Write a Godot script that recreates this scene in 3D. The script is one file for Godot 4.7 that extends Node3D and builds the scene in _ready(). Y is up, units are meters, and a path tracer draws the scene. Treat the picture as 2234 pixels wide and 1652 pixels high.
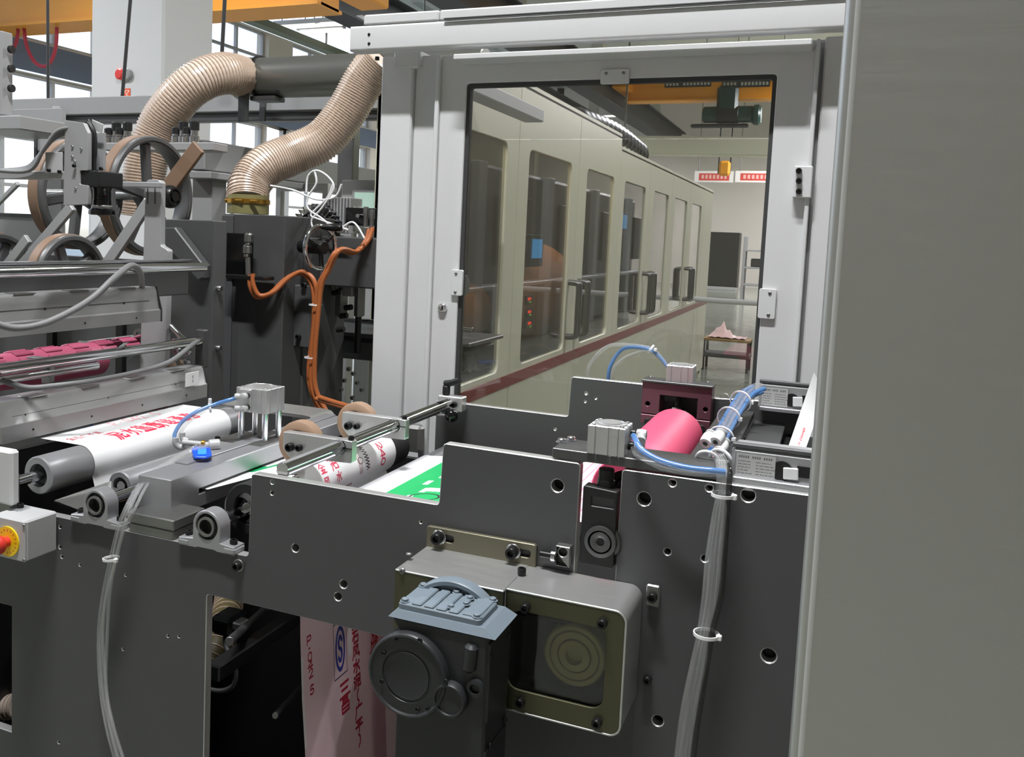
extends Node3D
# A cement-bag making line seen across its web: y up, metres. The web runs along x, the rollers along z.

const FOCAL := 1982.0                      # focal length for a frame 2234 x 1652
const EYE := Vector3(0, 1.6, 0)
const CENTRE := Vector2(961, 678)
var view: Basis
var home := {}                             # where the base of each thing stands
var kit := {}                              # meshes shared between alike pieces
var M := {}
var rng := RandomNumberGenerator.new()


# ---------------------------------------------------------------- measuring
func ray(px: float, py: float) -> Vector3:
	return view * Vector3((px - CENTRE.x) / FOCAL, -(py - CENTRE.y) / FOCAL, -1.0)
func az(px: float, py: float, z: float) -> Vector3:   # the point of the plane z that the photograph shows there
	var d := ray(px, py)
	return EYE + d * (z / d.z)
func ax(px: float, py: float, x: float) -> Vector3:
	var d := ray(px, py)
	return EYE + d * (x / d.x)
func ay(px: float, py: float, y: float) -> Vector3:
	var d := ray(px, py)
	return EYE + d * ((y - EYE.y) / d.y)
func v2(p: Vector3) -> Vector2:
	return Vector2(p.x, p.y)


# ---------------------------------------------------------------- shapes
class Geo:
	var v := PackedVector3Array()
	var n := PackedVector3Array()
	var uv := PackedVector2Array()
	func tri(a: Vector3, b: Vector3, c: Vector3, na: Vector3, nb: Vector3, nc: Vector3, ua := Vector2.ZERO, ub := Vector2.ZERO, uc := Vector2.ZERO) -> void:
		if (b - a).cross(c - a).dot(na + nb + nc) > 0.0:
			v.append_array([a, c, b]); n.append_array([na, nc, nb]); uv.append_array([ua, uc, ub])
		else:
			v.append_array([a, b, c]); n.append_array([na, nb, nc]); uv.append_array([ua, ub, uc])
	func quad(a: Vector3, b: Vector3, c: Vector3, d: Vector3, nn: Vector3, us := [Vector2(0, 1), Vector2(1, 1), Vector2(1, 0), Vector2(0, 0)]) -> void:
		tri(a, b, c, nn, nn, nn, us[0], us[1], us[2]); tri(a, c, d, nn, nn, nn, us[0], us[2], us[3])
	func box(c: Vector3, s: Vector3, bev := 0.001, q := Basis()) -> Geo:
		var h := s * 0.5
		bev = minf(bev, minf(h.x, minf(h.y, h.z)) * 0.9)
		var k := h - Vector3.ONE * bev
		for axis in 3:
			var i := (axis + 1) % 3
			var j := (axis + 2) % 3
			for sg in [-1.0, 1.0]:
				var p := []
				for t in [[-1, -1], [1, -1], [1, 1], [-1, 1]]:
					var w := Vector3.ZERO
					w[axis] = sg * h[axis]; w[i] = t[0] * k[i]; w[j] = t[1] * k[j]
					p.append(c + q * w)
				var nn := Vector3.ZERO
				nn[axis] = sg
				quad(p[0], p[1], p[2], p[3], q * nn)
			if bev > 0.0:
				for sg in [[-1, -1], [1, -1], [1, 1], [-1, 1]]:
					var p := []
					for t in [[-1.0, true], [1.0, true], [1.0, false], [-1.0, false]]:
						var w := Vector3.ZERO
						w[axis] = t[0] * k[axis]
						w[i] = sg[0] * (h[i] if t[1] else k[i]); w[j] = sg[1] * (k[j] if t[1] else h[j])
						p.append(c + q * w)
					var nn := Vector3.ZERO
					nn[i] = sg[0]; nn[j] = sg[1]
					quad(p[0], p[1], p[2], p[3], q * nn.normalized())
		if bev > 0.0:
			for a in [-1.0, 1.0]:
				for b in [-1.0, 1.0]:
					for d in [-1.0, 1.0]:
						var sg := Vector3(a, b, d)
						var nn := (q * sg).normalized()
						tri(c + q * (sg * Vector3(h.x, k.y, k.z)), c + q * (sg * Vector3(k.x, h.y, k.z)), c + q * (sg * Vector3(k.x, k.y, h.z)), nn, nn, nn)
		return self
	# turned shape: profile of (radius, height) round the local y axis of xf
	func lathe(prof: Array, xf: Transform3D, seg := 24, arc := TAU) -> Geo:
		var m := prof.size() - 1
		var fn := []
		for i in m:
			var d: Vector2 = prof[i + 1] - prof[i]
			fn.append(Vector2(d.y, -d.x).normalized())
		for i in m:
			var a: Vector2 = prof[i]
			var b: Vector2 = prof[i + 1]
			if a.distance_to(b) < 1e-7: continue
			var n0: Vector2 = fn[i]
			var n1: Vector2 = fn[i]
			if i > 0 and fn[i].dot(fn[i - 1]) > 0.76: n0 = (fn[i] + fn[i - 1]).normalized()
			if i < m - 1 and fn[i].dot(fn[i + 1]) > 0.76: n1 = (fn[i] + fn[i + 1]).normalized()
			for k in seg:
				var t0 := arc * k / seg
				var t1 := arc * (k + 1) / seg
				var e0 := Vector3(cos(t0), 0, sin(t0))
				var e1 := Vector3(cos(t1), 0, sin(t1))
				var q := []
				for w in [[a, e0, n0, t0], [a, e1, n0, t1], [b, e1, n1, t1], [b, e0, n1, t0]]:
					var r: Vector2 = w[0]
					var e: Vector3 = w[1]
					var nn: Vector2 = w[2]
					q.append([xf * (e * r.x + Vector3.UP * r.y), (xf.basis * (e * nn.x + Vector3.UP * nn.y)).normalized(), Vector2(w[3] / TAU, r.y)])
				if a.x > 1e-7: tri(q[0][0], q[1][0], q[2][0], q[0][1], q[1][1], q[2][1], q[0][2], q[1][2], q[2][2])
				if b.x > 1e-7: tri(q[0][0], q[2][0], q[3][0], q[0][1], q[2][1], q[3][1], q[0][2], q[2][2], q[3][2])
		return self
	func rod(a: Vector3, b: Vector3, r: float, seg := 20, bev := 0.0008, hole := 0.0) -> Geo:
		var l := a.distance_to(b)
		bev = minf(bev, r * 0.5)
		var pr := [Vector2(hole, 0), Vector2(r - bev, 0), Vector2(r, bev), Vector2(r, l - bev), Vector2(r - bev, l), Vector2(hole, l)]
		if hole > 0.0: pr.append(Vector2(hole, 0))
		return lathe(pr, Geo.along(a, b), seg)
	static func along(a: Vector3, b: Vector3) -> Transform3D:
		var y := (b - a).normalized()
		var x := y.cross(Vector3.UP if absf(y.y) < 0.9 else Vector3.RIGHT).normalized()
		return Transform3D(Basis(x, y, x.cross(y)), a)
	# round bar bent along a smooth curve through the points
	func tube(pts: Array, r: float, sides := 10, smooth := true, step := 6) -> Geo:
		var p := []
		if smooth and pts.size() > 2:
			for i in pts.size() - 1:
				var p0: Vector3 = pts[maxi(i - 1, 0)]
				var p3: Vector3 = pts[mini(i + 2, pts.size() - 1)]
				for k in step:
					p.append((pts[i] as Vector3).cubic_interpolate(pts[i + 1], p0, p3, float(k) / step))
			p.append(pts[-1])
		else: p = pts
		var side := Vector3.ZERO
		var rings := []
		for i in p.size():
			var d: Vector3 = ((p[mini(i + 1, p.size() - 1)] as Vector3) - (p[maxi(i - 1, 0)] as Vector3)).normalized()
			if side == Vector3.ZERO: side = d.cross(Vector3.UP if absf(d.y) < 0.9 else Vector3.RIGHT).normalized()
			side = (side - d * side.dot(d)).normalized()
			var up := d.cross(side)
			var ring := []
			for k in sides:
				var t := TAU * k / sides
				ring.append(side * cos(t) + up * sin(t))
			rings.append(ring)
		for i in p.size() - 1:
			for k in sides:
				var k1 := (k + 1) % sides
				var a: Vector3 = rings[i][k]
				var b: Vector3 = rings[i][k1]
				var c: Vector3 = rings[i + 1][k1]
				var d: Vector3 = rings[i + 1][k]
				tri(p[i] + a * r, p[i] + b * r, p[i + 1] + c * r, a, b, c)
				tri(p[i] + a * r, p[i + 1] + c * r, p[i + 1] + d * r, a, c, d)
		for e in [0, p.size() - 1]:
			var d: Vector3 = ((p[0] as Vector3) - (p[1] as Vector3) if e == 0 else (p[-1] as Vector3) - (p[-2] as Vector3)).normalized()
			for k in range(1, sides - 1):
				tri(p[e] + rings[e][0] * r, p[e] + rings[e][k] * r, p[e] + rings[e][k + 1] * r, d, d, d)
		return self
	# plate: outline (and holes) in the local xy plane of xf, its front at z = 0 and its back at z = -depth
	func plate(outer: PackedVector2Array, holes: Array, xf: Transform3D, depth: float, cham := 0.0, edge: Geo = null) -> Geo:
		if not Geometry2D.is_polygon_clockwise(outer): outer = outer.duplicate(); outer.reverse()
		var rim := edge if edge else self
		var loops := [outer]
		for h in holes:
			var hh: PackedVector2Array = h
			if Geometry2D.is_polygon_clockwise(hh): hh = hh.duplicate(); hh.reverse()
			loops.append(hh)
		var flat := []
		for L in loops:
			var inset := PackedVector2Array()
			var lp: PackedVector2Array = L
			var m := lp.size()
			for i in m:
				var e0 := (lp[i] - lp[(i + m - 1) % m]).normalized()
				var e1 := (lp[(i + 1) % m] - lp[i]).normalized()
				var o0 := Vector2(-e0.y, e0.x)
				var o1 := Vector2(-e1.y, e1.x)
				var o := (o0 + o1).normalized()
				inset.append(lp[i] - o * cham / maxf(o.dot(o0), 0.4))
			flat.append(inset)
			for i in m:
				var j := (i + 1) % m
				var e := (lp[j] - lp[i]).normalized()
				var f0 := (lp[i] - lp[(i + m - 1) % m]).normalized()
				var f1 := (lp[(j + 1) % m] - lp[j]).normalized()
				var o := Vector2(-e.y, e.x)
				var a0 := o
				var a1 := o
				if e.dot(f0) > 0.8: a0 = (o + Vector2(-f0.y, f0.x)).normalized()
				if e.dot(f1) > 0.8: a1 = (o + Vector2(-f1.y, f1.x)).normalized()
				var na := xf.basis * Vector3(a0.x, a0.y, 0)
				var nb := xf.basis * Vector3(a1.x, a1.y, 0)
				var A := xf * Vector3(lp[i].x, lp[i].y, -cham)
				var B := xf * Vector3(lp[j].x, lp[j].y, -cham)
				var C := xf * Vector3(lp[j].x, lp[j].y, -depth)
				var D := xf * Vector3(lp[i].x, lp[i].y, -depth)
				rim.tri(A, B, C, na, nb, nb); rim.tri(A, C, D, na, nb, na)
				if cham > 0.0:
					var P := xf * Vector3(inset[i].x, inset[i].y, 0)
					var Q := xf * Vector3(inset[j].x, inset[j].y, 0)
					var fz := xf.basis.z
					rim.tri(P, Q, B, (na + fz).normalized(), (nb + fz).normalized(), (nb + fz).normalized())
					rim.tri(P, B, A, (na + fz).normalized(), (nb + fz).normalized(), (na + fz).normalized())
		for side in 2:
			var T := Geo.ears(flat if side == 0 else loops)
			var zz := 0.0 if side == 0 else -depth
			var nn := xf.basis.z * (1.0 if side == 0 else -1.0)
			for i in range(0, T.size(), 3):
				tri(xf * Vector3(T[i].x, T[i].y, zz), xf * Vector3(T[i + 1].x, T[i + 1].y, zz), xf * Vector3(T[i + 2].x, T[i + 2].y, zz), nn, nn, nn, T[i], T[i + 1], T[i + 2])
		return self
	static func ears(loops: Array) -> PackedVector2Array:   # triangles of an outline with holes: bridge the holes, then cut ears
		var poly: Array = Array(loops[0])
		if Geometry2D.is_polygon_clockwise(loops[0]): poly.reverse()      # counterclockwise from here on
		var hs := []
		for i in range(1, loops.size()):
			var h: Array = Array(loops[i])
			if not Geometry2D.is_polygon_clockwise(loops[i]): h.reverse()
			var best := 0
			for k in h.size():
				if h[k].x > h[best].x: best = k
			hs.append([h[best].x, h, best])
		hs.sort_custom(func(a, b): return a[0] > b[0])
		for w in hs:
			var h: Array = w[1]
			var s: int = w[2]
			var p: Vector2 = h[s]
			var pick := -1
			var near := 1e9
			for k in poly.size():
				var q: Vector2 = poly[k]
				if q.x < p.x - 1e-6: continue
				var dd := p.distance_squared_to(q)
				if dd >= near: continue
				var pv: Vector2 = poly[(k + poly.size() - 1) % poly.size()]
				var nx: Vector2 = poly[(k + 1) % poly.size()]
				var l0 := (q - pv).cross(p - q) >= 0.0
				var l1 := (nx - q).cross(p - q) >= 0.0
				if not ((l0 and l1) if (q - pv).cross(nx - q) >= 0.0 else (l0 or l1)): continue
				var ok := true
				for m in poly.size():
					var a: Vector2 = poly[m]
					var b: Vector2 = poly[(m + 1) % poly.size()]
					if a.is_equal_approx(q) or b.is_equal_approx(q): continue
					if Geometry2D.segment_intersects_segment(p, q, a, b) != null: ok = false; break
				if ok: pick = k; near = dd
			if pick < 0: continue
			var ins := []
			for k in h.size() + 1: ins.append(h[(s + k) % h.size()])
			ins.append(poly[pick])
			poly = poly.slice(0, pick + 1) + ins + poly.slice(pick + 1)
		var out := PackedVector2Array()
		var guard := 0
		var i := 0
		while poly.size() > 3 and guard < poly.size() + 2:
			var m := poly.size()
			var a: Vector2 = poly[(i + m - 1) % m]
			var b: Vector2 = poly[i % m]
			var c: Vector2 = poly[(i + 1) % m]
			var cr := (b - a).cross(c - b)
			var ear := cr > 1e-14
			if ear:
				for k in m:
					var q: Vector2 = poly[k]
					if q.is_equal_approx(a) or q.is_equal_approx(b) or q.is_equal_approx(c): continue
					if (b - a).cross(q - a) >= -1e-12 and (c - b).cross(q - b) >= -1e-12 and (a - c).cross(q - c) >= -1e-12: ear = false; break
			if ear or absf(cr) <= 1e-14:
				if ear: out.append_array([a, b, c])
				poly.remove_at(i % m); guard = 0
				i = (i + m - 2) % (m - 1) if m > 1 else 0
			else: i = (i + 1) % m; guard += 1
		if poly.size() == 3: out.append_array(poly)
		return out
	# smooth surface over a grid of points, rows of equal length
	func skin(g: Array, flip := false, closed := false) -> Geo:
		var R := g.size()
		var C: int = g[0].size()
		var nn := []
		for i in R:
			var row := []
			for j in C:
				var du: Vector3 = g[i][(j + 1) % C if closed else mini(j + 1, C - 1)] - g[i][(j + C - 1) % C if closed else maxi(j - 1, 0)]
				var dv: Vector3 = g[mini(i + 1, R - 1)][j] - g[maxi(i - 1, 0)][j]
				var k := du.cross(dv).normalized()
				row.append(-k if flip else k)
			nn.append(row)
		for i in R - 1:
			for j in (C if closed else C - 1):
				var j1 := (j + 1) % C
				var u0 := float(j) / (C if closed else C - 1)
				var u1 := float(j + 1) / (C if closed else C - 1)
				var w0 := float(i) / (R - 1)
				var w1 := float(i + 1) / (R - 1)
				tri(g[i][j], g[i][j1], g[i + 1][j1], nn[i][j], nn[i][j1], nn[i + 1][j1], Vector2(u0, w0), Vector2(u1, w0), Vector2(u1, w1))
				tri(g[i][j], g[i + 1][j1], g[i + 1][j], nn[i][j], nn[i + 1][j1], nn[i + 1][j], Vector2(u0, w0), Vector2(u1, w1), Vector2(u0, w1))
		return self
	func mesh(off := Vector3.ZERO) -> ArrayMesh:
		var a := []
		a.resize(Mesh.ARRAY_MAX)
		var w := v
		if off != Vector3.ZERO:
			w = PackedVector3Array()
			for p in v: w.append(p - off)
		a[Mesh.ARRAY_VERTEX] = w; a[Mesh.ARRAY_NORMAL] = n; a[Mesh.ARRAY_TEX_UV] = uv
		var m := ArrayMesh.new()
		m.add_surface_from_arrays(Mesh.PRIMITIVE_TRIANGLES, a)
		return m

func circle(c: Vector2, r: float, k := 16) -> PackedVector2Array:
	var p := PackedVector2Array()
	for i in k: p.append(c + Vector2(cos(TAU * i / k), sin(TAU * i / k)) * r)
	return p
func rounded(pts: Array, r: float, k := 5) -> PackedVector2Array:   # outline with its corners rounded
	var out := PackedVector2Array()
	var m := pts.size()
	for i in m:
		var a: Vector2 = pts[(i + m - 1) % m]
		var b: Vector2 = pts[i]
		var c: Vector2 = pts[(i + 1) % m]
		var d := minf(r, minf(a.distance_to(b), b.distance_to(c)) * 0.45)
		var p := b + (a - b).normalized() * d
		var q := b + (c - b).normalized() * d
		for t in k + 1:
			var s := float(t) / k
			out.append(p.lerp(b, s).lerp(b.lerp(q, s), s))
	return out
func rect(w: float, h: float, r := 0.0, c := Vector2.ZERO) -> PackedVector2Array:
	return rounded([c + Vector2(-w, -h) / 2, c + Vector2(w, -h) / 2, c + Vector2(w, h) / 2, c + Vector2(-w, h) / 2], r) if r > 0.0 else PackedVector2Array([c + Vector2(-w, -h) / 2, c + Vector2(w, -h) / 2, c + Vector2(w, h) / 2, c + Vector2(-w, h) / 2])
func facing(d: Vector3, at := Vector3.ZERO, up := Vector3.UP) -> Transform3D:   # local z looks along d
	var z := d.normalized()
	var x := (up if absf(z.dot(up)) < 0.95 else Vector3.BACK).cross(z).normalized()
	return Transform3D(Basis(x, z.cross(x), z), at)


# ---------------------------------------------------------------- things and parts
func numbered(called: String) -> String:
	if not has_node(called): return called
	var i := 1
	while has_node("%s_%03d" % [called, i]): i += 1
	return "%s_%03d" % [called, i]
func thing(called: String, label: String, category: String, at := Vector3.ZERO, group := "") -> Node3D:
	var o := Node3D.new()
	o.name = numbered(called); o.position = at
	add_child(o)
	home[o] = at
	return tag(o, label, category, group)
func tag(o: Node3D, label: String, category: String, group := "") -> Node3D:
	o.set_meta("label", label); o.set_meta("category", category)
	if group: o.set_meta("group", group)
	return o
func part(parent: Node3D, called: String, g: Geo, m: Material, label := "") -> MeshInstance3D:
	var o := MeshInstance3D.new()
	o.name = called; o.mesh = g.mesh(home[parent]); o.material_override = m
	if label: o.set_meta("label", label)
	parent.add_child(o, true)
	home[o] = home[parent]
	return o
func whole(called: String, g: Geo, m: Material, label: String, category: String, group := "", at := Vector3.INF) -> MeshInstance3D:   # a thing of one mesh
	var o := MeshInstance3D.new()
	var p := at if at != Vector3.INF else g.v[0]
	o.name = numbered(called); o.position = p; o.mesh = g.mesh(p); o.material_override = m
	add_child(o)
	home[o] = p
	tag(o, label, category, group)
	return o
func setting(called: String, g: Geo, m: Material) -> MeshInstance3D:
	var o := MeshInstance3D.new()
	o.name = numbered(called); o.mesh = g.mesh(); o.material_override = m
	o.set_meta("kind", "structure")
	add_child(o)
	home[o] = Vector3.ZERO
	return o
func copy(o: Node3D, at: Vector3, label := "") -> Node3D:
	var c: Node3D = o.duplicate()
	c.name = numbered(String(o.name).rstrip("0123456789").rstrip("_"))
	add_child(c)
	c.position = at
	if label: c.set_meta("label", label)
	home[c] = at
	return c
func fit(parent: Node3D, called: String, key: String, make: Callable, m: Material, at: Vector3, along: Vector3, size := 1.0, label := "") -> MeshInstance3D:   # an alike piece: mesh made once, y along a direction
	if not kit.has(key): kit[key] = (make.call() as Geo).mesh()
	var o := MeshInstance3D.new()
	o.name = called; o.mesh = kit[key]; o.material_override = m
	var t := Geo.along(Vector3.ZERO, along)
	o.transform = Transform3D(t.basis.scaled(Vector3.ONE * size), at - home[parent])
	if label: o.set_meta("label", label)
	parent.add_child(o, true)
	home[o] = at
	return o
func screw(parent: Node3D, at: Vector3, along: Vector3, r := 0.006, m: Material = null, called := "screw") -> MeshInstance3D:   # socket head cap screw, hexagon recess
	return fit(parent, called, "screw", screw_shape, m if m else M.black_steel, at, along, r)
func screw_shape() -> Geo:
	return Geo.new().lathe([Vector2(1.0, -0.2), Vector2(1.0, 1.15), Vector2(0.88, 1.3), Vector2(0.56, 1.3)], Transform3D(), 14).lathe([Vector2(0.56, 1.3), Vector2(0.52, 0.6), Vector2(0, 0.55)], Transform3D(), 6)
func button(parent: Node3D, at: Vector3, along: Vector3, r := 0.005, m: Material = null) -> MeshInstance3D:   # domed screw
	return fit(parent, "screw", "button", button_shape, m if m else M.steel, at, along, r)
func button_shape() -> Geo:
	return Geo.new().lathe([Vector2(1.0, 0), Vector2(0.92, 0.3), Vector2(0.7, 0.52), Vector2(0.42, 0.62), Vector2(0.38, 0.3), Vector2(0, 0.28)], Transform3D(), 12)
func bolt(parent: Node3D, at: Vector3, along: Vector3, r := 0.006, m: Material = null) -> MeshInstance3D:   # hexagon head on a washer
	return fit(parent, "bolt", "bolt", bolt_shape, m if m else M.steel, at, along, r)
func bolt_shape() -> Geo:
	return Geo.new().lathe([Vector2(1.35, 0), Vector2(1.35, 0.2), Vector2(0.9, 0.22)], Transform3D(), 16).lathe([Vector2(1.0, 0.2), Vector2(1.0, 0.8), Vector2(0.85, 0.95), Vector2(0, 0.95)], Transform3D(), 6)


# ---------------------------------------------------------------- materials
func noise(freq: float, octaves := 3, size := 512, seed_ := 1, lo := 0.0, hi := 1.0) -> NoiseTexture2D:
	var f := FastNoiseLite.new()
	f.seed = seed_; f.frequency = freq; f.fractal_octaves = octaves
	var t := NoiseTexture2D.new()
	t.width = size; t.height = size; t.seamless = true; t.noise = f
	if lo > 0.0 or hi < 1.0:
		var r := Gradient.new()
		r.set_color(0, Color(lo, lo, lo)); r.set_color(1, Color(hi, hi, hi))
		t.color_ramp = r
	return t
func mat(called: String, c: Color, rough := 0.5, metal := 0.0, spec := 0.5) -> StandardMaterial3D:
	var m := StandardMaterial3D.new()
	m.resource_name = called; m.albedo_color = c; m.roughness = rough; m.metallic = metal; m.metallic_specular = spec
	M[called] = m
	return m
func brushed(m: StandardMaterial3D, tex: Texture2D, scale: Vector3, depth := 0.01) -> void:
	m.uv1_triplanar = true; m.uv1_world_triplanar = true; m.uv1_scale = scale
	m.roughness_texture = tex; m.roughness_texture_channel = BaseMaterial3D.TEXTURE_CHANNEL_RED
	if depth > 0.0: m.heightmap_enabled = true; m.heightmap_texture = tex; m.heightmap_scale = depth
func glow(called: String, c: Color, e: float) -> StandardMaterial3D:
	var m := mat(called, c, 0.6)
	m.emission_enabled = true; m.emission = c; m.emission_energy_multiplier = e
	return m
func see(called: String, c: Color, alpha: float, rough := 0.05) -> StandardMaterial3D:
	var m := mat(called, Color(c, alpha), rough)
	m.transparency = BaseMaterial3D.TRANSPARENCY_ALPHA
	return m


func _ready() -> void:
	# camera, sky, exposure, large lights
	rng.seed = 7
	view = Basis.from_euler(Vector3(-0.0835, 0.4053, 0.0406))
	var cam := Camera3D.new()
	cam.name = "camera"
	cam.projection = Camera3D.PROJECTION_FRUSTUM
	cam.near = 0.05; cam.far = 200.0
	cam.size = 1652.0 / FOCAL * cam.near
	cam.frustum_offset = Vector2((1117.0 - CENTRE.x) / FOCAL, -(826.0 - CENTRE.y) / FOCAL) * cam.near
	cam.transform = Transform3D(view, EYE)
	add_child(cam)
	var env := Environment.new()
	env.background_mode = Environment.BG_SKY
	var sky := Sky.new()
	var sm := ProceduralSkyMaterial.new()
	sm.sky_top_color = Color(0.74, 0.84, 0.97); sm.sky_horizon_color = Color(0.93, 0.95, 0.97)
	sm.ground_bottom_color = Color(0.5, 0.5, 0.48); sm.ground_horizon_color = Color(0.75, 0.75, 0.73)
	sm.energy_multiplier = 2.4
	sky.sky_material = sm
	env.sky = sky
	env.tonemap_mode = Environment.TONE_MAPPER_LINEAR
	env.tonemap_exposure = 0.94
	env.sdfgi_enabled = true; env.ssao_enabled = true; env.ssil_enabled = true
	var we := WorldEnvironment.new()
	we.name = "surroundings"; we.environment = env
	add_child(we)
	materials()
	hall()
	hall_lamps()
	cabinets()
	enclosure()
	side_plates()
	stainless_panel()
	web_train()
	near_fittings()
	printing_unit()
	middle_machines()
	overhead()


func materials() -> void:
	var grain := noise(0.012, 4, 512, 3, 0.75, 1.0)
	var fine := noise(0.05, 3, 512, 5, 0.88, 1.0)
	mat("white_paint", Color(0.80, 0.80, 0.80), 0.42)
	var m := mat("dark_paint", Color(0.285, 0.285, 0.288), 0.55)
	brushed(m, fine, Vector3.ONE * 4.0, 0.0)
	mat("dark_paint_smooth", Color(0.30, 0.30, 0.305), 0.5)
	mat("grey_paint", Color(0.56, 0.56, 0.56), 0.45)
	mat("light_grey_paint", Color(0.70, 0.70, 0.70), 0.42)
	m = mat("lit_edge", Color(0.78, 0.78, 0.77), 0.38, 0.7)  # lighter than the plate paint, to carry the light caught on the edges
	m = mat("stainless", Color(0.74, 0.74, 0.725), 0.5, 0.8)
	brushed(m, grain, Vector3(0.7, 40.0, 0.7), 0.0003)
	m = mat("aluminium", Color(0.80, 0.80, 0.80), 0.42, 0.75)
	brushed(m, grain, Vector3(3, 3, 3), 0.0)
	m = mat("anodised", Color(0.66, 0.66, 0.67), 0.4, 0.6)
	brushed(m, fine, Vector3.ONE * 5.0, 0.0)
	mat("steel", Color(0.76, 0.76, 0.77), 0.22, 1.0)
	mat("chrome", Color(0.86, 0.86, 0.87), 0.09, 1.0)
	mat("dull_steel", Color(0.55, 0.55, 0.54), 0.42, 0.9)
	mat("black_steel", Color(0.13, 0.13, 0.13), 0.32, 0.4)
	mat("black", Color(0.07, 0.07, 0.07), 0.5)
	mat("black_rubber", Color(0.10, 0.10, 0.10), 0.7)
	mat("gloss_black", Color(0.05, 0.05, 0.055), 0.12)
	mat("seal", Color(0.22, 0.22, 0.22), 0.6)
	see("tinted_pane", Color(0.22, 0.22, 0.15), 0.22, 0.02)
	see("clear_pane", Color(0.8, 0.85, 0.85), 0.05, 0.02)
	see("cabinet_pane", Color(0.10, 0.11, 0.12), 0.14, 0.02)
	mat("cabinet_paint", Color(0.82, 0.815, 0.72), 0.35)
	mat("stripe_red", Color(0.50, 0.10, 0.12), 0.35)
	mat("crane_yellow", Color(0.93, 0.62, 0.10), 0.45)
	mat("runway_grey", Color(0.22, 0.225, 0.24), 0.6)
	mat("wall_paint", Color(0.88, 0.85, 0.81), 0.9)
	mat("wall_band", Color(0.42, 0.47, 0.55), 0.8)
	mat("ceiling_paint", Color(0.74, 0.74, 0.70), 0.9)
	mat("column_paint", Color(0.80, 0.80, 0.80), 0.7)
	m = mat("floor_paint", Color(0.53, 0.54, 0.50), 0.22)
	brushed(m, noise(0.02, 3, 512, 11, 0.5, 1.0), Vector3.ONE * 0.35, 0.0)
	mat("white_plastic", Color(0.90, 0.90, 0.90), 0.4)
	m = mat("frame_paint", Color(0.27, 0.27, 0.27), 0.5)
	mat("mid_grey", Color(0.60, 0.60, 0.60), 0.42, 0.1)
	m = mat("bar_aluminium", Color(0.62, 0.62, 0.615), 0.42, 0.5)
	brushed(m, grain, Vector3(2, 2, 2), 0.0)
	mat("wheel_grey", Color(0.36, 0.36, 0.36), 0.38, 0.2)
	mat("kraft_dark", Color(0.50, 0.40, 0.32), 0.55)
	mat("cable_grey", Color(0.46, 0.46, 0.46), 0.55)
	mat("cable_dark", Color(0.18, 0.18, 0.18), 0.5)
	mat("rose", Color(0.62, 0.28, 0.38), 0.45)
	mat("rose_dark", Color(0.54, 0.22, 0.32), 0.45)
	mat("hose_skin", Color(0.88, 0.81, 0.75), 0.28)
	mat("hose_wire", Color(0.72, 0.64, 0.57), 0.3)
	mat("olive_hose", Color(0.34, 0.30, 0.16), 0.5)
	mat("socket_olive", Color(0.50, 0.48, 0.32), 0.25)
	mat("duct_steel", Color(0.52, 0.52, 0.50), 0.34, 0.75)
	mat("orange", Color(0.66, 0.37, 0.19), 0.45)
	mat("hoist_green", Color(0.08, 0.22, 0.19), 0.4)
	mat("tray_green", Color(0.48, 0.52, 0.46), 0.6)
	mat("shade_grey", Color(0.22, 0.225, 0.23), 0.7)
	mat("highlight_white", Color(0.93, 0.93, 0.93), 0.22)
	mat("bracket_steel", Color(0.44, 0.425, 0.36), 0.4, 0.6)
	mat("dark_steel", Color(0.36, 0.36, 0.36), 0.42, 0.6)
	mat("dark_ring", Color(0.42, 0.42, 0.42), 0.35, 0.8)
	mat("olive_steel", Color(0.34, 0.335, 0.255), 0.4, 0.6)
	mat("olive_pulley", Color(0.74, 0.71, 0.46), 0.45, 0.2)
	m = mat("brushed_sheet", Color(0.80, 0.80, 0.79), 0.40, 0.8)
	brushed(m, grain, Vector3(1.2, 1.2, 40), 0.0)
	mat("cast_dark", Color(0.14, 0.145, 0.15), 0.42)
	mat("cast_blue", Color(0.44, 0.485, 0.52), 0.4)
	mat("maroon", Color(0.42, 0.26, 0.30), 0.4, 0.4)
	mat("stop_red", Color(0.85, 0.22, 0.18), 0.4)
	see("dark_pane", Color(0.05, 0.05, 0.05), 0.2, 0.03)
	see("smoke_hose", Color(0.1, 0.1, 0.1), 0.6, 0.1)
	mat("brass", Color(0.80, 0.62, 0.28), 0.3, 1.0)
	see("blue_hose", Color(0.36, 0.56, 0.80), 0.68, 0.12)
	see("clear_hose", Color(0.82, 0.82, 0.82), 0.19, 0.06)
	glow("lamp_glow", Color(1.0, 0.98, 0.94), 3.0)


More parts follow.
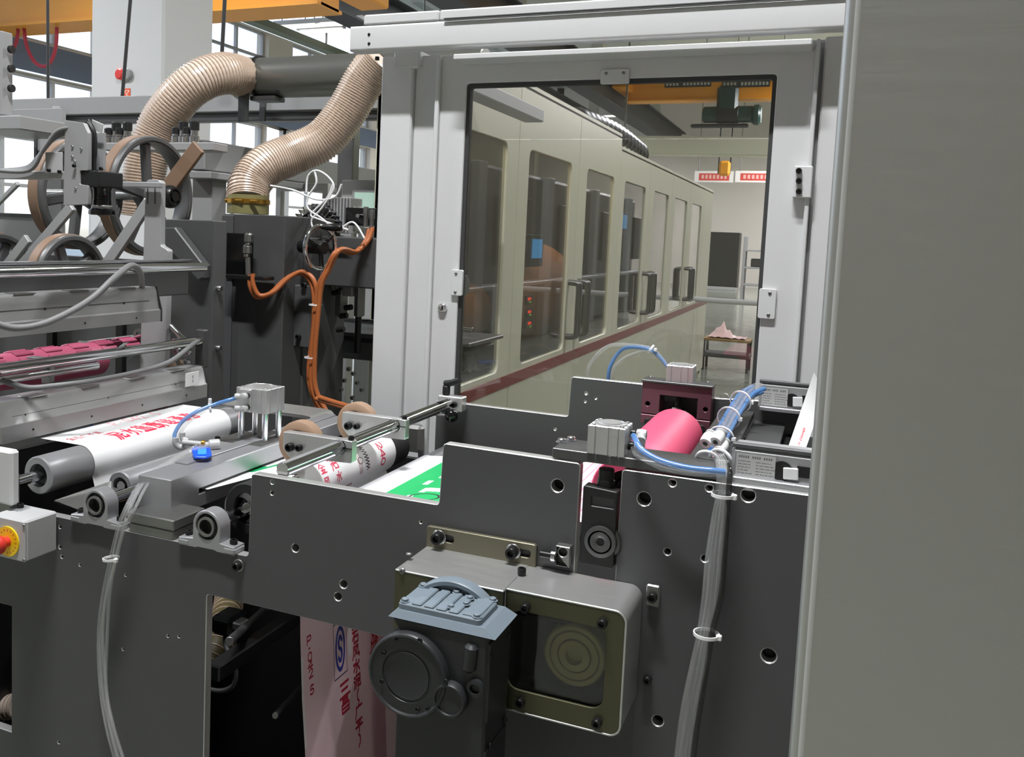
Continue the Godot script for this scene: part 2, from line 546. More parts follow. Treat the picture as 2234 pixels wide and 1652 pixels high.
# ---------------------------------------------------------------- the hall
func hall() -> void:
	var g := Geo.new()
	g.box(Vector3(4, -0.1, -14), Vector3(34, 0.2, 56), 0.0)
	setting("floor", g, M.floor_paint)
	setting("ceiling", Geo.new().box(Vector3(4, 8.1, -14), Vector3(34, 0.2, 56), 0.0), M.ceiling_paint)
	setting("wall_back", Geo.new().box(Vector3(4, 4, -38.1), Vector3(34, 8, 0.2), 0.0), M.wall_paint)
	setting("wall_front", Geo.new().box(Vector3(4, 4, 10.1), Vector3(34, 8, 0.2), 0.0), M.wall_paint)
	setting("wall_right", Geo.new().box(Vector3(14.1, 4, -14), Vector3(0.2, 8, 48), 0.0), M.wall_paint)
	# left wall with three rows of windows between piers
	var frame := rect(48, 8, 0, Vector2(-14, 4))
	var holes := []
	var spans := []
	for i in [1, 3, 4, 5, 6, 7, 8]:
		var z: float = 6.0 - i * 4.6
		for r in [[0.95, 2.8], [3.0, 3.72], [4.2, 5.6]]:
			holes.append(PackedVector2Array([Vector2(z, r[0]), Vector2(z, r[1]), Vector2(z - 3.7, r[1]), Vector2(z - 3.7, r[0])]))
			spans.append([z - 3.7, z, r[0], r[1]])
	var xf := Transform3D(Basis(Vector3(0, 0, 1), Vector3.UP, Vector3(-1, 0, 0)), Vector3(-11.3, 0, 0))
	var wl := setting("wall_left", Geo.new().plate(frame, holes, xf, 0.3), M.wall_paint)
	var band := Geo.new().box(Vector3(-10.97, 3.95, -14), Vector3(0.06, 0.42, 48), 0.0)
	part(wl, "painted_band", band, M.wall_band)
	var n := 0
	for s in spans:
		n += 1
		var w := setting("window_%d" % n, window_frame(s), M.light_grey_paint)
		part(w, "pane", Geo.new().box(Vector3(-11.15, (s[2] + s[3]) / 2, (s[0] + s[1]) / 2), Vector3(0.006, s[3] - s[2], s[1] - s[0]), 0.0), M.clear_pane)
	# ground outside
	setting("ground", Geo.new().box(Vector3(-40, -0.3, -14), Vector3(57, 0.2, 120), 0.0), mat("pavement", Color(0.6, 0.6, 0.58), 0.9))

func window_frame(s: Array) -> Geo:
	var g := Geo.new()
	var d := 0.05
	var zc: float = (s[0] + s[1]) / 2
	var yc: float = (s[2] + s[3]) / 2
	for y in [s[2] + d / 2, s[3] - d / 2]: g.box(Vector3(-11.15, y, zc), Vector3(0.07, d, s[1] - s[0]), 0.0)
	for z in [s[0] + d / 2, lerpf(s[0], s[1], 0.25), zc, lerpf(s[0], s[1], 0.75), s[1] - d / 2]:
		g.box(Vector3(-11.15, yc, z), Vector3(0.07, s[3] - s[2] - 2 * d, d), 0.0)
	if s[3] - s[2] > 1.2: g.box(Vector3(-11.15, yc + 0.2, zc), Vector3(0.06, d, s[1] - s[0] - 2 * d), 0.0)
	return g

func batten(at: Vector3, length: float, e: float, label: String) -> void:
	var t := thing("batten_lamp", label, "lamp", at, "hall ceiling battens")
	part(t, "housing", Geo.new().box(at + Vector3(0, 0.04, 0), Vector3(length, 0.07, 0.17), 0.01), M.white_paint)
	part(t, "diffuser", Geo.new().box(at + Vector3(0, -0.015, 0), Vector3(length - 0.06, 0.045, 0.13), 0.012), M.lamp_glow)
	for s in [-1, 1]:
		part(t, "hanger", Geo.new().rod(at + Vector3(s * length * 0.36, 0.07, 0), Vector3(at.x + s * length * 0.36, 8.0, at.z), 0.006, 6), M.dull_steel)
	var l := AreaLight3D.new()
	l.name = "batten_light"
	l.area_size = Vector2(length - 0.06, 0.13)
	l.light_color = Color(0.985, 0.99, 1.0)
	l.light_energy = e; l.area_range = 40.0; l.area_attenuation = 2.0
	l.shadow_enabled = true
	l.rotation_degrees.x = -90
	l.position = Vector3(0, -0.05, 0)
	t.add_child(l)

func hall_lamps() -> void:
	batten(Vector3(-0.7, 6.0, -0.35), 1.5, 46.0, "ceiling batten lamp over the near end of the machine, out of the picture above")
	batten(Vector3(-7.05, 6.0, -0.8), 1.5, 50.0, "ceiling batten lamp over the left printing unit, out of the picture above")
	var row := ["first", "second", "third", "fourth", "fifth"]
	var n := 0
	for z in [-6.0, -12.0, -18.0, -25.0, -32.0]:
		for x in [-7.05, 1.2]:
			batten(Vector3(x, 6.0, z), 1.5, (28.0 if n < 3 else 150.0) if x > 0 else 20.0, "ceiling batten lamp over the %s, %s from the camera" % ["aisle" if x > 0 else "left machines", row[n]])
		n += 1


# ---------------------------------------------------------------- cream cabinets along the far aisle
func cabinets() -> void:
	var x := -1.37
	var names := ["cream machine cabinet nearest the guard door, with a tall glazed door", "second cream machine cabinet from the guard door, a brown drum behind its glass", "third cream machine cabinet from the guard door, grey behind its glass", "fourth cream machine cabinet from the guard door, with two upright handles", "plain cream end cabinet without glass, at the far end of the cabinet row"]
	var zs := [-3.3, -4.04, -6.2, -8.37, -10.53, -11.3]
	var deep := [0.36, 0.74, 1.3, 1.3, 1.3]
	for i in 5:
		var z0: float = zs[i]
		var z1: float = zs[i + 1]
		var d: float = deep[i]
		var roof := 2.33 if i < 2 else 2.25
		var t := thing("machine_cabinet", names[i], "cabinet", Vector3(x, 0, z0), "cream cabinets")
		var zc := (z0 + z1) / 2
		var L := z0 - z1 - 0.004
		var g := Geo.new()
		g.box(Vector3(x - d / 2, roof - 0.02, zc), Vector3(d, 0.04, L), 0.006)
		g.box(Vector3(x - d / 2, 0.94, zc), Vector3(d - 0.06, 0.03, L - 0.06), 0.002)
		g.box(Vector3(x - d + 0.01, roof / 2, zc), Vector3(0.02, roof - 0.1, L), 0.002)
		for e in [z0 - 0.012, z1 + 0.012]: g.box(Vector3(x - d / 2 - 0.012, roof / 2, e), Vector3(d - 0.03, roof - 0.09, 0.02), 0.002)
		g.box(Vector3(x - d / 2, 0.05, zc), Vector3(d - 0.08, 0.1, L), 0.002)
		part(t, "body", g, M.cabinet_paint)
		part(t, "lining", Geo.new().box(Vector3(x - d + 0.024, 1.6, zc), Vector3(0.006, 1.25, L - 0.06), 0.0).box(Vector3(x - d / 2, 1.6, z0 - 0.028), Vector3(d - 0.07, 1.25, 0.006), 0.0).box(Vector3(x - d / 2, 1.6, z1 + 0.028), Vector3(d - 0.07, 1.25, 0.006), 0.0).box(Vector3(x - d / 2, 0.958, zc), Vector3(d - 0.07, 0.006, L - 0.07), 0.0).box(Vector3(x - d / 2, roof - 0.044, zc), Vector3(d - 0.08, 0.006, L - 0.06), 0.0), M.shade_grey, "dark lining added to shade the cabinet inside")  # dark sheets added so the inside looks shaded through the panes
		# front: doors with rounded panes
		var xf := facing(Vector3.RIGHT, Vector3(x, 0, zc))
		var panes := []
		if i == 0: panes = [[-3.885, -3.38]]
		elif i < 4: panes = [[zs[i] - 0.93, zs[i] - 0.16], [zs[i + 1] + 0.17, zs[i + 1] + 0.89]]
		if i == 4:
			part(t, "front_panel", Geo.new().box(Vector3(x - 0.012, (roof + 0.1) / 2, zc), Vector3(0.024, roof - 0.14, L), 0.004), M.cabinet_paint)
		for k in maxi(panes.size(), 1):
			if panes.is_empty(): break
			var za: float = z0 if k == 0 else zc
			var zb: float = z1 if k == panes.size() - 1 else zc
			var c := -(za + zb) / 2 + zc
			var w := za - zb - 0.006
			var p: Array = panes[k]
			var dg := Geo.new().plate(rect(w, roof - 0.14, 0.004, Vector2(c, roof / 2 + 0.05)), [rect(p[1] - p[0], 1.04, 0.05, Vector2(-(p[0] + p[1]) / 2 + zc, 1.505))], xf, 0.024, 0.002)
			var dr := part(t, "door", dg, M.cabinet_paint)
			part(dr, "pane", Geo.new().box(Vector3(x - 0.014, 1.505, (p[0] + p[1]) / 2), Vector3(0.006, 1.03, p[1] - p[0] - 0.004), 0.0), M.cabinet_pane, "dark glass pane")
			if panes.size() > 1:
				var hz := zc + (0.1 if k == 0 else -0.1)
				part(dr, "handle", Geo.new().tube([Vector3(x, 1.05, hz), Vector3(x + 0.05, 1.055, hz), Vector3(x + 0.062, 1.08, hz), Vector3(x + 0.062, 1.2, hz), Vector3(x + 0.062, 1.33, hz), Vector3(x + 0.05, 1.355, hz), Vector3(x, 1.36, hz)], 0.018, 10), M.dark_ring, "upright pull handle")
		part(t, "stripe", Geo.new().box(Vector3(x + 0.001, 0.928, zc), Vector3(0.004, 0.056, L + 0.004), 0.0), M.stripe_red, "dark red stripe")
	for w in [[-3.45, -3.9, -1.55], [-4.2, -6.05, -1.62]]:  # lamps added to light the rolls behind the glass
		var a := Vector3(w[2], 2.2, w[0])
		var b := Vector3(w[2], 2.2, w[1])
		var t := thing("added_cabinet_lamp", "added tube lamp lighting the roll inside the %s cream cabinet" % ["nearest" if w[0] > -4 else "second"], "lamp", a, "added cabinet lamps")
		part(t, "tube", Geo.new().rod(a, b, 0.012, 10), kit_glow("dim_glow", Color(1.0, 0.95, 0.85), 1.2))
		part(t, "holder", Geo.new().box((a + b) / 2 + Vector3(0, 0.022, 0), Vector3(0.04, 0.02, w[0] - w[1] + 0.04), 0.002), M.white_paint)
		var l := AreaLight3D.new()
		l.name = "added_tube_light"; l.area_size = Vector2(0.03, w[0] - w[1]); l.light_energy = 0.6 * (w[0] - w[1]); l.light_color = Color(1.0, 0.93, 0.80)
		l.area_range = 20.0; l.area_attenuation = 2.0; l.shadow_enabled = true
		l.rotation_degrees.x = -90
		l.position = Vector3(0, -0.02, (w[1] - w[0]) / 2)
		t.add_child(l)
	# drums, screens and a hose behind the glass
	var kraft := mat("kraft_brown", Color(0.60, 0.38, 0.16), 0.5)
	for w in [[-3.4, -3.98, -1.57, 0.13, "brown paper roll behind the glass of the nearest cream cabinet"], [-4.15, -5.5, -1.76, 0.33, "large brown paper roll behind the glass of the second cream cabinet"]]:
		var t := thing("paper_roll", w[4], "paper roll", Vector3(w[2], 1.2, w[0]))
		part(t, "roll", Geo.new().rod(Vector3(w[2], 1.25, w[0]), Vector3(w[2], 1.25, w[1]), w[3], 40, 0.01, 0.04), kraft)
		part(t, "core", Geo.new().rod(Vector3(w[2], 1.25, w[0] + 0.03), Vector3(w[2], 1.25, w[1] - 0.03), 0.039, 16, 0.002), M.dull_steel)
	for w in [[1173, 547, "small touch screen glowing blue behind the second cream cabinet's glass"], [1363, 487, "small touch screen glowing blue behind the third cream cabinet's glass"]]:
		var c := ax(w[0], w[1], -1.43)
		var t := thing("touch_screen", w[2], "screen", c, "cabinet touch screens")
		part(t, "case", Geo.new().box(c + Vector3(-0.02, 0, 0), Vector3(0.03, 0.17, 0.24), 0.006), M.black_rubber)
		part(t, "screen", Geo.new().box(c + Vector3(-0.003, 0.01, 0), Vector3(0.004, 0.10, 0.17), 0.001), kit_glow("screen_blue", Color(0.25, 0.62, 0.85), 0.9))
		part(t, "arm", Geo.new().rod(c + Vector3(-0.03, 0.08, 0), Vector3(c.x - 0.03, 2.2, c.z), 0.012, 8), M.dull_steel)
	var y := 0
	for p in [[1157, 654], [1157, 682], [1157, 707]]:
		var c := ax(p[0], p[1], -1.42)
		var t := thing("indicator", ["upper", "middle", "lowest"][y] + " red and green indicator display in front of the brown roll", "indicator", c, "red indicator displays")
		y += 1
		part(t, "case", Geo.new().box(c + Vector3(-0.014, 0, 0), Vector3(0.02, 0.045, 0.1), 0.003), M.black_rubber)
		part(t, "digits", Geo.new().box(c + Vector3(-0.003, 0.004, 0.005), Vector3(0.003, 0.016, 0.05), 0.001), kit_glow("red_digits", Color(1.0, 0.25, 0.1), 1.5))
		part(t, "digits", Geo.new().box(c + Vector3(-0.003, -0.014, -0.01), Vector3(0.003, 0.008, 0.03), 0.001), kit_glow("green_digits", Color(0.5, 0.8, 0.1), 0.8))
	var hs := []
	for p in [[1330, 400], [1322, 440], [1305, 490], [1296, 560], [1290, 640]]: hs.append(ax(p[0], p[1], -1.55))
	whole("pale_sleeve", Geo.new().tube(hs, 0.045, 12), M.light_grey_paint, "pale flexible hose hanging behind the glass right of the large brown roll", "hose")
	# on the roofs
	var pts := []
	for k in 9: pts.append(Vector3(-1.52, 2.31 + 0.03 * sin(k * 0.4), -5.5 - k * 0.24))
	var dt := thing("spiral_duct", "grey ribbed duct lying along the roof edge of the cream cabinets", "duct", pts[0])
	part(dt, "sleeve", Geo.new().tube(pts, 0.10, 14), M.runway_grey)
	for k in 15:
		part(dt, "rib", Geo.new().lathe([Vector2(0.1, -0.012), Vector2(0.112, 0), Vector2(0.1, 0.012)], Geo.along(Vector3(-1.52, 2.31 + 0.03 * sin(k * 0.24), -5.55 - k * 0.13), Vector3(-1.52, 2.31 + 0.03 * sin(k * 0.24), -6)), 14), M.steel)
	var b := ax(1302, 290, -1.42)
	whole("roof_knob", Geo.new().lathe([Vector2(0, -0.05), Vector2(0.03, -0.05), Vector2(0.03, -0.03), Vector2(0.05, 0), Vector2(0.036, 0.036), Vector2(0, 0.05)], Transform3D(Basis(), b), 16), M.black, "small black round dome on the roof edge of the second cream cabinet", "knob")
	aisle()
	# the machine row across the aisle: out of the picture, mirrored in the cabinets' glass
	var mr := thing("machine_row", "dark machine row across the aisle, seen only as a reflection in the cream cabinets' glass", "machine", Vector3(2.4, 0, -4))
	part(mr, "body", Geo.new().box(Vector3(2.6, 1.3, -13), Vector3(1.8, 2.6, 18), 0.05), M.frame_paint)
	part(mr, "ledge", Geo.new().box(Vector3(1.62, 0.9, -13), Vector3(0.24, 0.06, 18), 0.01), M.mid_grey)
	for k in 6:
		part(mr, "upright", Geo.new().box(Vector3(1.66, 1.3, -5 - k * 3.2), Vector3(0.16, 2.6, 0.3), 0.01), M.mid_grey)
		part(mr, "cover", Geo.new().box(Vector3(1.68, 1.7, -6.6 - k * 3.2), Vector3(0.08, 1.0, 1.6), 0.01), M.black)

func kit_glow(called: String, c: Color, e: float) -> Material:
	return M[called] if M.has(called) else glow(called, c, e)

# what stands down the aisle beyond the cabinets
func aisle() -> void:
	var c := ay(1574, 632, 0)
	var t := thing("black_cabinet", "tall black cabinet standing by the back wall at the end of the aisle", "cabinet", c)
	part(t, "body", Geo.new().box(c + Vector3(0, 1.1, 0), Vector3(1.1, 2.0, 0.8), 0.02), M.black)
	part(t, "plinth", Geo.new().box(c + Vector3(0, 0.06, 0.02), Vector3(1.06, 0.12, 0.82), 0.01), M.light_grey_paint)
	part(t, "door", Geo.new().box(c + Vector3(0, 1.12, 0.41), Vector3(1.04, 1.9, 0.02), 0.006), M.black)
	c = ay(1640, 660, 0)
	t = thing("storage_rack", "grey steel storage rack with dark boxes right of the black cabinet", "rack", c)
	for sx in [-0.3, 1.0]:
		for sz in [0.0, -0.6]: part(t, "upright", Geo.new().box(c + Vector3(sx, 0.95, sz), Vector3(0.07, 1.9, 0.07), 0.004), M.grey_paint)
	for h in [0.5, 1.0, 1.5]: part(t, "shelf", Geo.new().box(c + Vector3(0.35, h, -0.3), Vector3(1.36, 0.05, 0.68), 0.004), M.grey_paint)
	for p in [[0.1, 1.15, "dark box on the middle shelf of the steel rack"], [0.6, 1.12, "second dark box on the middle shelf of the steel rack"], [0.35, 1.62, "dark box on the top shelf of the steel rack"]]:
		whole("storage_box", Geo.new().box(c + Vector3(p[0], p[1], -0.3), Vector3(0.42, 0.24, 0.4), 0.02), M.black_rubber, p[2], "box", "boxes on the rack", c + Vector3(p[0], p[1], -0.3))
	# low bench with pink film, and a guard rail
	var top := ay(1588, 737, 0.42)
	t = thing("low_bench", "low wooden topped bench standing in the aisle", "bench", Vector3(top.x, 0, top.z))
	part(t, "top", Geo.new().box(top + Vector3(0, -0.02, 0), Vector3(0.58, 0.03, 0.4), 0.004), mat("bench_wood", Color(0.60, 0.47, 0.30), 0.6))
	part(t, "shelf", Geo.new().box(top + Vector3(0, -0.22, 0), Vector3(0.58, 0.05, 0.4), 0.004), M.runway_grey)
	for sx in [-0.27, 0.27]:
		for sz in [-0.18, 0.18]: part(t, "leg", Geo.new().box(Vector3(top.x + sx, (top.y - 0.03) / 2, top.z + sz), Vector3(0.03, top.y - 0.03, 0.03), 0.002), M.runway_grey)
	var g := []
	for i in 12:
		var row := []
		for j in 12:
			var u := j / 11.0 - 0.5
			var w := i / 11.0 - 0.5
			var hgt := 0.16 * exp(-(pow((u + 0.16) * 4.5, 2) + pow(w * 4.0, 2))) * (1.0 + 0.35 * sin(u * 31.0 + w * 9.0)) + 0.012 + 0.008 * sin(u * 40.0 + i)
			row.append(top + Vector3(u * 0.46, hgt, w * 0.3))
		g.append(row)
	whole("crumpled_film", Geo.new().skin(g, true), mat("pink_film", Color(0.93, 0.78, 0.77), 0.5), "crumpled pale pink film lying on the low bench in the aisle", "film", "", top)
	var r0 := ay(1545, 655, 1.0)
	t = thing("guard_rail", "white horizontal guard rail across the far aisle", "rail", Vector3(r0.x, 0, r0.z))
	part(t, "rail", Geo.new().rod(Vector3(r0.x - 0.3, 1.0, r0.z), Vector3(r0.x + 2.2, 1.0, r0.z), 0.03, 12), M.white_paint)
	for s in [-0.3, 2.2]: part(t, "post", Geo.new().rod(Vector3(r0.x + s, 0, r0.z), Vector3(r0.x + s, 1.0, r0.z), 0.03, 10), M.white_paint)

# ---------------------------------------------------------------- white guard enclosure with its door
func enclosure() -> void:
	var t := thing("guard_enclosure", "white steel guard frame with square beam and tall posts behind the far side plate", "enclosure", Vector3(-1.05, 0, -2.2))
	var zf := -2.1
	var bl := az(763, 112, zf)
	var bt := az(763, 57.5, zf)
	var h := bt.y - bl.y
	var g := Geo.new().plate(rect(0.05, h, 0.007), [rect(0.042, h - 0.008, 0.005)], facing(Vector3.LEFT, Vector3(bl.x, (bl.y + bt.y) / 2, zf - 0.025)), 1.9)
	part(t, "beam", g, M.white_paint, "square tube beam, open at its end")
	for y in [75, 95]: button(t, az(805, y, zf), Vector3.BACK, 0.004, M.black_steel)
	# beam running back from the post, and the roof panels
	part(t, "beam", Geo.new().box(Vector3(bl.x + 0.13, bl.y - 0.012, zf - 0.62), Vector3(0.075, 0.045, 1.1), 0.004), M.white_paint)
	var a := az(790, 41, zf + 0.004)
	var b := az(957, 32, zf + 0.004)
	part(t, "roof_panel", Geo.new().box(Vector3((a.x + b.x) / 2, bt.y + 0.014, zf - 0.06), Vector3(b.x - a.x - 0.003, 0.026, 0.12), 0.004), M.white_paint)
	part(t, "roof_panel", Geo.new().box(Vector3(b.x + 0.6, bt.y + 0.014, zf - 0.06), Vector3(1.2, 0.026, 0.12), 0.004), M.white_paint)
	part(t, "roof_panel", Geo.new().box(Vector3(b.x + 0.6, bt.y + 0.003, zf + 0.004), Vector3(1.17, 0.004, 0.006), 0.001), M.seal, "dark joint under the roof panel")
	# posts
	var zp := -2.172
	var top := bl.y - 0.001
	var p0 := az(833, 143, zp).x
	var p1 := az(896, 290, zp).x
	var p2 := az(953, 120, zp).x
	part(t, "post", Geo.new().box(Vector3((p0 + p1) / 2, top / 2, zp - 0.05), Vector3(p1 - p0, top, 0.1), 0.004), M.white_paint)
	part(t, "post", Geo.new().box(Vector3((p1 + p2) / 2, top / 2, zp - 0.06), Vector3(p2 - p1, top, 0.09), 0.003), M.white_paint)
	var q0 := az(1801, 83, zp).x
	part(t, "post", Geo.new().box(Vector3(q0 + 0.05, top / 2, zp - 0.05), Vector3(0.1, top, 0.1), 0.004), M.white_paint)
	part(t, "post", Geo.new().box(Vector3(q0 - 0.004, top / 2, zp - 0.06), Vector3(0.014, top, 0.06), 0.002), M.white_paint)
	screw(t, az(823, 125, zp + 0.02), Vector3.DOWN, 0.006)
	# the door
	var zd := -2.17
	var dl := az(956.5, 122, zd).x
	var dr := az(1791, 83, zd).x
	var dy0 := 0.12
	var dy1 := bl.y - 0.008
	var wl := az(1018, 185, zd)
	var wr := az(1696, 157, zd)
	var w0 := Vector2(wl.x, 1.0)
	var w1 := Vector2(wr.x, (wl.y + wr.y) / 2)
	var d := thing("guard_door", "white framed guard door with a large tinted window, between the white posts", "door", Vector3(dl, dy0, zd))
	var hole := rect(w1.x - w0.x, w1.y - w0.y, 0.01, (w0 + w1) / 2)
	part(d, "frame", Geo.new().plate(rect(dr - dl, dy1 - dy0, 0.004, Vector2((dl + dr) / 2, (dy0 + dy1) / 2)), [hole], Transform3D(Basis(), Vector3(0, 0, zd)), 0.04, 0.002), M.white_paint)
	var s0 := w0 + Vector2(0.009, 0.009)
	var s1 := w1 - Vector2(0.009, 0.010)
	part(d, "seal", Geo.new().plate(hole, [rect(s1.x - s0.x, s1.y - s0.y, 0.006, (s0 + s1) / 2)], Transform3D(Basis(), Vector3(0, 0, zd - 0.006)), 0.02), M.seal, "dark rubber seal round the window")
	var yj := az(1021, 305, zd - 0.014).y
	for r in [[s0.y, yj - 0.001], [yj + 0.001, s1.y]]:
		part(d, "pane", Geo.new().box(Vector3((s0.x + s1.x) / 2, (r[0] + r[1]) / 2, zd - 0.014), Vector3(s1.x - s0.x, r[1] - r[0], 0.005), 0.0), M.tinted_pane)
	# bright ledge along the top
	var e0 := az(989, 117, zf + 0.004)
	var e1 := az(1772, 90, zf + 0.004)
	part(d, "ledge", Geo.new().box(Vector3((e0.x + e1.x) / 2, (e0.y + az(989, 131, zf + 0.004).y) / 2, (zd + zf) / 2 + 0.002), Vector3(e1.x - e0.x, 0.0135, zf - zd + 0.004), 0.002), M.white_paint)
	# raised lips at both edges
	for u in [[956.5, 966], [1781, 1791]]:
		var m0 := az(u[0], 100, zd).x
		var m1 := az(u[1], 100, zd).x
		part(d, "lip", Geo.new().box(Vector3((m0 + m1) / 2, (dy0 + dy1) / 2, zd + 0.006), Vector3(m1 - m0, dy1 - dy0, 0.012), 0.002), M.white_paint)
	# clips that hold the window
	for k in [[1311, 152, 1372, 182, true], [986, 588, 1008, 646, false], [1657, 629, 1690, 697, false]]:
		var c0 := az(k[0], k[1], zd + 0.006)
		var c1 := az(k[2], k[3], zd + 0.006)
		var cc := (c0 + c1) / 2
		var sz := Vector2(absf(c1.x - c0.x), absf(c1.y - c0.y))
		var cl := part(d, "clip", Geo.new().plate(rect(sz.x, sz.y, 0.005, v2(cc)), [], Transform3D(Basis(), Vector3(0, 0, zd + 0.008)), 0.008, 0.001), M.white_paint)
		for sg in [-1, 1]:
			button(cl, cc + (Vector3(sg * sz.x * 0.3, sz.y * 0.22, 0.002) if k[4] else Vector3(sz.x * (0.12 if k[0] > 1200 else -0.1), sg * sz.y * 0.36, 0.002)), Vector3.BACK, 0.004, M.dull_steel)
	var lk := az(966, 672, zd)
	var lock := part(d, "lock", Geo.new().lathe([Vector2(0.013, 0), Vector2(0.013, 0.004), Vector2(0.010, 0.009), Vector2(0.007, 0.009), Vector2(0.0065, 0.004), Vector2(0, 0.004)], Geo.along(lk, lk + Vector3.BACK), 20), M.chrome, "round chrome lock")
	part(lock, "slot", Geo.new().box(lk + Vector3(0, 0, 0.005), Vector3(0.003, 0.01, 0.003), 0.0), M.black)
	# hinge plate with three screws
	var h0 := az(1733, 362, zd + 0.02)
	var h1 := az(1769, 432, zd + 0.02)
	var hc := (h0 + h1) / 2
	var hg := part(d, "hinge", Geo.new().box(hc + Vector3(0, 0, -0.009), Vector3(h1.x - h0.x, h0.y - h1.y, 0.018), 0.002), M.white_paint)
	for py in [373, 395, 418]: screw(hg, az(1743, py, zd + 0.02), Vector3.BACK, 0.0065)


func side_plates() -> void:
	var z := -1.2
	var t := thing("near_side_plate", "dark grey steel plate nearest the viewer, its top cut out round the web", "machine frame", Vector3(-0.6, 0, z))
	var o := []
	o.append(Vector2(-1.76, 1.066))
	for p in [[541, 1213.5], [548.5, 1033], [957, 1101.5], [967, 967], [1266.5, 1011], [1250, 1290], [1340, 1290], [1357, 1023.5], [1800, 1085]]:
		o.append(v2(az(p[0], p[1], z)))
	o.append(Vector2(o[-1].x, 0.05)); 
	var hr := v2(az(905, 1406, z))
	o.append(Vector2(hr.x, 0.05)); o.append(hr)
	var hl := v2(az(451, 1297, z))
	o.append(hl); o.append(Vector2(hl.x, 0.05)); o.append(Vector2(o[0].x, 0.05))
	var holes := []
	var na := v2(az(25, 1323, z))
	var nb := v2(az(24, 1597, z))
	holes.append(PackedVector2Array([na, Vector2(na.x, nb.y), Vector2(na.x - 0.2, nb.y), Vector2(na.x - 0.2, na.y)]))
	for p in [[594, 1052, 4.5], [593.5, 1076, 4.5], [644, 1196, 9], [749, 1275, 9], [737, 1302, 9], [1216, 1060, 14], [1405, 1089, 15], [1467, 1054, 8], [1547, 1065, 8], [1632, 1081, 15], [1456, 1204, 7.5], [1537, 1219, 7.5], [1677, 1431, 16], [1435, 1573, 12], [131, 1150, 3.5], [131, 1194, 4], [135, 1215, 3.5], [174, 1233, 2.5], [274, 1255, 2.5], [268, 1417, 2.5], [366, 1388, 2.5], [390, 1389, 2.5], [128, 1620, 3], [918, 1139, 3], [1414, 1482, 7]]:
		var c := az(p[0], p[1], z)
		holes.append(circle(v2(c), p[2] / FOCAL * absf((view.inverse() * (c - EYE)).z), 14))
	var edge := Geo.new()
	var body := Geo.new().plate(rounded(o, 0.006, 4), holes, Transform3D(Basis(), Vector3(0, 0, z)), 0.016, 0.0012, edge)
	part(t, "plate", body, M.dark_paint)
	part(t, "lit_edge", edge, M.lit_edge, "bare metal edge of the plate and its holes, lightened for its highlight")
	part(t, "dark_backing", Geo.new().box(Vector3(-0.40, 1.235, z - 0.0225), Vector3(0.17, 0.10, 0.004), 0.0), M.black)  # black sheets added behind the holes so they look dark
	part(t, "dark_backing", Geo.new().box(Vector3(-1.13, 0.68, z - 0.0225), Vector3(0.40, 0.74, 0.004), 0.0), M.black)
	part(t, "dark_backing", Geo.new().box(Vector3(-0.67, 1.09, z - 0.0225), Vector3(0.28, 0.19, 0.004), 0.0), M.black)
	part(t, "dark_backing", Geo.new().box(Vector3(-0.10, 1.10, z - 0.0225), Vector3(0.26, 0.37, 0.004), 0.0), M.black)
	# far side plate
	z = -1.95
	t = thing("far_side_plate", "grey steel side plate beyond the web, stepped up to the right under the door", "machine frame", Vector3(-0.5, 0, z))
	o = []
	for p in [[952, 873.5], [1239, 909], [1246.5, 822], [1402, 838], [1404, 860], [1760, 880]]: o.append(v2(az(p[0], p[1], z)))
	o.append(Vector2(o[-1].x, 0.05)); o.append(Vector2(o[0].x, 0.05))
	holes = []
	for p in [[1279, 858, 3.5], [1300, 869, 2.5], [1277, 876, 2.5], [1211, 936, 3], [1580, 869, 9]]:
		var c := az(p[0], p[1], z)
		holes.append(circle(v2(c), p[2] / FOCAL * absf((view.inverse() * (c - EYE)).z), 12))
	edge = Geo.new()
	body = Geo.new().plate(rounded(o, 0.006, 4), holes, Transform3D(Basis(), Vector3(0, 0, z)), 0.016, 0.0012, edge)
	part(t, "plate", body, M.dark_paint)
	part(t, "lit_edge", edge, M.lit_edge, "bare metal edge of the plate and its holes, lightened for its highlight")


func stainless_panel() -> void:
	var z := -0.8
	var a := az(1845, 0, z)
	var g := Geo.new()
	var prof := rounded([Vector2(a.x, z), Vector2(0.8, z), Vector2(0.8, z - 0.06), Vector2(a.x, z - 0.06)], 0.008, 6)
	g.plate(prof, [], Transform3D(Basis(Vector3.RIGHT, Vector3.BACK, Vector3.DOWN), Vector3(0, 0.12, 0)), 2.4)
	var t := thing("stainless_panel", "tall brushed stainless cover panel standing close on the right edge of the picture", "panel", Vector3(0.4, 0.12, z))
	part(t, "panel", g, M.stainless)
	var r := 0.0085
	part(t, "edge_highlight", Geo.new().lathe([Vector2(r, 0), Vector2(r, 2.4)], Transform3D(Basis(Vector3.UP, PI / 2), Vector3(a.x + r - 0.0012, 0.12, z - r + 0.0012)), 24, PI), M.highlight_white, "white strip painted in for the highlight on the rounded corner")  # white colour in place of the bright reflection along the corner


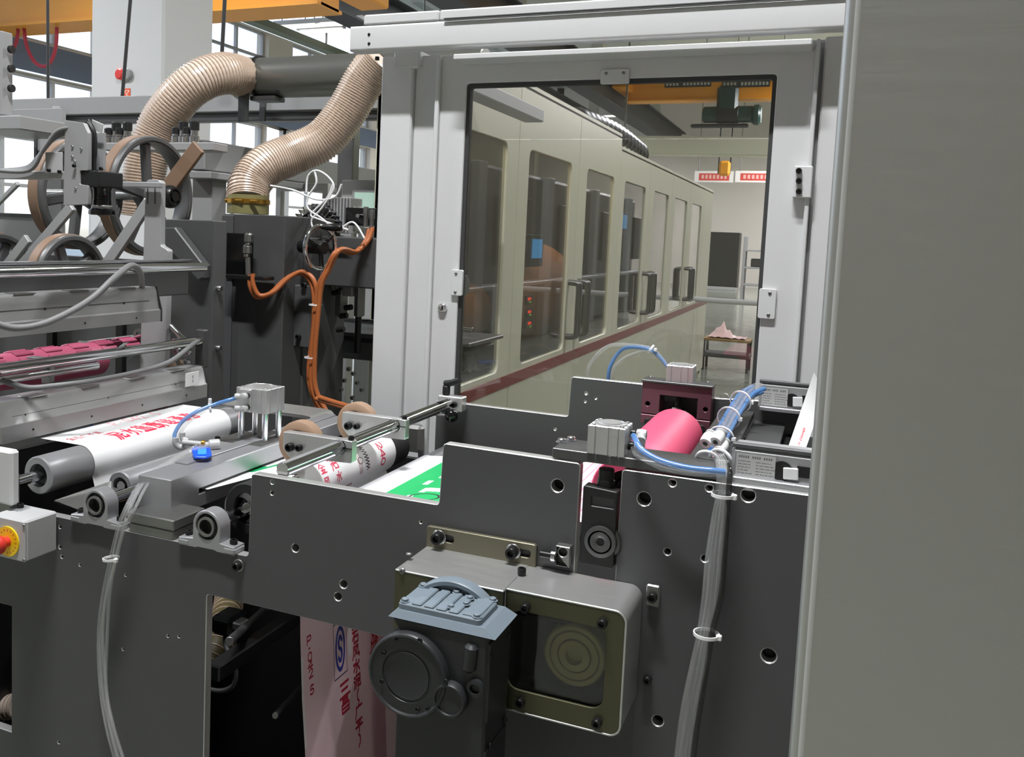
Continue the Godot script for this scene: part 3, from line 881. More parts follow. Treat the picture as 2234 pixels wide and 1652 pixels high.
# ---------------------------------------------------------------- print on the film
const STROKES := {
	"水": "5,0 5,9 4,10|1,3 4,3 1,8|9,2 6,5|6,4 9,9", "泥": "1,1 2,2|0.5,4 1.8,5|0.5,10 2,6|3.5,1 9,1 9,4 3.5,4|3.5,1 3.5,7 2.7,10|5.5,5 5.5,9.3 9.3,9.3 9.3,8|9,5.5 5.5,7",
	"盐": "0.5,1.5 5,1.5|2.7,0 2.7,4|0.5,4.3 5,4|6.5,0 6.5,4.5|7,2 9,3.3|1.5,5.5 8.5,5.5 8.5,9.5|1.5,5.5 1.5,9.5|3.8,5.5 3.8,9.5|6.2,5.5 6.2,9.5|0,9.6 10,9.6",
	"酸": "0.5,0.8 5,0.8|0.8,3 4.7,3 4.7,9.5 0.8,9.5 0.8,3|2,1 2,5|3.5,1 3.5,5|0.8,6.5 4.7,6.5|7,0 6,2.5 9.3,2.3|6,4.5 7,3.3|8.3,3.3 9.5,4.5|7,4.6 5.6,7|6.6,5.8 9,5.8 5.6,10|6.5,7 9.7,10",
	"硅": "0.3,1 4,1|2.2,1 0.6,6|1.3,4.5 3.8,4.5 3.8,9 1.3,9 1.3,4.5|7,0.3 7,4.5|5,2.2 9.3,2.2|4.7,4.6 9.7,4.6|7,5.2 7,9.5|5,7.3 9.3,7.3|4.4,9.7 10,9.7",
	"通": "1.2,1 2.2,2.2|0.5,4.5 2.2,4.5 2.2,8 0.5,9.5|2,8.5 5,9.8 10,9.8|4,0.6 8.6,0.6 6.5,2.3|5.2,1.6 6.8,2.7|4,3.2 8.8,3.2 8.8,8.6|4,3.2 4,8.6|4,5 8.8,5|4,6.8 8.8,6.8|6.4,3.2 6.4,8.6",
	"普": "3.3,0 4,1.5|6.7,0 6,1.5|1,2 9,2|3.7,2 3.7,5|6.3,2 6.3,5|2,3 2.7,4.5|8,3 7.3,4.5|0.4,5.2 9.6,5.2|2.5,6.3 7.5,6.3 7.5,10 2.5,10 2.5,6.3|2.5,8.1 7.5,8.1",
	"石": "1,1 9,1|4.5,1 1,6.5|2.8,5 8.3,5 8.3,9.7 2.8,9.7 2.8,5", "风": "2,1 8,1 8.2,7 9.6,9.8 10,8|2,1 2,6 0.6,10|3.5,3 7,8|6.6,2.6 3.4,8.2", "金": "5,0 0.5,4|5,0 9.5,4|3,4 7,4|5,4 5,9.5|2,6.5 8,6.5|3,7.5 3.6,9|7,7.5 6.4,9|0.8,9.7 9.2,9.7",
	"广": "5,0 5.6,1.2|1.5,1.8 9.5,1.8|1.7,1.8 1.7,6 0.5,10", "平": "1,1 9,1|3,2.3 3.8,4|7,2.3 6.2,4|0.3,5.5 9.7,5.5|5,1 5,10", "盛": "2,1 9,1|3,1 3,4 1.5,5.5|3,2.8 5,2.8 4.7,5|6,0 7,4 9,5.5|8.5,2 6,5|2,6 8,6 8,9.5|2,6 2,9.5|4,6 4,9.5|6,6 6,9.5|0,9.6 10,9.6",
	"(": "6,0 4,3 4,7 6,10", ")": "4,0 6,3 6,7 4,10", "P": "2,10 2,0 7,0 8.5,1.5 8.5,4 7,5.5 2,5.5", "O": "4,0 2,2 2,8 4,10 6,10 8,8 8,2 6,0 4,0", "0": "4,0 2,2 2,8 4,10 6,10 8,8 8,2 6,0 4,0", ".": "4.6,9.3 5.4,9.3", "·": "4,5 6,5",
	"4": "7,10 7,0 1,7 9,7", "2": "2,2 4,0 6.5,0 8,2 8,4 2,10 8.5,10", "5": "8,0 3,0 2.4,4.5 6,4 8,6 8,8 6,10 3.5,10 2,8.7", "Q": "4,0 2,2 2,8 4,10 6,10 8,8 8,2 6,0 4,0|6,7 9,10", "S": "8,1.5 6,0 4,0 2,1.8 2.6,4 7.4,6 8,8 6,10 3.6,10 2,8.5",
	"急": "3.5,0 2,2.5|3,1.2 7,1.2 5.5,3|2,3 8,3 8,6 2,6|3,4.5 8,4.5|1,7.5 0.5,9|3,7 3,9.5 7,9.5 7.5,8|5,6.8 5.6,8|8.5,7 9.5,8.8", "停": "3,0 1,4|2,3 2,10|6,0 6.4,1|3.7,1.4 9.6,1.4|4.8,2.4 8.5,2.4 8.5,4 4.8,4 4.8,2.4|3.8,5 9.7,5|3.8,5 3.6,6|9.7,5 9.3,6|5,6.4 8.4,6.4|6.7,6.4 6.7,9.8 5.8,9.3",
	"白": "5,0 4,1.8|2,2 8,2 8,10 2,10 2,2|2,6 8,6", "三": "1,1 9,1|2,5 8,5|0,9.5 10,9.5", "元": "2,1 8,1|0.5,4 9.5,4|3.5,4 3,7.5 0.5,10|6.4,4 6.4,9.3 9.7,9.3 9.7,7.8", "昌": "2.5,0 7.5,0 7.5,4 2.5,4 2.5,0|2.5,2 7.5,2|1.5,5 8.5,5 8.5,10 1.5,10 1.5,5|1.5,7.5 8.5,7.5"
}

func canvas(w: int, h: int, c: Color) -> Image:
	var im := Image.create(w, h, false, Image.FORMAT_RGB8)
	im.fill(c)
	return im
func line(im: Image, a: Vector2, b: Vector2, t: float, c: Color) -> void:
	var lo := Vector2(minf(a.x, b.x), minf(a.y, b.y)) - Vector2.ONE * (t + 1)
	var hi := Vector2(maxf(a.x, b.x), maxf(a.y, b.y)) + Vector2.ONE * (t + 1)
	for y in range(maxi(int(lo.y), 0), mini(int(hi.y) + 1, im.get_height())):
		for x in range(maxi(int(lo.x), 0), mini(int(hi.x) + 1, im.get_width())):
			var p := Vector2(x, y)
			var d := Geometry2D.get_closest_point_to_segment(p, a, b).distance_to(p) if a != b else a.distance_to(p)
			if d < t: im.set_pixel(x, y, c if d < t - 1.0 else im.get_pixel(x, y).lerp(c, t - d))
func pen(im: Image, ch: String, at: Vector2, size: Vector2, t: float, c: Color, turn := 0.0) -> void:
	if not STROKES.has(ch): return
	for s in (STROKES[ch] as String).split("|"):
		var pts := []
		for w in s.split(" "):
			var f := w.split_floats(",")
			pts.append(at + ((Vector2(f[0], f[1]) / 10.0 - Vector2.ONE * 0.5) * size).rotated(turn))
		for i in pts.size() - 1: line(im, pts[i], pts[i + 1], t, c)
func printed(called: String, im: Image, rough := 0.45) -> StandardMaterial3D:
	var m := mat(called, Color.WHITE, rough)
	m.albedo_texture = ImageTexture.create_from_image(im)
	m.texture_repeat = false
	return m
func web(profile: Array, z0: float, z1: float, cols := 6) -> Geo:   # film led along a profile of (x, y) across the machine, from z0 (near) to z1 (far)
	var g := []
	var total := 0.0
	var at := [0.0]
	for i in range(1, profile.size()):
		total += (profile[i] as Vector2).distance_to(profile[i - 1]); at.append(total)
	for i in profile.size():
		var row := []
		for j in cols + 1: row.append(Vector3(profile[i].x, profile[i].y, lerpf(z0, z1, float(j) / cols)))
		g.append(row)
	var s := Geo.new().skin(g)
	# lay the print evenly along the length
	for i in s.uv.size():
		var k := s.uv[i].y * (profile.size() - 1)
		var a := mini(int(k), profile.size() - 2)
		s.uv[i].y = lerpf(at[a], at[a + 1], k - a) / total
	return s
func arc(c: Vector2, r: float, a0: float, a1: float, k := 14) -> Array:
	var p := []
	for i in k + 1:
		var t := deg_to_rad(lerpf(a0, a1, float(i) / k))
		p.append(c + Vector2(cos(t), sin(t)) * r)
	return p

func films() -> void:
	var red := Color(0.85, 0.16, 0.28)
	var white := Color(0.90, 0.90, 0.90)
	# 1: over the silver guide roller
	var im := canvas(1024, 860, white)
	var s := "泥水盐酸硅通普"
	for i in s.length(): pen(im, s[i], Vector2(250 + i * 92, 560 - i * 2), Vector2(74, 105), 6.5, red)
	var t := "P·O42.5"
	for i in t.length(): pen(im, t[i], Vector2(420 + i * 52, 400), Vector2(40, 60), 3.5, Color(0.9, 0.45, 0.5))
	for i in 5: pen(im, "金石广平盛"[i], Vector2(60 + i * 42, 470), Vector2(36, 42), 3.0, Color(0.75, 0.3, 0.35))
	for i in 3: pen(im, "金石风"[i], Vector2(820 + i * 46, 330), Vector2(40, 44), 3.0, Color(0.75, 0.3, 0.35))
	im.fill_rect(Rect2i(440, 40, 330, 130), red)
	for k in 30: line(im, Vector2(300 + 50 * cos(TAU * k / 30), 330 + 26 * sin(TAU * k / 30)), Vector2(300 + 50 * cos(TAU * (k + 1) / 30), 330 + 26 * sin(TAU * (k + 1) / 30)), 4.0, Color(0.25, 0.45, 0.8))
	var c1 := Vector2(-1.338, 1.12)
	var p := [Vector2(-1.62, 1.1572), Vector2(-1.5, 1.1572)]
	p.append_array(arc(c1, 0.0372, 90, -35, 18))
	p.append(Vector2(-1.29, 1.045))
	whole("printed_film", web(p, -1.345, -1.785), printed("film_over_guide_roller", im), "white plastic film with a row of red characters, running over the silver guide roller", "film", "printed film web", Vector3(c1.x, 1.157, -1.56))
	# 2: flat through the slot of the long box and over the rubber pressed roller
	im = canvas(1024, 1024, white)
	var ink := Color(0.78, 0.18, 0.30)
	var dark := Color(0.14, 0.10, 0.11)
	for k in 12:
		for side in 2:
			var y := 585 + k * 17
			var cx := 700 if side else 110
			line(im, Vector2(cx, y), Vector2(cx + 34, y + 14), 3.5, dark)
			line(im, Vector2(cx + 34, y + 14), Vector2(cx + 6, y + 19), 2.5, dark)
	for k in 2: pen(im, "白广"[k], Vector2(420 + k * 10, 640 + k * 60), Vector2(60, 44), 4.0, ink)
	for k in 4: pen(im, "金石风水"[k], Vector2(330 + (k % 2) * 110, 690 + (k / 2) * 70), Vector2(52, 52), 4.0, ink)
	t = "5.240"
	for i in t.length(): pen(im, t[i], Vector2(880, 600 + i * 47), Vector2(58, 42), 5.0, ink, PI / 2)
	im.fill_rect(Rect2i(555, 560, 52, 130), Color(0.15, 0.66, 0.38))
	for k in 9: line(im, Vector2(562, 566 + k * 14), Vector2(600, 570 + k * 14), 1.6, white)
	for k in 3: line(im, Vector2(610 + k * 18, 560), Vector2(640 + k * 12, 800), 3.0, Color(0.45, 0.15, 0.18))
	for k in 8:
		for j in 3: im.fill_rect(Rect2i(410 + k * 22, 830 + j * 22, 15, 15), Color(0.45, 0.14, 0.2))
	for k in 18: line(im, Vector2(655 + 20 * cos(TAU * k / 18), 730 + 18 * sin(TAU * k / 18)), Vector2(655 + 20 * cos(TAU * (k + 1) / 18), 730 + 18 * sin(TAU * (k + 1) / 18)), 2.5, dark)
	im.fill_rect(Rect2i(330, 130, 120, 300), Color(0.12, 0.62, 0.38))
	var c3 := Vector2(-0.905, 1.112)
	p = [Vector2(-1.13, 1.112), Vector2(-1.03, 1.114)]
	p.append_array(arc(c3, 0.0462, 100, -60, 18))
	p.append(Vector2(-0.86, 1.03))
	whole("printed_film", web(p, -1.345, -1.785), printed("film_over_press_roller", im), "white film with small red and black print over the roller under the rubber wheels", "film", "printed film web", Vector3(c3.x, 1.157, -1.56))
	# 3: green printed stretch rising to the slot
	im = canvas(1024, 1024, Color(0.93, 0.93, 0.95))
	im.fill_rect(Rect2i(0, 150, 1024, 874), Color(0.07, 0.68, 0.38))
	for k in 4: im.fill_rect(Rect2i(130 + k * 210, 330 - (k % 2) * 40, 60, 520), Color(0.92, 0.93, 0.88))
	for k in 7: im.fill_rect(Rect2i(60 + k * 130, 235 + (k % 3) * 20, 74, 26), Color(0.92, 0.93, 0.88))
	for k in 3:
		var a := Vector2(150 + k * 270, 400)
		line(im, a, a + Vector2(130, 60), 5.0, dark); line(im, a + Vector2(130, 60), a + Vector2(60, 160), 5.0, dark)
		line(im, a + Vector2(60, 160), a + Vector2(210, 230), 6.0, Color(0.8, 0.25, 0.25))
	for k in 24: line(im, Vector2(250 + 50 * cos(TAU * k / 24), 330 + 60 * sin(TAU * k / 24)), Vector2(250 + 50 * cos(TAU * (k + 1) / 24), 330 + 60 * sin(TAU * (k + 1) / 24)), 5.0, dark)
	im.fill_rect(Rect2i(0, 775, 1024, 249), Color(0.95, 0.86, 0.89))
	for k in 5: line(im, Vector2(0, 830 + k * 36), Vector2(1023, 823 + k * 36), 3.0, Color(0.93, 0.5, 0.66))
	p = [Vector2(-0.812, 1.0)]
	p.append_array(arc(Vector2(-0.782, 1.098), 0.022, 170, 75, 8))
	p.append_array([Vector2(-0.62, 1.135), Vector2(-0.45, 1.15), Vector2(-0.32, 1.17), Vector2(-0.285, 1.19)])
	var m3 := printed("film_green", im)
	m3.uv1_scale = Vector3(1, 1.35, 1); m3.uv1_offset = Vector3(0, -0.26, 0)
	whole("printed_film", web(p, -1.345, -1.785), m3, "green printed stretch of white film behind the step of the near plate", "film", "printed film web", Vector3(-0.6, 1.14, -1.56))
	# 4: hanging under the plate
	im = canvas(1024, 1024, Color(0.97, 0.83, 0.86))
	ink = Color(0.70, 0.10, 0.22)
	t = "P·O42.5"
	for side in 2:
		for i in t.length(): pen(im, t[i], Vector2(80 + side * 870 + i * 3, 215 + side * 470 + i * 31), Vector2(56, 30), 4.0, ink)
	s = "金石风水泥(广平)"
	for i in s.length(): pen(im, s[i], Vector2(575, 276 + i * 59), Vector2(84, 50), 6.0, ink)
	pen(im, "盛", Vector2(800, 410), Vector2(110, 90), 6.0, Color(0.78, 0.2, 0.2))
	for i in 2: pen(im, "三昌"[i], Vector2(430, 500 + i * 56), Vector2(110, 60), 6.0, ink)
	line(im, Vector2(330, 230), Vector2(470, 230), 3, Color(0.3, 0.25, 0.4)); line(im, Vector2(330, 230), Vector2(330, 440), 3, Color(0.3, 0.25, 0.4)); line(im, Vector2(330, 440), Vector2(470, 440), 3, Color(0.3, 0.25, 0.4)); line(im, Vector2(470, 230), Vector2(470, 440), 3, Color(0.3, 0.25, 0.4))
	for k in 28: line(im, Vector2(400 + 46 * cos(TAU * k / 28), 335 + 80 * sin(TAU * k / 28)), Vector2(400 + 46 * cos(TAU * (k + 1) / 28), 335 + 80 * sin(TAU * (k + 1) / 28)), 9.0, Color(0.22, 0.25, 0.62))
	pen(im, "S", Vector2(400, 335), Vector2(60, 90), 9.0, Color(0.22, 0.25, 0.62))
	for r in [[0, 260, 22, 330], [492, 150, 34, 240], [905, 100, 18, 924]]: im.fill_rect(Rect2i(r[0], r[1], r[2], r[3]), Color(0.95, 0.90, 0.91))
	p = [Vector2(-0.826, 0.97), Vector2(-0.822, 0.87), Vector2(-0.815, 0.76), Vector2(-0.806, 0.67), Vector2(-0.79, 0.45)]
	whole("printed_film", web(p, -1.345, -1.70), printed("film_hanging", im), "pinkish printed film hanging down in the opening below the near plate", "film", "printed film web", Vector3(-0.82, 0.9, -1.52))
	p = [Vector2(-0.79, 0.97), Vector2(-0.785, 0.8), Vector2(-0.77, 0.6), Vector2(-0.76, 0.45)]
	whole("film_gusset", web(p, -1.60, -1.82), mat("film_plain", Color(0.88, 0.76, 0.78), 0.45), "plain pink folded film edge hanging beside the blue grey gearbox", "film", "", Vector3(-0.78, 0.8, -1.7))
	# 5: strip beside the stainless panel
	im = canvas(512, 1024, white)
	for i in 5: pen(im, "普通水泥石"[i], Vector2(280, 640 + i * 72), Vector2(90, 66), 5.0, Color(0.85, 0.3, 0.35))
	var q := []
	for i in 9:
		var w := i / 8.0
		q.append([az(1776, 812, -1.8).lerp(az(1703, 1023, -1.28), w), az(1800, 860, -1.8).lerp(az(1741, 1026, -1.28), w)])
	whole("printed_film", Geo.new().skin(q), printed("film_strip", im), "white film strip with red characters rising beside the stainless panel", "film", "printed film web", az(1740, 920, -1.5))


# ---------------------------------------------------------------- rollers, bearings, blocks on the web path
func roller(called: String, c: Vector2, r: float, z0: float, z1: float, m: Material, label: String, shaft := [0.05, 0.05], sr := 0.0105) -> Node3D:
	var t := thing(called, label, "roller", Vector3(c.x, c.y - r, z0))
	var a := Vector3(c.x, c.y, z0)
	var b := Vector3(c.x, c.y, z1)
	var L := absf(z1 - z0)
	var pr := [Vector2(r * 0.62, 0.018), Vector2(r * 0.62, 0), Vector2(r - 0.002, 0), Vector2(r, 0.002), Vector2(r, L - 0.002), Vector2(r - 0.002, L), Vector2(r * 0.62, L), Vector2(r * 0.62, L - 0.018)]
	part(t, "drum", Geo.new().lathe(pr, Geo.along(a, b), 40), m)
	for s in [[a, b], [b, a]]:
		part(t, "bearing_seal", Geo.new().lathe([Vector2(sr, 0.012), Vector2(sr * 1.7, 0.010), Vector2(sr * 1.9, 0.016), Vector2(r * 0.62, 0.017)], Geo.along(s[0], s[1]), 28), M.black, "dark recessed bearing")
	part(t, "shaft", Geo.new().rod(a + Vector3(0, 0, shaft[0]), b - Vector3(0, 0, shaft[1]), sr, 18), M.chrome)
	return t

func pillow_block(px: float, py: float, label: String, shaft_to: float) -> void:
	var z := -1.193
	var c := az(px, py, z)
	var R := 0.0275
	var low := 1.067 - c.y
	var t := thing("pillow_block", label, "bearing", Vector3(c.x, 1.067, z), "pillow block bearings")
	var o := PackedVector2Array()
	for q in arc(Vector2.ZERO, R, 0, 180, 18): o.append(q)
	var f := 0.056
	for q in [Vector2(-R, low + 0.016), Vector2(-f, low + 0.013), Vector2(-f, low), Vector2(-R * 0.8, low), Vector2(-R * 0.6, low + 0.002), Vector2(R * 0.6, low + 0.002), Vector2(R * 0.8, low), Vector2(f, low), Vector2(f, low + 0.013), Vector2(R, low + 0.016)]: o.append(q)
	part(t, "housing", Geo.new().plate(o, [circle(Vector2.ZERO, R * 0.8, 24)], Transform3D(Basis(), c), 0.028, 0.0012), M.anodised)
	var back := Geo.along(c + Vector3(0, 0, -0.016), c)
	part(t, "seal", Geo.new().lathe([Vector2(R * 0.81, 0.010), Vector2(R * 0.62, 0.012), Vector2(R * 0.58, 0.008)], back, 28), M.black)
	part(t, "inner_ring", Geo.new().lathe([Vector2(R * 0.62, 0.008), Vector2(R * 0.60, 0.018), Vector2(R * 0.46, 0.018), Vector2(R * 0.44, 0.004)], back, 28), M.dull_steel)
	part(t, "bore", Geo.new().lathe([Vector2(R * 0.44, 0.006), Vector2(0, 0.006)], back, 24), M.black)
	for s in [-1, 1]:
		part(t, "foot", Geo.new().box(c + Vector3(s * f * 0.82, low + 0.006, -0.014), Vector3(0.024, 0.012, 0.03), 0.003), M.anodised)
		screw(t, c + Vector3(s * f * 0.8, low + 0.013, -0.014), Vector3.UP, 0.0065)
	var sh := thing("idler_shaft", "polished shaft in the " + label.split(" in ")[0].trim_prefix("pillow block bearing "), "shaft", c + Vector3(0, 0, -0.03))
	part(sh, "bar", Geo.new().rod(c + Vector3(0, 0, -0.03), Vector3(c.x, c.y, shaft_to), 0.0105, 20), M.chrome)

func web_train() -> void:
	films()
	roller("guide_roller", Vector2(-1.338, 1.12), 0.036, -1.24, -1.83, M.anodised, "silver guide roller under the white film with red characters, left of the box", [0.075, 0.01])
	var z := -1.163
	var c := Vector3(-1.338, 1.12, z)
	var t := thing("shaft_support", "small steel block holding the silver guide roller's shaft at the left edge", "bracket", Vector3(c.x, 1.067, z))
	part(t, "block", Geo.new().box(c + Vector3(-0.002, -0.016, -0.014), Vector3(0.034, 0.072, 0.02), 0.003), M.dull_steel)
	part(t, "foot", Geo.new().box(c + Vector3(0.026, -0.046, -0.012), Vector3(0.03, 0.013, 0.03), 0.003), M.anodised)
	screw(t, c + Vector3(0.028, -0.04, -0.012), Vector3.UP, 0.006)
	pillow_block(450, 1150, "pillow block bearing right of the long box, beside the step of the near plate", -1.4)
	pillow_block(207, 1103, "pillow block bearing left of the long box, behind the clear hoses", -1.42)
	var r2 := az(525, 1112, -1.30)
	roller("idler_roller", v2(r2), 0.036, -1.30, -1.82, M.anodised, "silver idler roller right of the long box, partly behind the near plate", [-0.002, 0.01])
	var r1 := az(262, 1062, -1.36)
	roller("idler_roller", v2(r1), 0.03, -1.36, -1.82, M.anodised, "dark idler roller low under the film, left of the long box", [-0.002, 0.01])
	roller("press_roller", Vector2(-0.905, 1.112), 0.045, -1.29, -1.86, M.black_rubber, "black roller under the small printed film and the two rubber wheels", [0.0, 0.02])
	roller("turning_roller", Vector2(-0.782, 1.098), 0.021, -1.25, -1.90, M.anodised, "thin roller under the edge of the green printed film", [0.02, 0.02], 0.006)
	roller("pink_roller", Vector2(-0.253, 1.238), 0.052, -1.30, -1.74, mat("pink_rubber", Color(0.90, 0.33, 0.47), 0.5), "bright pink rubber covered roller beside the near air cylinder", [0.02, 0.02])
	# long silver box with the web slot
	var x1 := -1.036
	var x0 := -1.108
	t = thing("web_box", "long silver metal box lying across the web with a slot in its side", "box", Vector3(-1.07, 1.084, -1.25))
	part(t, "upper_body", Geo.new().box(Vector3((x0 + x1) / 2, 1.1355, -1.575), Vector3(x1 - x0, 0.035, 0.65), 0.002), M.anodised)
	part(t, "lower_body", Geo.new().box(Vector3((x0 + x1) / 2, 1.096, -1.575), Vector3(x1 - x0, 0.026, 0.65), 0.002), M.anodised)
	part(t, "end_block", Geo.new().box(Vector3((x0 + x1) / 2, 1.1185, -1.289), Vector3(x1 - x0 + 0.0006, 0.0694, 0.0792), 0.0015), M.anodised)
	part(t, "slot_lining", Geo.new().box(Vector3((x0 + x1) / 2 - 0.006, 1.1105, -1.61), Vector3(x1 - x0 - 0.012, 0.002, 0.56), 0.0), M.black)
	part(t, "top_rib", Geo.new().box(Vector3(x0 + 0.016, 1.1545, -1.62), Vector3(0.03, 0.004, 0.55), 0.001), M.anodised)
	t = thing("box_base", "stepped steel base plates carrying the near end of the long silver box", "base plate", Vector3(-1.035, 1.067, -1.23))
	part(t, "upper_plate", Geo.new().box(Vector3(-1.036, 1.094, -1.24), Vector3(0.1, 0.0185, 0.085), 0.002), M.dull_steel)
	part(t, "lower_plate", Geo.new().box(Vector3(-1.036, 1.0755, -1.24), Vector3(0.094, 0.017, 0.08), 0.002), M.dull_steel)
	# plate in front of the roller
	t = thing("deflector_plate", "thin slanting steel plate under the silver guide roller's film", "plate", Vector3(-1.25, 1.07, -1.27))
	var a := az(205, 1058, -1.3)
	var q := [az(118, 1092, -1.24), az(300, 1030, -1.42), az(300, 1050, -1.42), az(170, 1112, -1.24)]
	var g := Geo.new()
	var nn: Vector3 = (q[1] - q[0]).cross(q[3] - q[0]).normalized()
	if nn.y < 0: nn = -nn
	for s in [0.0, -0.003]: g.quad(q[0] + nn * s, q[1] + nn * s, q[2] + nn * s, q[3] + nn * s, nn if s == 0.0 else -nn)
	part(t, "plate", g, M.dull_steel)
	guided_cylinder()
	wheels()

func square_cylinder(called: String, label: String, lo: Vector3, hi: Vector3, rods := false) -> Node3D:   # compact air cylinder: grooved square body with a round cover on top
	var t := thing(called, label, "air cylinder", Vector3((lo.x + hi.x) / 2, lo.y, (lo.z + hi.z) / 2), "compact air cylinders")
	var w := hi.x - lo.x
	var d := hi.z - lo.z
	var cut := PackedVector2Array()
	var gr := 0.10
	var base := rect(w, d, 0.003)
	var o := []
	for side in 4:
		var turn := side * PI / 2
		var hw := (w if side % 2 == 0 else d) / 2
		var hd := (d if side % 2 == 0 else w) / 2
		for p in [[-hw, -hd], [-hw * 0.62, -hd], [-hw * 0.62, -hd + 0.0022], [-hw * 0.5, -hd + 0.0022], [-hw * 0.5, -hd], [hw * 0.1, -hd], [hw * 0.1, -hd + 0.0022], [hw * 0.3, -hd + 0.0022], [hw * 0.3, -hd], [hw * 0.62, -hd], [hw * 0.62, -hd + 0.0022], [hw * 0.74, -hd + 0.0022], [hw * 0.74, -hd]]:
			o.append(Vector2(p[0], p[1]).rotated(turn))
	var mid := (lo + hi) / 2
	var xf := Transform3D(Basis(Vector3.RIGHT, Vector3.BACK, Vector3.DOWN).orthonormalized(), Vector3(mid.x, hi.y, mid.z))
	xf = Transform3D(Basis(Vector3.RIGHT, Vector3.FORWARD, Vector3.UP), Vector3(mid.x, hi.y, mid.z))
	part(t, "body", Geo.new().plate(PackedVector2Array(o), [], xf, hi.y - lo.y, 0.0012), M.aluminium)
	var r := minf(w, d) * 0.44
	part(t, "cover", Geo.new().lathe([Vector2(r, -0.002), Vector2(r, 0.0015), Vector2(r * 0.93, 0.002), Vector2(r * 0.9, 0.0008), Vector2(r * 0.72, 0.0008), Vector2(r * 0.7, 0.0026), Vector2(0, 0.003)], Transform3D(Basis(), Vector3(mid.x, hi.y, mid.z)), 28), M.aluminium)
	for sx in [-1, 1]:
		for sz in [-1, 1]: button(t, Vector3(mid.x + sx * w * 0.38, hi.y, mid.z + sz * d * 0.38), Vector3.UP, 0.0032)
	return t

func fitting(parent: Node3D, at: Vector3, dir: Vector3, turn_to: Vector3) -> void:   # push-in elbow on a nickel thread
	part(parent, "fitting_nut", Geo.new().lathe([Vector2(0.0062, 0), Vector2(0.0062, 0.006), Vector2(0.005, 0.007), Vector2(0.005, 0.011)], Geo.along(at, at + dir), 6), M.black_steel)
	var e := at + dir * 0.014
	part(parent, "fitting_elbow", Geo.new().lathe([Vector2(0, -0.006), Vector2(0.0065, -0.006), Vector2(0.0075, 0.0), Vector2(0.0065, 0.007), Vector2(0, 0.008)], Geo.along(e, e + dir), 14).lathe([Vector2(0.006, 0.0), Vector2(0.006, 0.012), Vector2(0.0068, 0.013), Vector2(0.0068, 0.019), Vector2(0.004, 0.02), Vector2(0, 0.02)], Geo.along(e, e + turn_to), 14), M.light_grey_paint, "pale grey elbow")

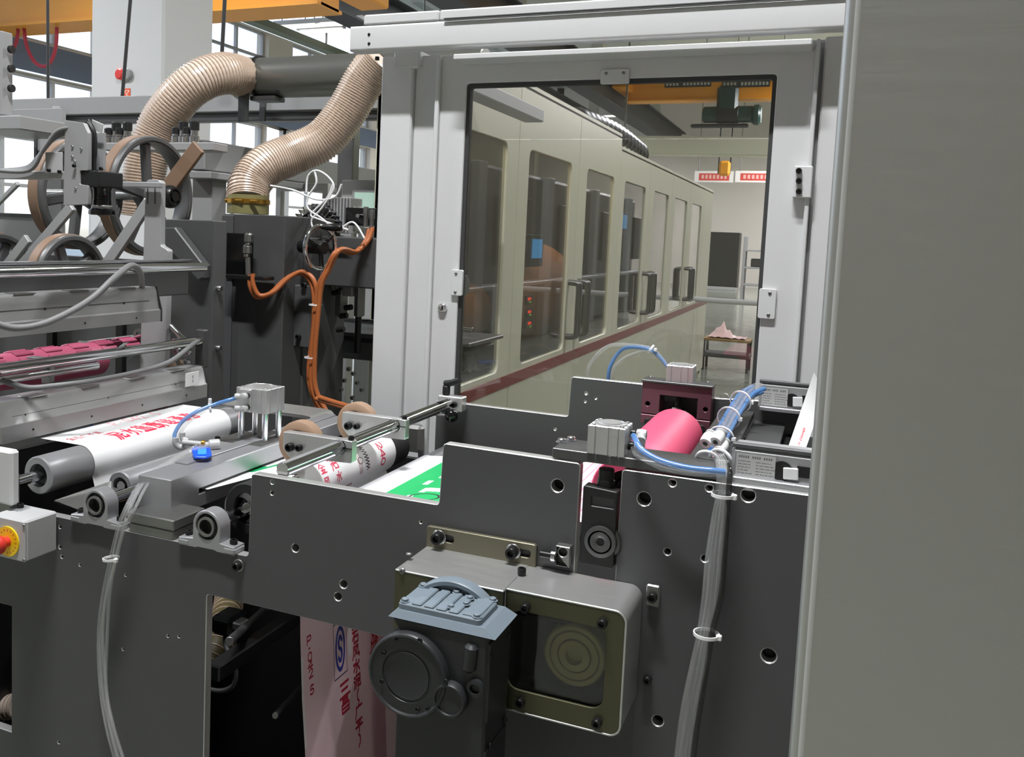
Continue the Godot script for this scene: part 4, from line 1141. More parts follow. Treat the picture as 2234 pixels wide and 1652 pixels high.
func guided_cylinder() -> void:
	var k := az(581, 905, -1.57)
	var top := az(581, 852, -1.57).y
	var zb := ax(620, 893, k.x).z
	var xl := az(515, 895, -1.57).x
	var t := square_cylinder("air_cylinder", "square silver air cylinder on four rods standing on the long silver box", Vector3(xl, k.y, zb), Vector3(k.x, top, -1.57))
	var by := 1.1535
	for s in [[xl + 0.008, -1.578], [k.x - 0.008, -1.578], [k.x - 0.008, zb + 0.008], [xl + 0.008, zb + 0.008]]:
		part(t, "rod", Geo.new().rod(Vector3(s[0], by, s[1]), Vector3(s[0], k.y, s[1]), 0.0062, 16), M.chrome)
	part(t, "clevis", Geo.new().box(Vector3((xl + k.x) / 2 + 0.006, (by + k.y) / 2, (zb - 1.57) / 2), Vector3(0.014, k.y - by - 0.002, 0.02), 0.002), M.dull_steel)
	part(t, "port_block", Geo.new().box(Vector3(xl + 0.025, (k.y + top) / 2, -1.566), Vector3(0.028, (top - k.y) * 0.94, 0.008), 0.0015), M.aluminium)
	var f1 := az(541, 863, -1.56)
	var f2 := az(541, 889, -1.56)
	for f in [f1, f2]: fitting(t, f, Vector3.BACK, Vector3(-0.93, -0.1, 0.1).normalized())
	t = thing("mounting_plate", "steel foot plate with a slot under the square silver air cylinder", "plate", Vector3(xl, by, -1.56))
	part(t, "plate", Geo.new().box(Vector3((xl + k.x) / 2 - 0.01, by - 0.0008, (zb - 1.54) / 2), Vector3(k.x - xl + 0.04, 0.0015, 0.1), 0.0), M.dull_steel)
	screw(t, Vector3(xl - 0.02, by, -1.535), Vector3.UP, 0.006)
	# blue and clear hoses from the cylinder to the valve on the box, with the blue tag
	var h := []
	for p in [[531, 865, -1.545], [510, 870, -1.54], [470, 882, -1.51], [430, 898, -1.48], [398, 920, -1.455], [382, 945, -1.44], [381, 962, -1.435]]: h.append(az(p[0], p[1], p[2]))
	whole("air_hose", Geo.new().tube(h, 0.0042, 10), M.blue_hose, "blue air hose looping from the square cylinder down to the valve on the box", "hose", "air hoses")
	var h2 := []
	for p in [[531, 890, -1.545], [500, 889, -1.54], [465, 890, -1.51], [432, 905, -1.485], [404, 928, -1.46], [392, 950, -1.45], [391, 964, -1.445]]: h2.append(az(p[0], p[1], p[2]))
	whole("air_hose", Geo.new().tube(h2, 0.0038, 10), M.clear_hose, "clear air hose under the blue one from the square cylinder to the valve", "hose", "air hoses")
	var zt := az(458, 884, -1.505)
	whole("cable_tie", Geo.new().lathe([Vector2(0.0085, -0.002), Vector2(0.010, -0.002), Vector2(0.010, 0.002), Vector2(0.0085, 0.002)], Geo.along(zt + Vector3(0, -0.006, 0), zt + Vector3(0.4, 0.1, -0.35)), 16).box(zt + Vector3(0, 0.008, 0), Vector3(0.006, 0.012, 0.006), 0.001), M.white_plastic, "white cable tie round the blue hose above the printed film", "cable tie", "cable ties", zt)
	# valve and fittings lying on the box
	var v := az(440, 967, -1.45)
	t = thing("flow_valve", "grey push-in valve with elbows lying on the long silver box", "valve", v)
	part(t, "body", Geo.new().rod(az(398, 965, -1.44), az(465, 972, -1.46), 0.0055, 14), M.light_grey_paint)
	part(t, "collar", Geo.new().rod(az(455, 971, -1.455), az(480, 969, -1.47), 0.0105, 18, 0.002, 0.004), M.light_grey_paint)
	part(t, "elbow", Geo.new().tube([az(383, 955, -1.435), az(383, 968, -1.435), az(392, 976, -1.44), az(404, 974, -1.445)], 0.0062, 12), M.light_grey_paint)
	part(t, "elbow", Geo.new().tube([az(398, 944, -1.45), az(399, 957, -1.45), az(410, 964, -1.45)], 0.0058, 12), M.light_grey_paint)
	part(t, "brass_ring", Geo.new().rod(az(440, 967, -1.449), az(447, 968, -1.451), 0.0062, 14), M.brass)
	var tg := az(442, 989, -1.405)
	var q := Basis.from_euler(Vector3(0, deg_to_rad(-52), 0))
	t = thing("blue_tag", "bright blue plastic tag lying on the long silver box", "tag", tg)
	var bq := Transform3D(q * Basis(Vector3.RIGHT, Vector3.FORWARD, Vector3.UP), tg + Vector3(0, 0.003, 0))
	part(t, "plate", Geo.new().plate(rounded([Vector2(-0.042, -0.016), Vector2(-0.026, -0.021), Vector2(0.036, -0.016), Vector2(0.041, 0.007), Vector2(0.026, 0.017), Vector2(-0.034, 0.015)], 0.004), [], bq, 0.004, 0.001), mat("tag_blue", Color(0.07, 0.33, 0.88), 0.35))
	part(t, "label_field", Geo.new().plate(rect(0.044, 0.016, 0.002), [], bq.translated_local(Vector3(0.002, -0.001, 0.0012)), 0.0012), mat("tag_light_blue", Color(0.25, 0.62, 0.97), 0.35), "lighter blue raised field")
	# clear hoses leaving down the front of the plate
	var k2 := 0
	for d in [0.0, 0.007, 0.013, 0.019]:
		var hp := []
		for p in [[430 + d * 900, 972, -1.43], [395, 990, -1.40], [330, 1030, -1.33], [300, 1062, -1.24], [278, 1100 + d * 200, -1.185], [258, 1150, -1.175], [240, 1225, -1.178], [224, 1300, -1.182], [215, 1390, -1.185], [219, 1500, -1.185], [233, 1590, -1.18], [256, 1680, -1.18], [262, 1760, -1.18]]:
			hp.append(az(p[0] + d * 1100 * (1.0 - 0.4 * absf(sin(p[1] * 0.011 + d * 200))), p[1], p[2] + d * 0.2))
		whole("clear_hose", Geo.new().tube(hp, 0.003, 8), M.clear_hose, ["first", "second", "third", "last"][k2] + " from the left of the clear hoses hanging down the near plate's left part", "hose", "clear hoses at left", hp[5])
		k2 += 1
	tie(242, 1219, -1.172, 0.014, "white cable tie round the clear hoses left of the long box", Vector3(0.1, -1, 0))

func tie(px: float, py: float, z: float, r: float, label: String, along := Vector3.DOWN) -> void:
	var c := az(px, py, z)
	var t := thing("cable_tie", label, "cable tie", c, "cable ties")
	part(t, "band", Geo.new().lathe([Vector2(r * 0.9, -0.002), Vector2(r, -0.002), Vector2(r, 0.002), Vector2(r * 0.9, 0.002), Vector2(r * 0.9, -0.002)], Geo.along(c, c + along), 20), M.white_plastic)
	part(t, "lock", Geo.new().box(c + Vector3(r * 0.95, 0, 0.003), Vector3(0.007, 0.007, 0.006), 0.001), M.white_plastic)

func wheels() -> void:
	# square-grooved bar across the web carrying two arms with rubber wheels
	var bx := -0.787
	var by := 1.214
	var t := thing("cross_bar", "polished grooved bar lying across the web, carrying the wheel arms", "bar", Vector3(bx, by, -1.218))
	var o := PackedVector2Array()
	for k in 24:
		var rr := 0.0125 if k % 6 != 0 else 0.0105
		o.append(Vector2(cos(TAU * k / 24), sin(TAU * k / 24)) * rr)
	part(t, "bar", Geo.new().plate(o, [], Transform3D(Basis(), Vector3(bx, by, -1.218)), 0.72, 0.001), M.chrome)
	var tyre := mat("tan_rubber", Color(0.60, 0.49, 0.40), 0.6)
	for i in 2:
		var z: float = [-1.40, -1.62][i]
		var w := ["near", "far"][i] as String
		var xr := bx + 0.026
		var xl: float = [-0.905, -0.906][i]
		t = thing("wheel_arm", ["machined aluminium arm clamped on the grooved bar, the one nearer the plate", "machined aluminium arm clamped on the grooved bar, the one nearer the lever"][i], "arm", Vector3(bx, by - 0.02, z), "wheel arms")
		var yt := by + 0.014
		var yb := by - 0.03
		var prof := [Vector2(xl, yt), Vector2(xr, yt), Vector2(xr, by - 0.026), Vector2(bx - 0.03, by - 0.028), Vector2(xl + 0.03, yb - 0.012), Vector2(xl + 0.012, yb), Vector2(xl, yb + 0.014)]
		var body := Geo.new().plate(rounded(prof, 0.003, 3), [circle(Vector2(bx, by), 0.0135, 20)], Transform3D(Basis(), Vector3(0, 0, z)), 0.018, 0.001)
		part(t, "arm", body, M.aluminium)
		part(t, "clamp_slit", Geo.new().box(Vector3((bx + xr) / 2 + 0.006, by, z + 0.0002), Vector3(0.014, 0.0016, 0.002), 0.0), M.black)
		screw(t, Vector3(bx + 0.019, yt, z - 0.009), Vector3.UP, 0.0055)
		screw(t, Vector3(xl + 0.018, by - 0.012, z + 0.001), Vector3.BACK, 0.008)
		screw(t, Vector3(xl + 0.037, by - 0.011, z + 0.001), Vector3.BACK, 0.0062)
		var c := Vector3(xl + 0.018, by - 0.012, z - 0.021)
		var wt := thing("press_wheel", ["tan rubber press wheel on the arm nearer the plate", "reddish tan rubber press wheel on the arm nearer the lever"][i], "wheel", Vector3(c.x, c.y - 0.043, c.z), "press wheels")
		part(wt, "tyre", Geo.new().lathe([Vector2(0.027, 0), Vector2(0.038, 0), Vector2(0.0425, 0.003), Vector2(0.043, 0.006), Vector2(0.043, 0.024), Vector2(0.0425, 0.027), Vector2(0.038, 0.03), Vector2(0.027, 0.03)], Geo.along(c, c + Vector3(0, 0, -1)), 36), tyre)
		part(wt, "hub", Geo.new().lathe([Vector2(0.008, 0.001), Vector2(0.018, 0.001), Vector2(0.020, 0.004), Vector2(0.025, 0.004), Vector2(0.027, 0.001), Vector2(0.027, 0.029), Vector2(0.008, 0.029)], Geo.along(c, c + Vector3(0, 0, -1)), 30), M.dull_steel)
		part(wt, "axle", Geo.new().rod(c + Vector3(0, 0, 0.003), c + Vector3(0, 0, -0.036), 0.008, 16), M.steel)
	# clamp, lever and ball at the far end of the bar
	var e := Vector3(bx, by - 0.003, -1.925)
	t = thing("bar_clamp", "steel clamp with black lever and ball handle at the far end of the grooved bar", "clamp", e)
	part(t, "block", Geo.new().box(e + Vector3(0, 0.002, 0), Vector3(0.06, 0.034, 0.03), 0.002), M.aluminium)
	screw(t, e + Vector3(0.012, 0.002, 0.017), Vector3.BACK, 0.007)
	var lv := e + Vector3(-0.016, 0.019, 0)
	part(t, "lever", Geo.new().rod(lv, lv + Vector3(0, 0.022, 0), 0.009, 16, 0.002).tube([lv + Vector3(-0.004, 0.026, 0), lv + Vector3(0.014, 0.030, 0.002), lv + Vector3(0.034, 0.038, 0.004)], 0.008, 10), M.black, "black indexing lever")
	var bh := az(985, 907, -1.86)
	var b0 := az(925, 901, -1.86)
	part(t, "handle_rod", Geo.new().rod(b0, bh, 0.0042, 12), M.chrome)
	part(t, "ball", Geo.new().lathe([Vector2(0, -0.0155), Vector2(0.006, -0.0145), Vector2(0.011, -0.011), Vector2(0.0145, -0.005), Vector2(0.0155, 0), Vector2(0.0145, 0.005), Vector2(0.011, 0.011), Vector2(0.006, 0.0145), Vector2(0, 0.0155)], Geo.along(bh, bh + Vector3.RIGHT), 20), M.gloss_black, "glossy black ball")
	# white jamb and steel block seen beyond the bar, and the bent cover at the left
	var j := az(925, 950, -1.99)
	whole("white_strip", Geo.new().box(Vector3(j.x, (j.y + 0.06) / 2, -1.99), Vector3(0.022, j.y + 0.06, 0.02), 0.003), M.white_paint, "narrow white upright strip beside the left end of the far plate", "strip", "", Vector3(j.x, 0, -1.99))
	var b1 := az(880, 925, -1.95)
	var b2 := az(918, 990, -1.95)
	whole("bearing_housing", Geo.new().box((b1 + b2) / 2 + Vector3(0, 0, -0.01), Vector3(b2.x - b1.x, b1.y - b2.y, 0.03), 0.008), M.dull_steel, "dull steel housing block at the far end of the small printed film's roller", "housing", "", (b1 + b2) / 2)
	var u := az(689, 910, -1.85)
	var cg := []
	for p in [Vector2(-1.5, 0), Vector2(-1.3, 0), Vector2(-0.02, 0), Vector2(-0.008, -0.003), Vector2(0.0, -0.012), Vector2(0.001, -0.03)]:
		cg.append([Vector3(u.x + p.x if p.x > -1 else u.x - 0.28 * (p.x + 1.0) * -2.0 - 0.0, u.y + p.y, -1.85), Vector3(u.x + p.x if p.x > -1 else u.x - 0.28 * (p.x + 1.0) * -2.0, u.y + p.y, -1.95)])
	var cv := thing("bent_cover", "bent stainless cover sheet beyond the square air cylinder, its right end curved down", "cover", Vector3(u.x, u.y, -1.9))
	part(cv, "sheet", Geo.new().skin([[Vector3(u.x - 0.28, u.y, -1.85), Vector3(u.x - 0.28, u.y, -1.95)], [Vector3(u.x - 0.15, u.y, -1.85), Vector3(u.x - 0.15, u.y, -1.95)], [Vector3(u.x - 0.03, u.y, -1.85), Vector3(u.x - 0.03, u.y, -1.95)], [Vector3(u.x - 0.015, u.y - 0.003, -1.85), Vector3(u.x - 0.015, u.y - 0.003, -1.95)], [Vector3(u.x - 0.004, u.y - 0.013, -1.85), Vector3(u.x - 0.004, u.y - 0.013, -1.95)], [Vector3(u.x, u.y - 0.04, -1.85), Vector3(u.x, u.y - 0.04, -1.95)]]), M.stainless)
	part(cv, "flange", Geo.new().box(Vector3(u.x - 0.15, u.y - 0.004, -1.851), Vector3(0.26, 0.006, 0.003), 0.0), M.dull_steel)


# ---------------------------------------------------------------- what is bolted on and over the near plate
func near_fittings() -> void:
	# bridge over the slot with its air cylinder
	var zb := -1.2
	var a := az(1205, 978, zb)
	var b := az(1590, 1035, zb)
	var y1 := 1.3128
	var y0 := y1 - 0.0135
	var t := thing("bridge_plate", "dark steel bridge plate across the slot of the near plate", "plate", Vector3((a.x + b.x) / 2, y0, zb))
	part(t, "plate", Geo.new().box(Vector3((a.x + b.x) / 2, (y0 + y1) / 2, zb - 0.035), Vector3(b.x - a.x, y1 - y0, 0.07), 0.001), M.dark_steel)
	for p in [[1225, 965], [1246, 961]]:
		var c := ay(p[0], p[1], y1)
		bolt(t, c, Vector3.UP, 0.006)
	var c0 := ay(1280, 988, y1)
	var c1 := az(1361, 990, c0.z)
	t = square_cylinder("air_cylinder", "square silver air cylinder on the bridge plate of the near plate", Vector3(c0.x, y1, c0.z - 0.05), Vector3(c1.x, az(1280, 926, c0.z).y, c0.z))
	var f1 := ax(1377, 945, c1.x)
	var f2 := ax(1372, 972, c1.x)
	for f in [f1, f2]: fitting(t, f, Vector3.RIGHT, Vector3(0.15, -0.35, 1).normalized())
	for hh in [[1388, 957, "blue", M.blue_hose, 0.0042, "blue air hose from the near bridge's cylinder to the hose bundle"], [1388, 985, "clear", M.clear_hose, 0.0042, "clear air hose under the blue one from the near bridge's cylinder"]]:
		var h := []
		var dy: float = 0.0 if hh[2] == "blue" else 16.0
		for p in [[hh[0] - 6, hh[1] - 6, -1.215], [hh[0], hh[1] + 6, -1.195], [1400, 982 + dy, -1.185], [1440, 1005 + dy * 0.8, -1.175], [1500, 1021 + dy * 0.6, -1.17], [1555, 1027 + dy * 0.4, -1.172], [1582, 1030 + dy * 0.3, -1.176]]: h.append(az(p[0], p[1], p[2]))
		whole("air_hose", Geo.new().tube(h, hh[4], 10), hh[3], hh[5], "hose", "air hoses")
	# take-up bearing in the slot
	var z := -1.196
	var c := az(1310, 1182, z)
	t = thing("slide_bearing", "black sliding bearing block with steel ring in the slot of the near plate", "bearing", Vector3(c.x, c.y - 0.05, z))
	var s0 := az(1270, 1062, z)
	var s1 := az(1350, 1075, z)
	var w := s1.x - s0.x - 0.003
	var o := [Vector2(-w / 2, -0.035), Vector2(w / 2, -0.035), Vector2(w / 2, s1.y - c.y), Vector2(-w / 2, s1.y - c.y + 0.003)]
	var ox := (s0.x + s1.x) / 2
	part(t, "block", Geo.new().plate(rounded(o, 0.004), [circle(Vector2(c.x - ox, 0), 0.0275, 28), rect(0.031, 0.013, 0.001, v2(az(1315, 1097, z)) - Vector2(ox, c.y))], Transform3D(Basis(), Vector3(ox, c.y, z)), 0.02, 0.001), M.black)
	part(t, "recess", Geo.new().box(az(1315, 1097, z) + Vector3(0, 0, -0.004), Vector3(0.031, 0.013, 0.002), 0.0), M.dark_paint_smooth, "grey recessed field")
	var ba := Geo.along(c + Vector3(0, 0, -0.012), c)
	part(t, "ring", Geo.new().lathe([Vector2(0.0275, 0.002), Vector2(0.0265, 0.008), Vector2(0.0225, 0.009), Vector2(0.0215, 0.016), Vector2(0.0165, 0.017), Vector2(0.016, 0.012), Vector2(0.0145, 0.012), Vector2(0.014, 0.015), Vector2(0.0105, 0.015), Vector2(0.0055, 0.013), Vector2(0.0055, 0.004), Vector2(0, 0.004)], ba, 32), M.dark_ring)
	var st0 := az(1324, 1022, -1.215)
	var st1 := az(1322, 1062, -1.215)
	part(t, "stem", Geo.new().rod(st1 + Vector3(0, -0.004, 0), st0, 0.0105, 18).lathe([Vector2(0.0125, 0), Vector2(0.0125, 0.012), Vector2(0.0105, 0.013)], Transform3D(Basis(), st1 + Vector3(0, -0.002, 0)), 6), M.black)
	# slotted bracket with adjusting screw above the drive
	z = -1.1925
	a = az(931, 1146, z)
	b = az(1168, 1236, z)
	var ya := 1.1745
	t = thing("slotted_bracket", "olive steel bracket with two slots and screws, above the drive housings", "bracket", Vector3((a.x + b.x) / 2, 1.145, z))
	o = [Vector2(a.x, 1.14), Vector2(b.x, 1.14), Vector2(b.x, ya), Vector2(a.x, ya)]
	var k1 := v2(az(958, 1172, z))
	var k2 := v2(az(1120, 1203, z))
	part(t, "plate", Geo.new().plate(rounded(o, 0.005), [rect(0.034, 0.0105, 0.005, k1 + Vector2(0.006, -0.0005)), rect(0.034, 0.0105, 0.005, k2 + Vector2(0.008, -0.0005))], Transform3D(Basis(), Vector3(0, 0, z)), 0.007, 0.001), M.bracket_steel)
	for k in [k1, k2]:
		screw(t, Vector3(k.x, k.y, z + 0.003), Vector3.BACK, 0.0085)
		part(t, "washer", Geo.new().rod(Vector3(k.x, k.y, z), Vector3(k.x, k.y, z + 0.002), 0.011, 20), M.steel)
	a = az(1212, 1190, -1.185)
	b = az(1242, 1240, -1.185)
	t = thing("adjusting_block", "small steel block with an adjusting screw right of the slotted bracket", "block", Vector3((a.x + b.x) / 2, b.y, -1.19))
	var bc := Vector3((a.x + b.x) / 2, (a.y + b.y) / 2, -1.185)
	part(t, "block", Geo.new().plate(rect(0.02, a.y - b.y, 0.001), [circle(Vector2(0, 0.006), 0.0062, 18)], Transform3D(Basis(), bc), 0.015, 0.001), M.dull_steel)
	part(t, "recess", Geo.new().rod(bc + Vector3(0, 0.006, -0.008), bc + Vector3(0, 0.006, -0.006), 0.0064, 14), M.black)
	part(t, "adjusting_screw", Geo.new().rod(bc + Vector3(-0.008, -0.004, -0.007), bc + Vector3(-0.034, -0.004, -0.007), 0.005, 14), M.black_steel)
	part(t, "lock_nut", Geo.new().lathe([Vector2(0.0085, 0), Vector2(0.0085, 0.006), Vector2(0, 0.006)], Geo.along(bc + Vector3(-0.011, -0.004, -0.007), bc + Vector3(-0.02, -0.004, -0.007)), 6), M.steel)
	drive()
	line_guides()
	hose_bundle()
	far_yoke()
	left_edge()

func drive() -> void:
	# rear housing
	var t := thing("drive_housing", "flat steel drive housing behind the blue grey gearbox", "housing", Vector3(-0.44, 1.0, -1.15))
	var yt := 1.1435
	var zf := -1.089
	part(t, "top_sheet", Geo.new().box(Vector3(-0.4405, yt - 0.0015, -1.144), Vector3(0.157, 0.003, 0.111), 0.001), M.brushed_sheet)
	part(t, "front_sheet", Geo.new().box(Vector3(-0.4405, yt - 0.075, zf - 0.001), Vector3(0.156, 0.144, 0.002), 0.0), M.olive_steel)
	part(t, "side_sheet", Geo.new().box(Vector3(-0.518, yt - 0.075, -1.144), Vector3(0.002, 0.144, 0.108), 0.0), M.olive_steel)
	button(t, az(878, 1246, zf), Vector3.BACK, 0.0048, M.dull_steel)
	button(t, az(893, 1210, -1.13) + Vector3(0, 0.0, 0), Vector3.UP, 0.005, M.dull_steel)
	# front housing with window and pulley
	zf = -1.101
	var x0 := -0.366
	var x1 := -0.2035
	var y0 := 0.978
	var y1 := 1.1425
	t = thing("pulley_housing", "brushed steel housing with an olive framed window and a pulley behind it", "housing", Vector3((x0 + x1) / 2, y0, -1.15))
	var r := 0.016
	var outer := PackedVector2Array()
	for p in [Vector2(x1, y0 + r), Vector2(x1, y1 - r)]: outer.append(p)
	outer = PackedVector2Array()
	outer.append(Vector2(x0, y0)); outer.append_array(arc(Vector2(x1 - r, y0 + r), r, -90, 0, 8)); outer.append_array(arc(Vector2(x1 - r, y1 - r), r, 0, 90, 8)); outer.append(Vector2(x0, y1))
	var inner := PackedVector2Array()
	inner.append(Vector2(x0 + 0.003, y0 + 0.003)); inner.append_array(arc(Vector2(x1 - r, y0 + r), r - 0.003, -90, 0, 8)); inner.append_array(arc(Vector2(x1 - r, y1 - r), r - 0.003, 0, 90, 8)); inner.append(Vector2(x0 + 0.003, y1 - 0.003))
	part(t, "shell", Geo.new().plate(outer, [inner], Transform3D(Basis(), Vector3(0, 0, zf)), 0.098, 0.0008), M.brushed_sheet)
	var win := PackedVector2Array()
	var wl := v2(az(1117, 1330, zf))
	var wb := v2(az(1120, 1517, zf))
	var wr := v2(az(1324, 1370, zf))
	var wbr := v2(az(1320, 1553, zf))
	for q in rounded([Vector2(x0 + 0.010, wbr.y), Vector2(wr.x, wbr.y), Vector2(wr.x, wl.y), Vector2(x0 + 0.010, wl.y)], 0.018, 6): win.append(q)
	part(t, "front_frame", Geo.new().plate(inner, [win], Transform3D(Basis(), Vector3(0, 0, zf - 0.0005)), 0.003, 0.0005), M.olive_steel, "olive front frame")
	part(t, "window", Geo.new().plate(rect(x1 - x0 - 0.012, y1 - y0 - 0.012, 0.012, Vector2((x0 + x1) / 2, (y0 + y1) / 2)), [], Transform3D(Basis(), Vector3(0, 0, zf - 0.006)), 0.003), M.dark_pane, "dark window pane")
	for p in [[1147, 1325], [1315, 1359], [1136, 1531], [1303, 1576]]: screw(t, az(p[0], p[1], zf + 0.001), Vector3.BACK, 0.0062)
	screw(t, az(1138, 1251, -1.155) , Vector3.UP, 0.0058)
	part(t, "ear", Geo.new().box(az(1424, 1300, -1.196), Vector3(0.018, 0.03, 0.004), 0.002), M.dull_steel)
	screw(t, az(1424, 1302, -1.193), Vector3.BACK, 0.0065)
	screw(t, az(1413, 1482, -1.197), Vector3.BACK, 0.006)
	var pc := az(1257, 1425, -1.135)
	t = thing("belt_pulley", "round olive belt pulley behind the dark window of the steel housing", "pulley", pc)
	part(t, "pulley", Geo.new().lathe([Vector2(0.0, -0.02), Vector2(0.041, -0.02), Vector2(0.041, 0.008), Vector2(0.039, 0.01), Vector2(0.034, 0.01), Vector2(0.0325, 0.004), Vector2(0.0315, 0.010), Vector2(0.023, 0.010), Vector2(0.0215, 0.004), Vector2(0.0205, 0.011), Vector2(0.014, 0.012), Vector2(0.0115, 0.012), Vector2(0.0115, 0.002), Vector2(0, 0.002)], Geo.along(pc, pc + Vector3.BACK), 40), M.olive_pulley)
	part(t, "belt", Geo.new().box(pc + Vector3(-0.05, 0.038, -0.006), Vector3(0.1, 0.004, 0.022), 0.001), M.black_rubber)
	gearbox()

func gearbox() -> void:
	var z := -1.0
	var x0 := -0.497
	var x1 := -0.351
	var zb := -1.086
	var t := thing("gearbox", "blue grey cast gearbox with a bolted cover and dark round front flange", "gearbox", Vector3((x0 + x1) / 2, 0.72, -1.04))
	# body with a rounded left flank under the big flange
	var bc := Vector2(-0.452, 1.050)
	var R := 0.050
	var o := PackedVector2Array()
	o.append(Vector2(x1, 1.118)); o.append(Vector2(-0.482, 1.118))
	for q in arc(bc, R + 0.003, 110, 218, 12): o.append(q)
	for q in [Vector2(-0.474, 1.0), Vector2(-0.470, 0.985), Vector2(-0.470, 0.70), Vector2(x1 + 0.003, 0.70)]: o.append(q)
	part(t, "body", Geo.new().plate(o, [], Transform3D(Basis(), Vector3(0, 0, z - 0.004)), 0.082, 0.003), M.cast_dark)
	part(t, "side_plate", Geo.new().box(Vector3(x1 + 0.001, 1.058, (z + zb) / 2 - 0.002), Vector3(0.004, 0.10, 0.076), 0.001), M.cast_dark)
	part(t, "side_plate", Geo.new().box(Vector3(x1 + 0.001, 0.86, (z + zb) / 2 - 0.002), Vector3(0.004, 0.22, 0.076), 0.001), M.cast_dark)
	for p in [[1070, 1430], [1108, 1385], [1100, 1570], [1067, 1626]]:
		part(t, "plug", Geo.new().rod(ax(p[0], p[1], x1 + 0.002), ax(p[0], p[1], x1 + 0.002) + Vector3(0.003, 0, 0), 0.004, 12), M.black)
	var fx := Geo.along(Vector3(bc.x, bc.y, z - 0.006), Vector3(bc.x, bc.y, z))
	part(t, "flange", Geo.new().lathe([Vector2(R + 0.004, 0), Vector2(R + 0.004, 0.012), Vector2(R + 0.002, 0.0145), Vector2(R, 0.015), Vector2(R - 0.002, 0.013), Vector2(0.034, 0.013), Vector2(0.033, 0.0115), Vector2(0.0305, 0.0115), Vector2(0.030, 0.013), Vector2(0.027, 0.0115), Vector2(0.0, 0.0115)], fx, 48), M.cast_dark, "round dark flange")
	var sc := Vector3(-0.394, 1.032, z - 0.006)
	part(t, "boss", Geo.new().lathe([Vector2(0.0215, 0), Vector2(0.0215, 0.012), Vector2(0.02, 0.015), Vector2(0.018, 0.015), Vector2(0.0172, 0.0125), Vector2(0, 0.0125)], Geo.along(sc, sc + Vector3.BACK), 30), M.cast_dark)
	for p in [[837, 1425, 4.5], [865, 1394, 3.5], [916, 1398, 6], [833, 1487, 5], [911, 1548, 5], [932, 1546, 4], [972, 1488, 6]]:
		var q := az(p[0], p[1], z + 0.008)
		part(t, "tapped_hole", Geo.new().lathe([Vector2(p[2] * 0.00062, 0.0), Vector2(p[2] * 0.00056, 0.001), Vector2(p[2] * 0.0005, -0.0003), Vector2(0, -0.0003)], Geo.along(q, q + Vector3.BACK), 12), M.black)
	var pg := az(1036, 1503, z)
	part(t, "oil_plug", Geo.new().lathe([Vector2(0.0115, -0.004), Vector2(0.0115, 0.001), Vector2(0.009, 0.002), Vector2(0.0065, 0.002), Vector2(0.006, -0.003), Vector2(0, -0.003)], Geo.along(pg, pg + Vector3.BACK), 20), M.cast_dark)
	part(t, "rib", Geo.new().rod(az(1030, 1405, z - 0.004), az(1022, 1465, z - 0.004), 0.009, 12, 0.004), M.cast_dark)
	# collar and bolted cover on top
	var yc := 1.118
	var cx := (x0 + x1) / 2 + 0.004
	var g := Geo.new()
	var lo := [Vector3(x0 + 0.012, yc - 0.001, z - 0.002), Vector3(x1 + 0.010, yc - 0.001, z - 0.002), Vector3(x1 + 0.010, yc - 0.001, zb), Vector3(x0 + 0.010, yc - 0.001, zb)]
	var up := [Vector3(x0 + 0.024, yc + 0.008, z - 0.008), Vector3(x1 - 0.006, yc + 0.008, z - 0.008), Vector3(x1 - 0.006, yc + 0.008, zb + 0.004), Vector3(x0 + 0.024, yc + 0.008, zb + 0.004)]
	for i in 4:
		var j := (i + 1) % 4
		var nn: Vector3 = (lo[j] - lo[i]).cross(up[i] - lo[i]).normalized()
		if nn.dot((lo[i] + lo[j]) / 2 - Vector3(cx, yc, (z + zb) / 2)) < 0: nn = -nn
		g.quad(lo[i], lo[j], up[j], up[i], nn)
	g.quad(up[0], up[1], up[2], up[3], Vector3.UP)
	g.quad(lo[0], lo[1], lo[2], lo[3], Vector3.DOWN)
	part(t, "collar", g, M.cast_blue, "flared blue grey collar")
	var cw := x1 - x0 - 0.034
	var cz := (z + zb) / 2 - 0.002
	var cd := z - zb - 0.016
	part(t, "cover", Geo.new().plate(rounded([Vector2(-cw / 2, -cd / 2), Vector2(cw / 2, -cd / 2), Vector2(cw / 2, cd / 2 - 0.006), Vector2(cw / 2 - 0.02, cd / 2), Vector2(-cw / 2 + 0.02, cd / 2), Vector2(-cw / 2, cd / 2 - 0.006)], 0.006), [], Transform3D(Basis(Vector3.RIGHT, Vector3.FORWARD, Vector3.UP), Vector3(cx, yc + 0.016, cz)), 0.009, 0.0015), M.cast_blue, "blue grey cover plate")
	var ct := yc + 0.016
	for i in 4: part(t, "cover_rib", Geo.new().box(Vector3(cx - cw * 0.28 + i * cw * 0.15, ct + 0.0012, cz), Vector3(cw * 0.12, 0.0035, cd * 0.94), 0.0015), M.cast_blue)
	part(t, "cover_rib", Geo.new().box(Vector3(cx + cw * 0.37, ct + 0.0008, cz), Vector3(cw * 0.2, 0.0026, cd * 0.86), 0.001), M.cast_blue)
	for sx in [-1, 1]:
		for sz in [-1, 1]: bolt(t, Vector3(cx + sx * (cw / 2 - 0.007), ct, cz + sz * (cd / 2 - 0.007)), Vector3.UP, 0.0048, M.cast_blue)
	for p in [[0.1, 0.3], [0.0, -0.35], [0.22, 0.05], [0.2, -0.22]]: bolt(t, Vector3(cx + p[0] * cw, ct + 0.002, cz + p[1] * cd), Vector3.UP, 0.0042, M.cast_blue)
	# round rim of the output flange behind
	var rc := Vector3(-0.425, 1.082, -1.086)
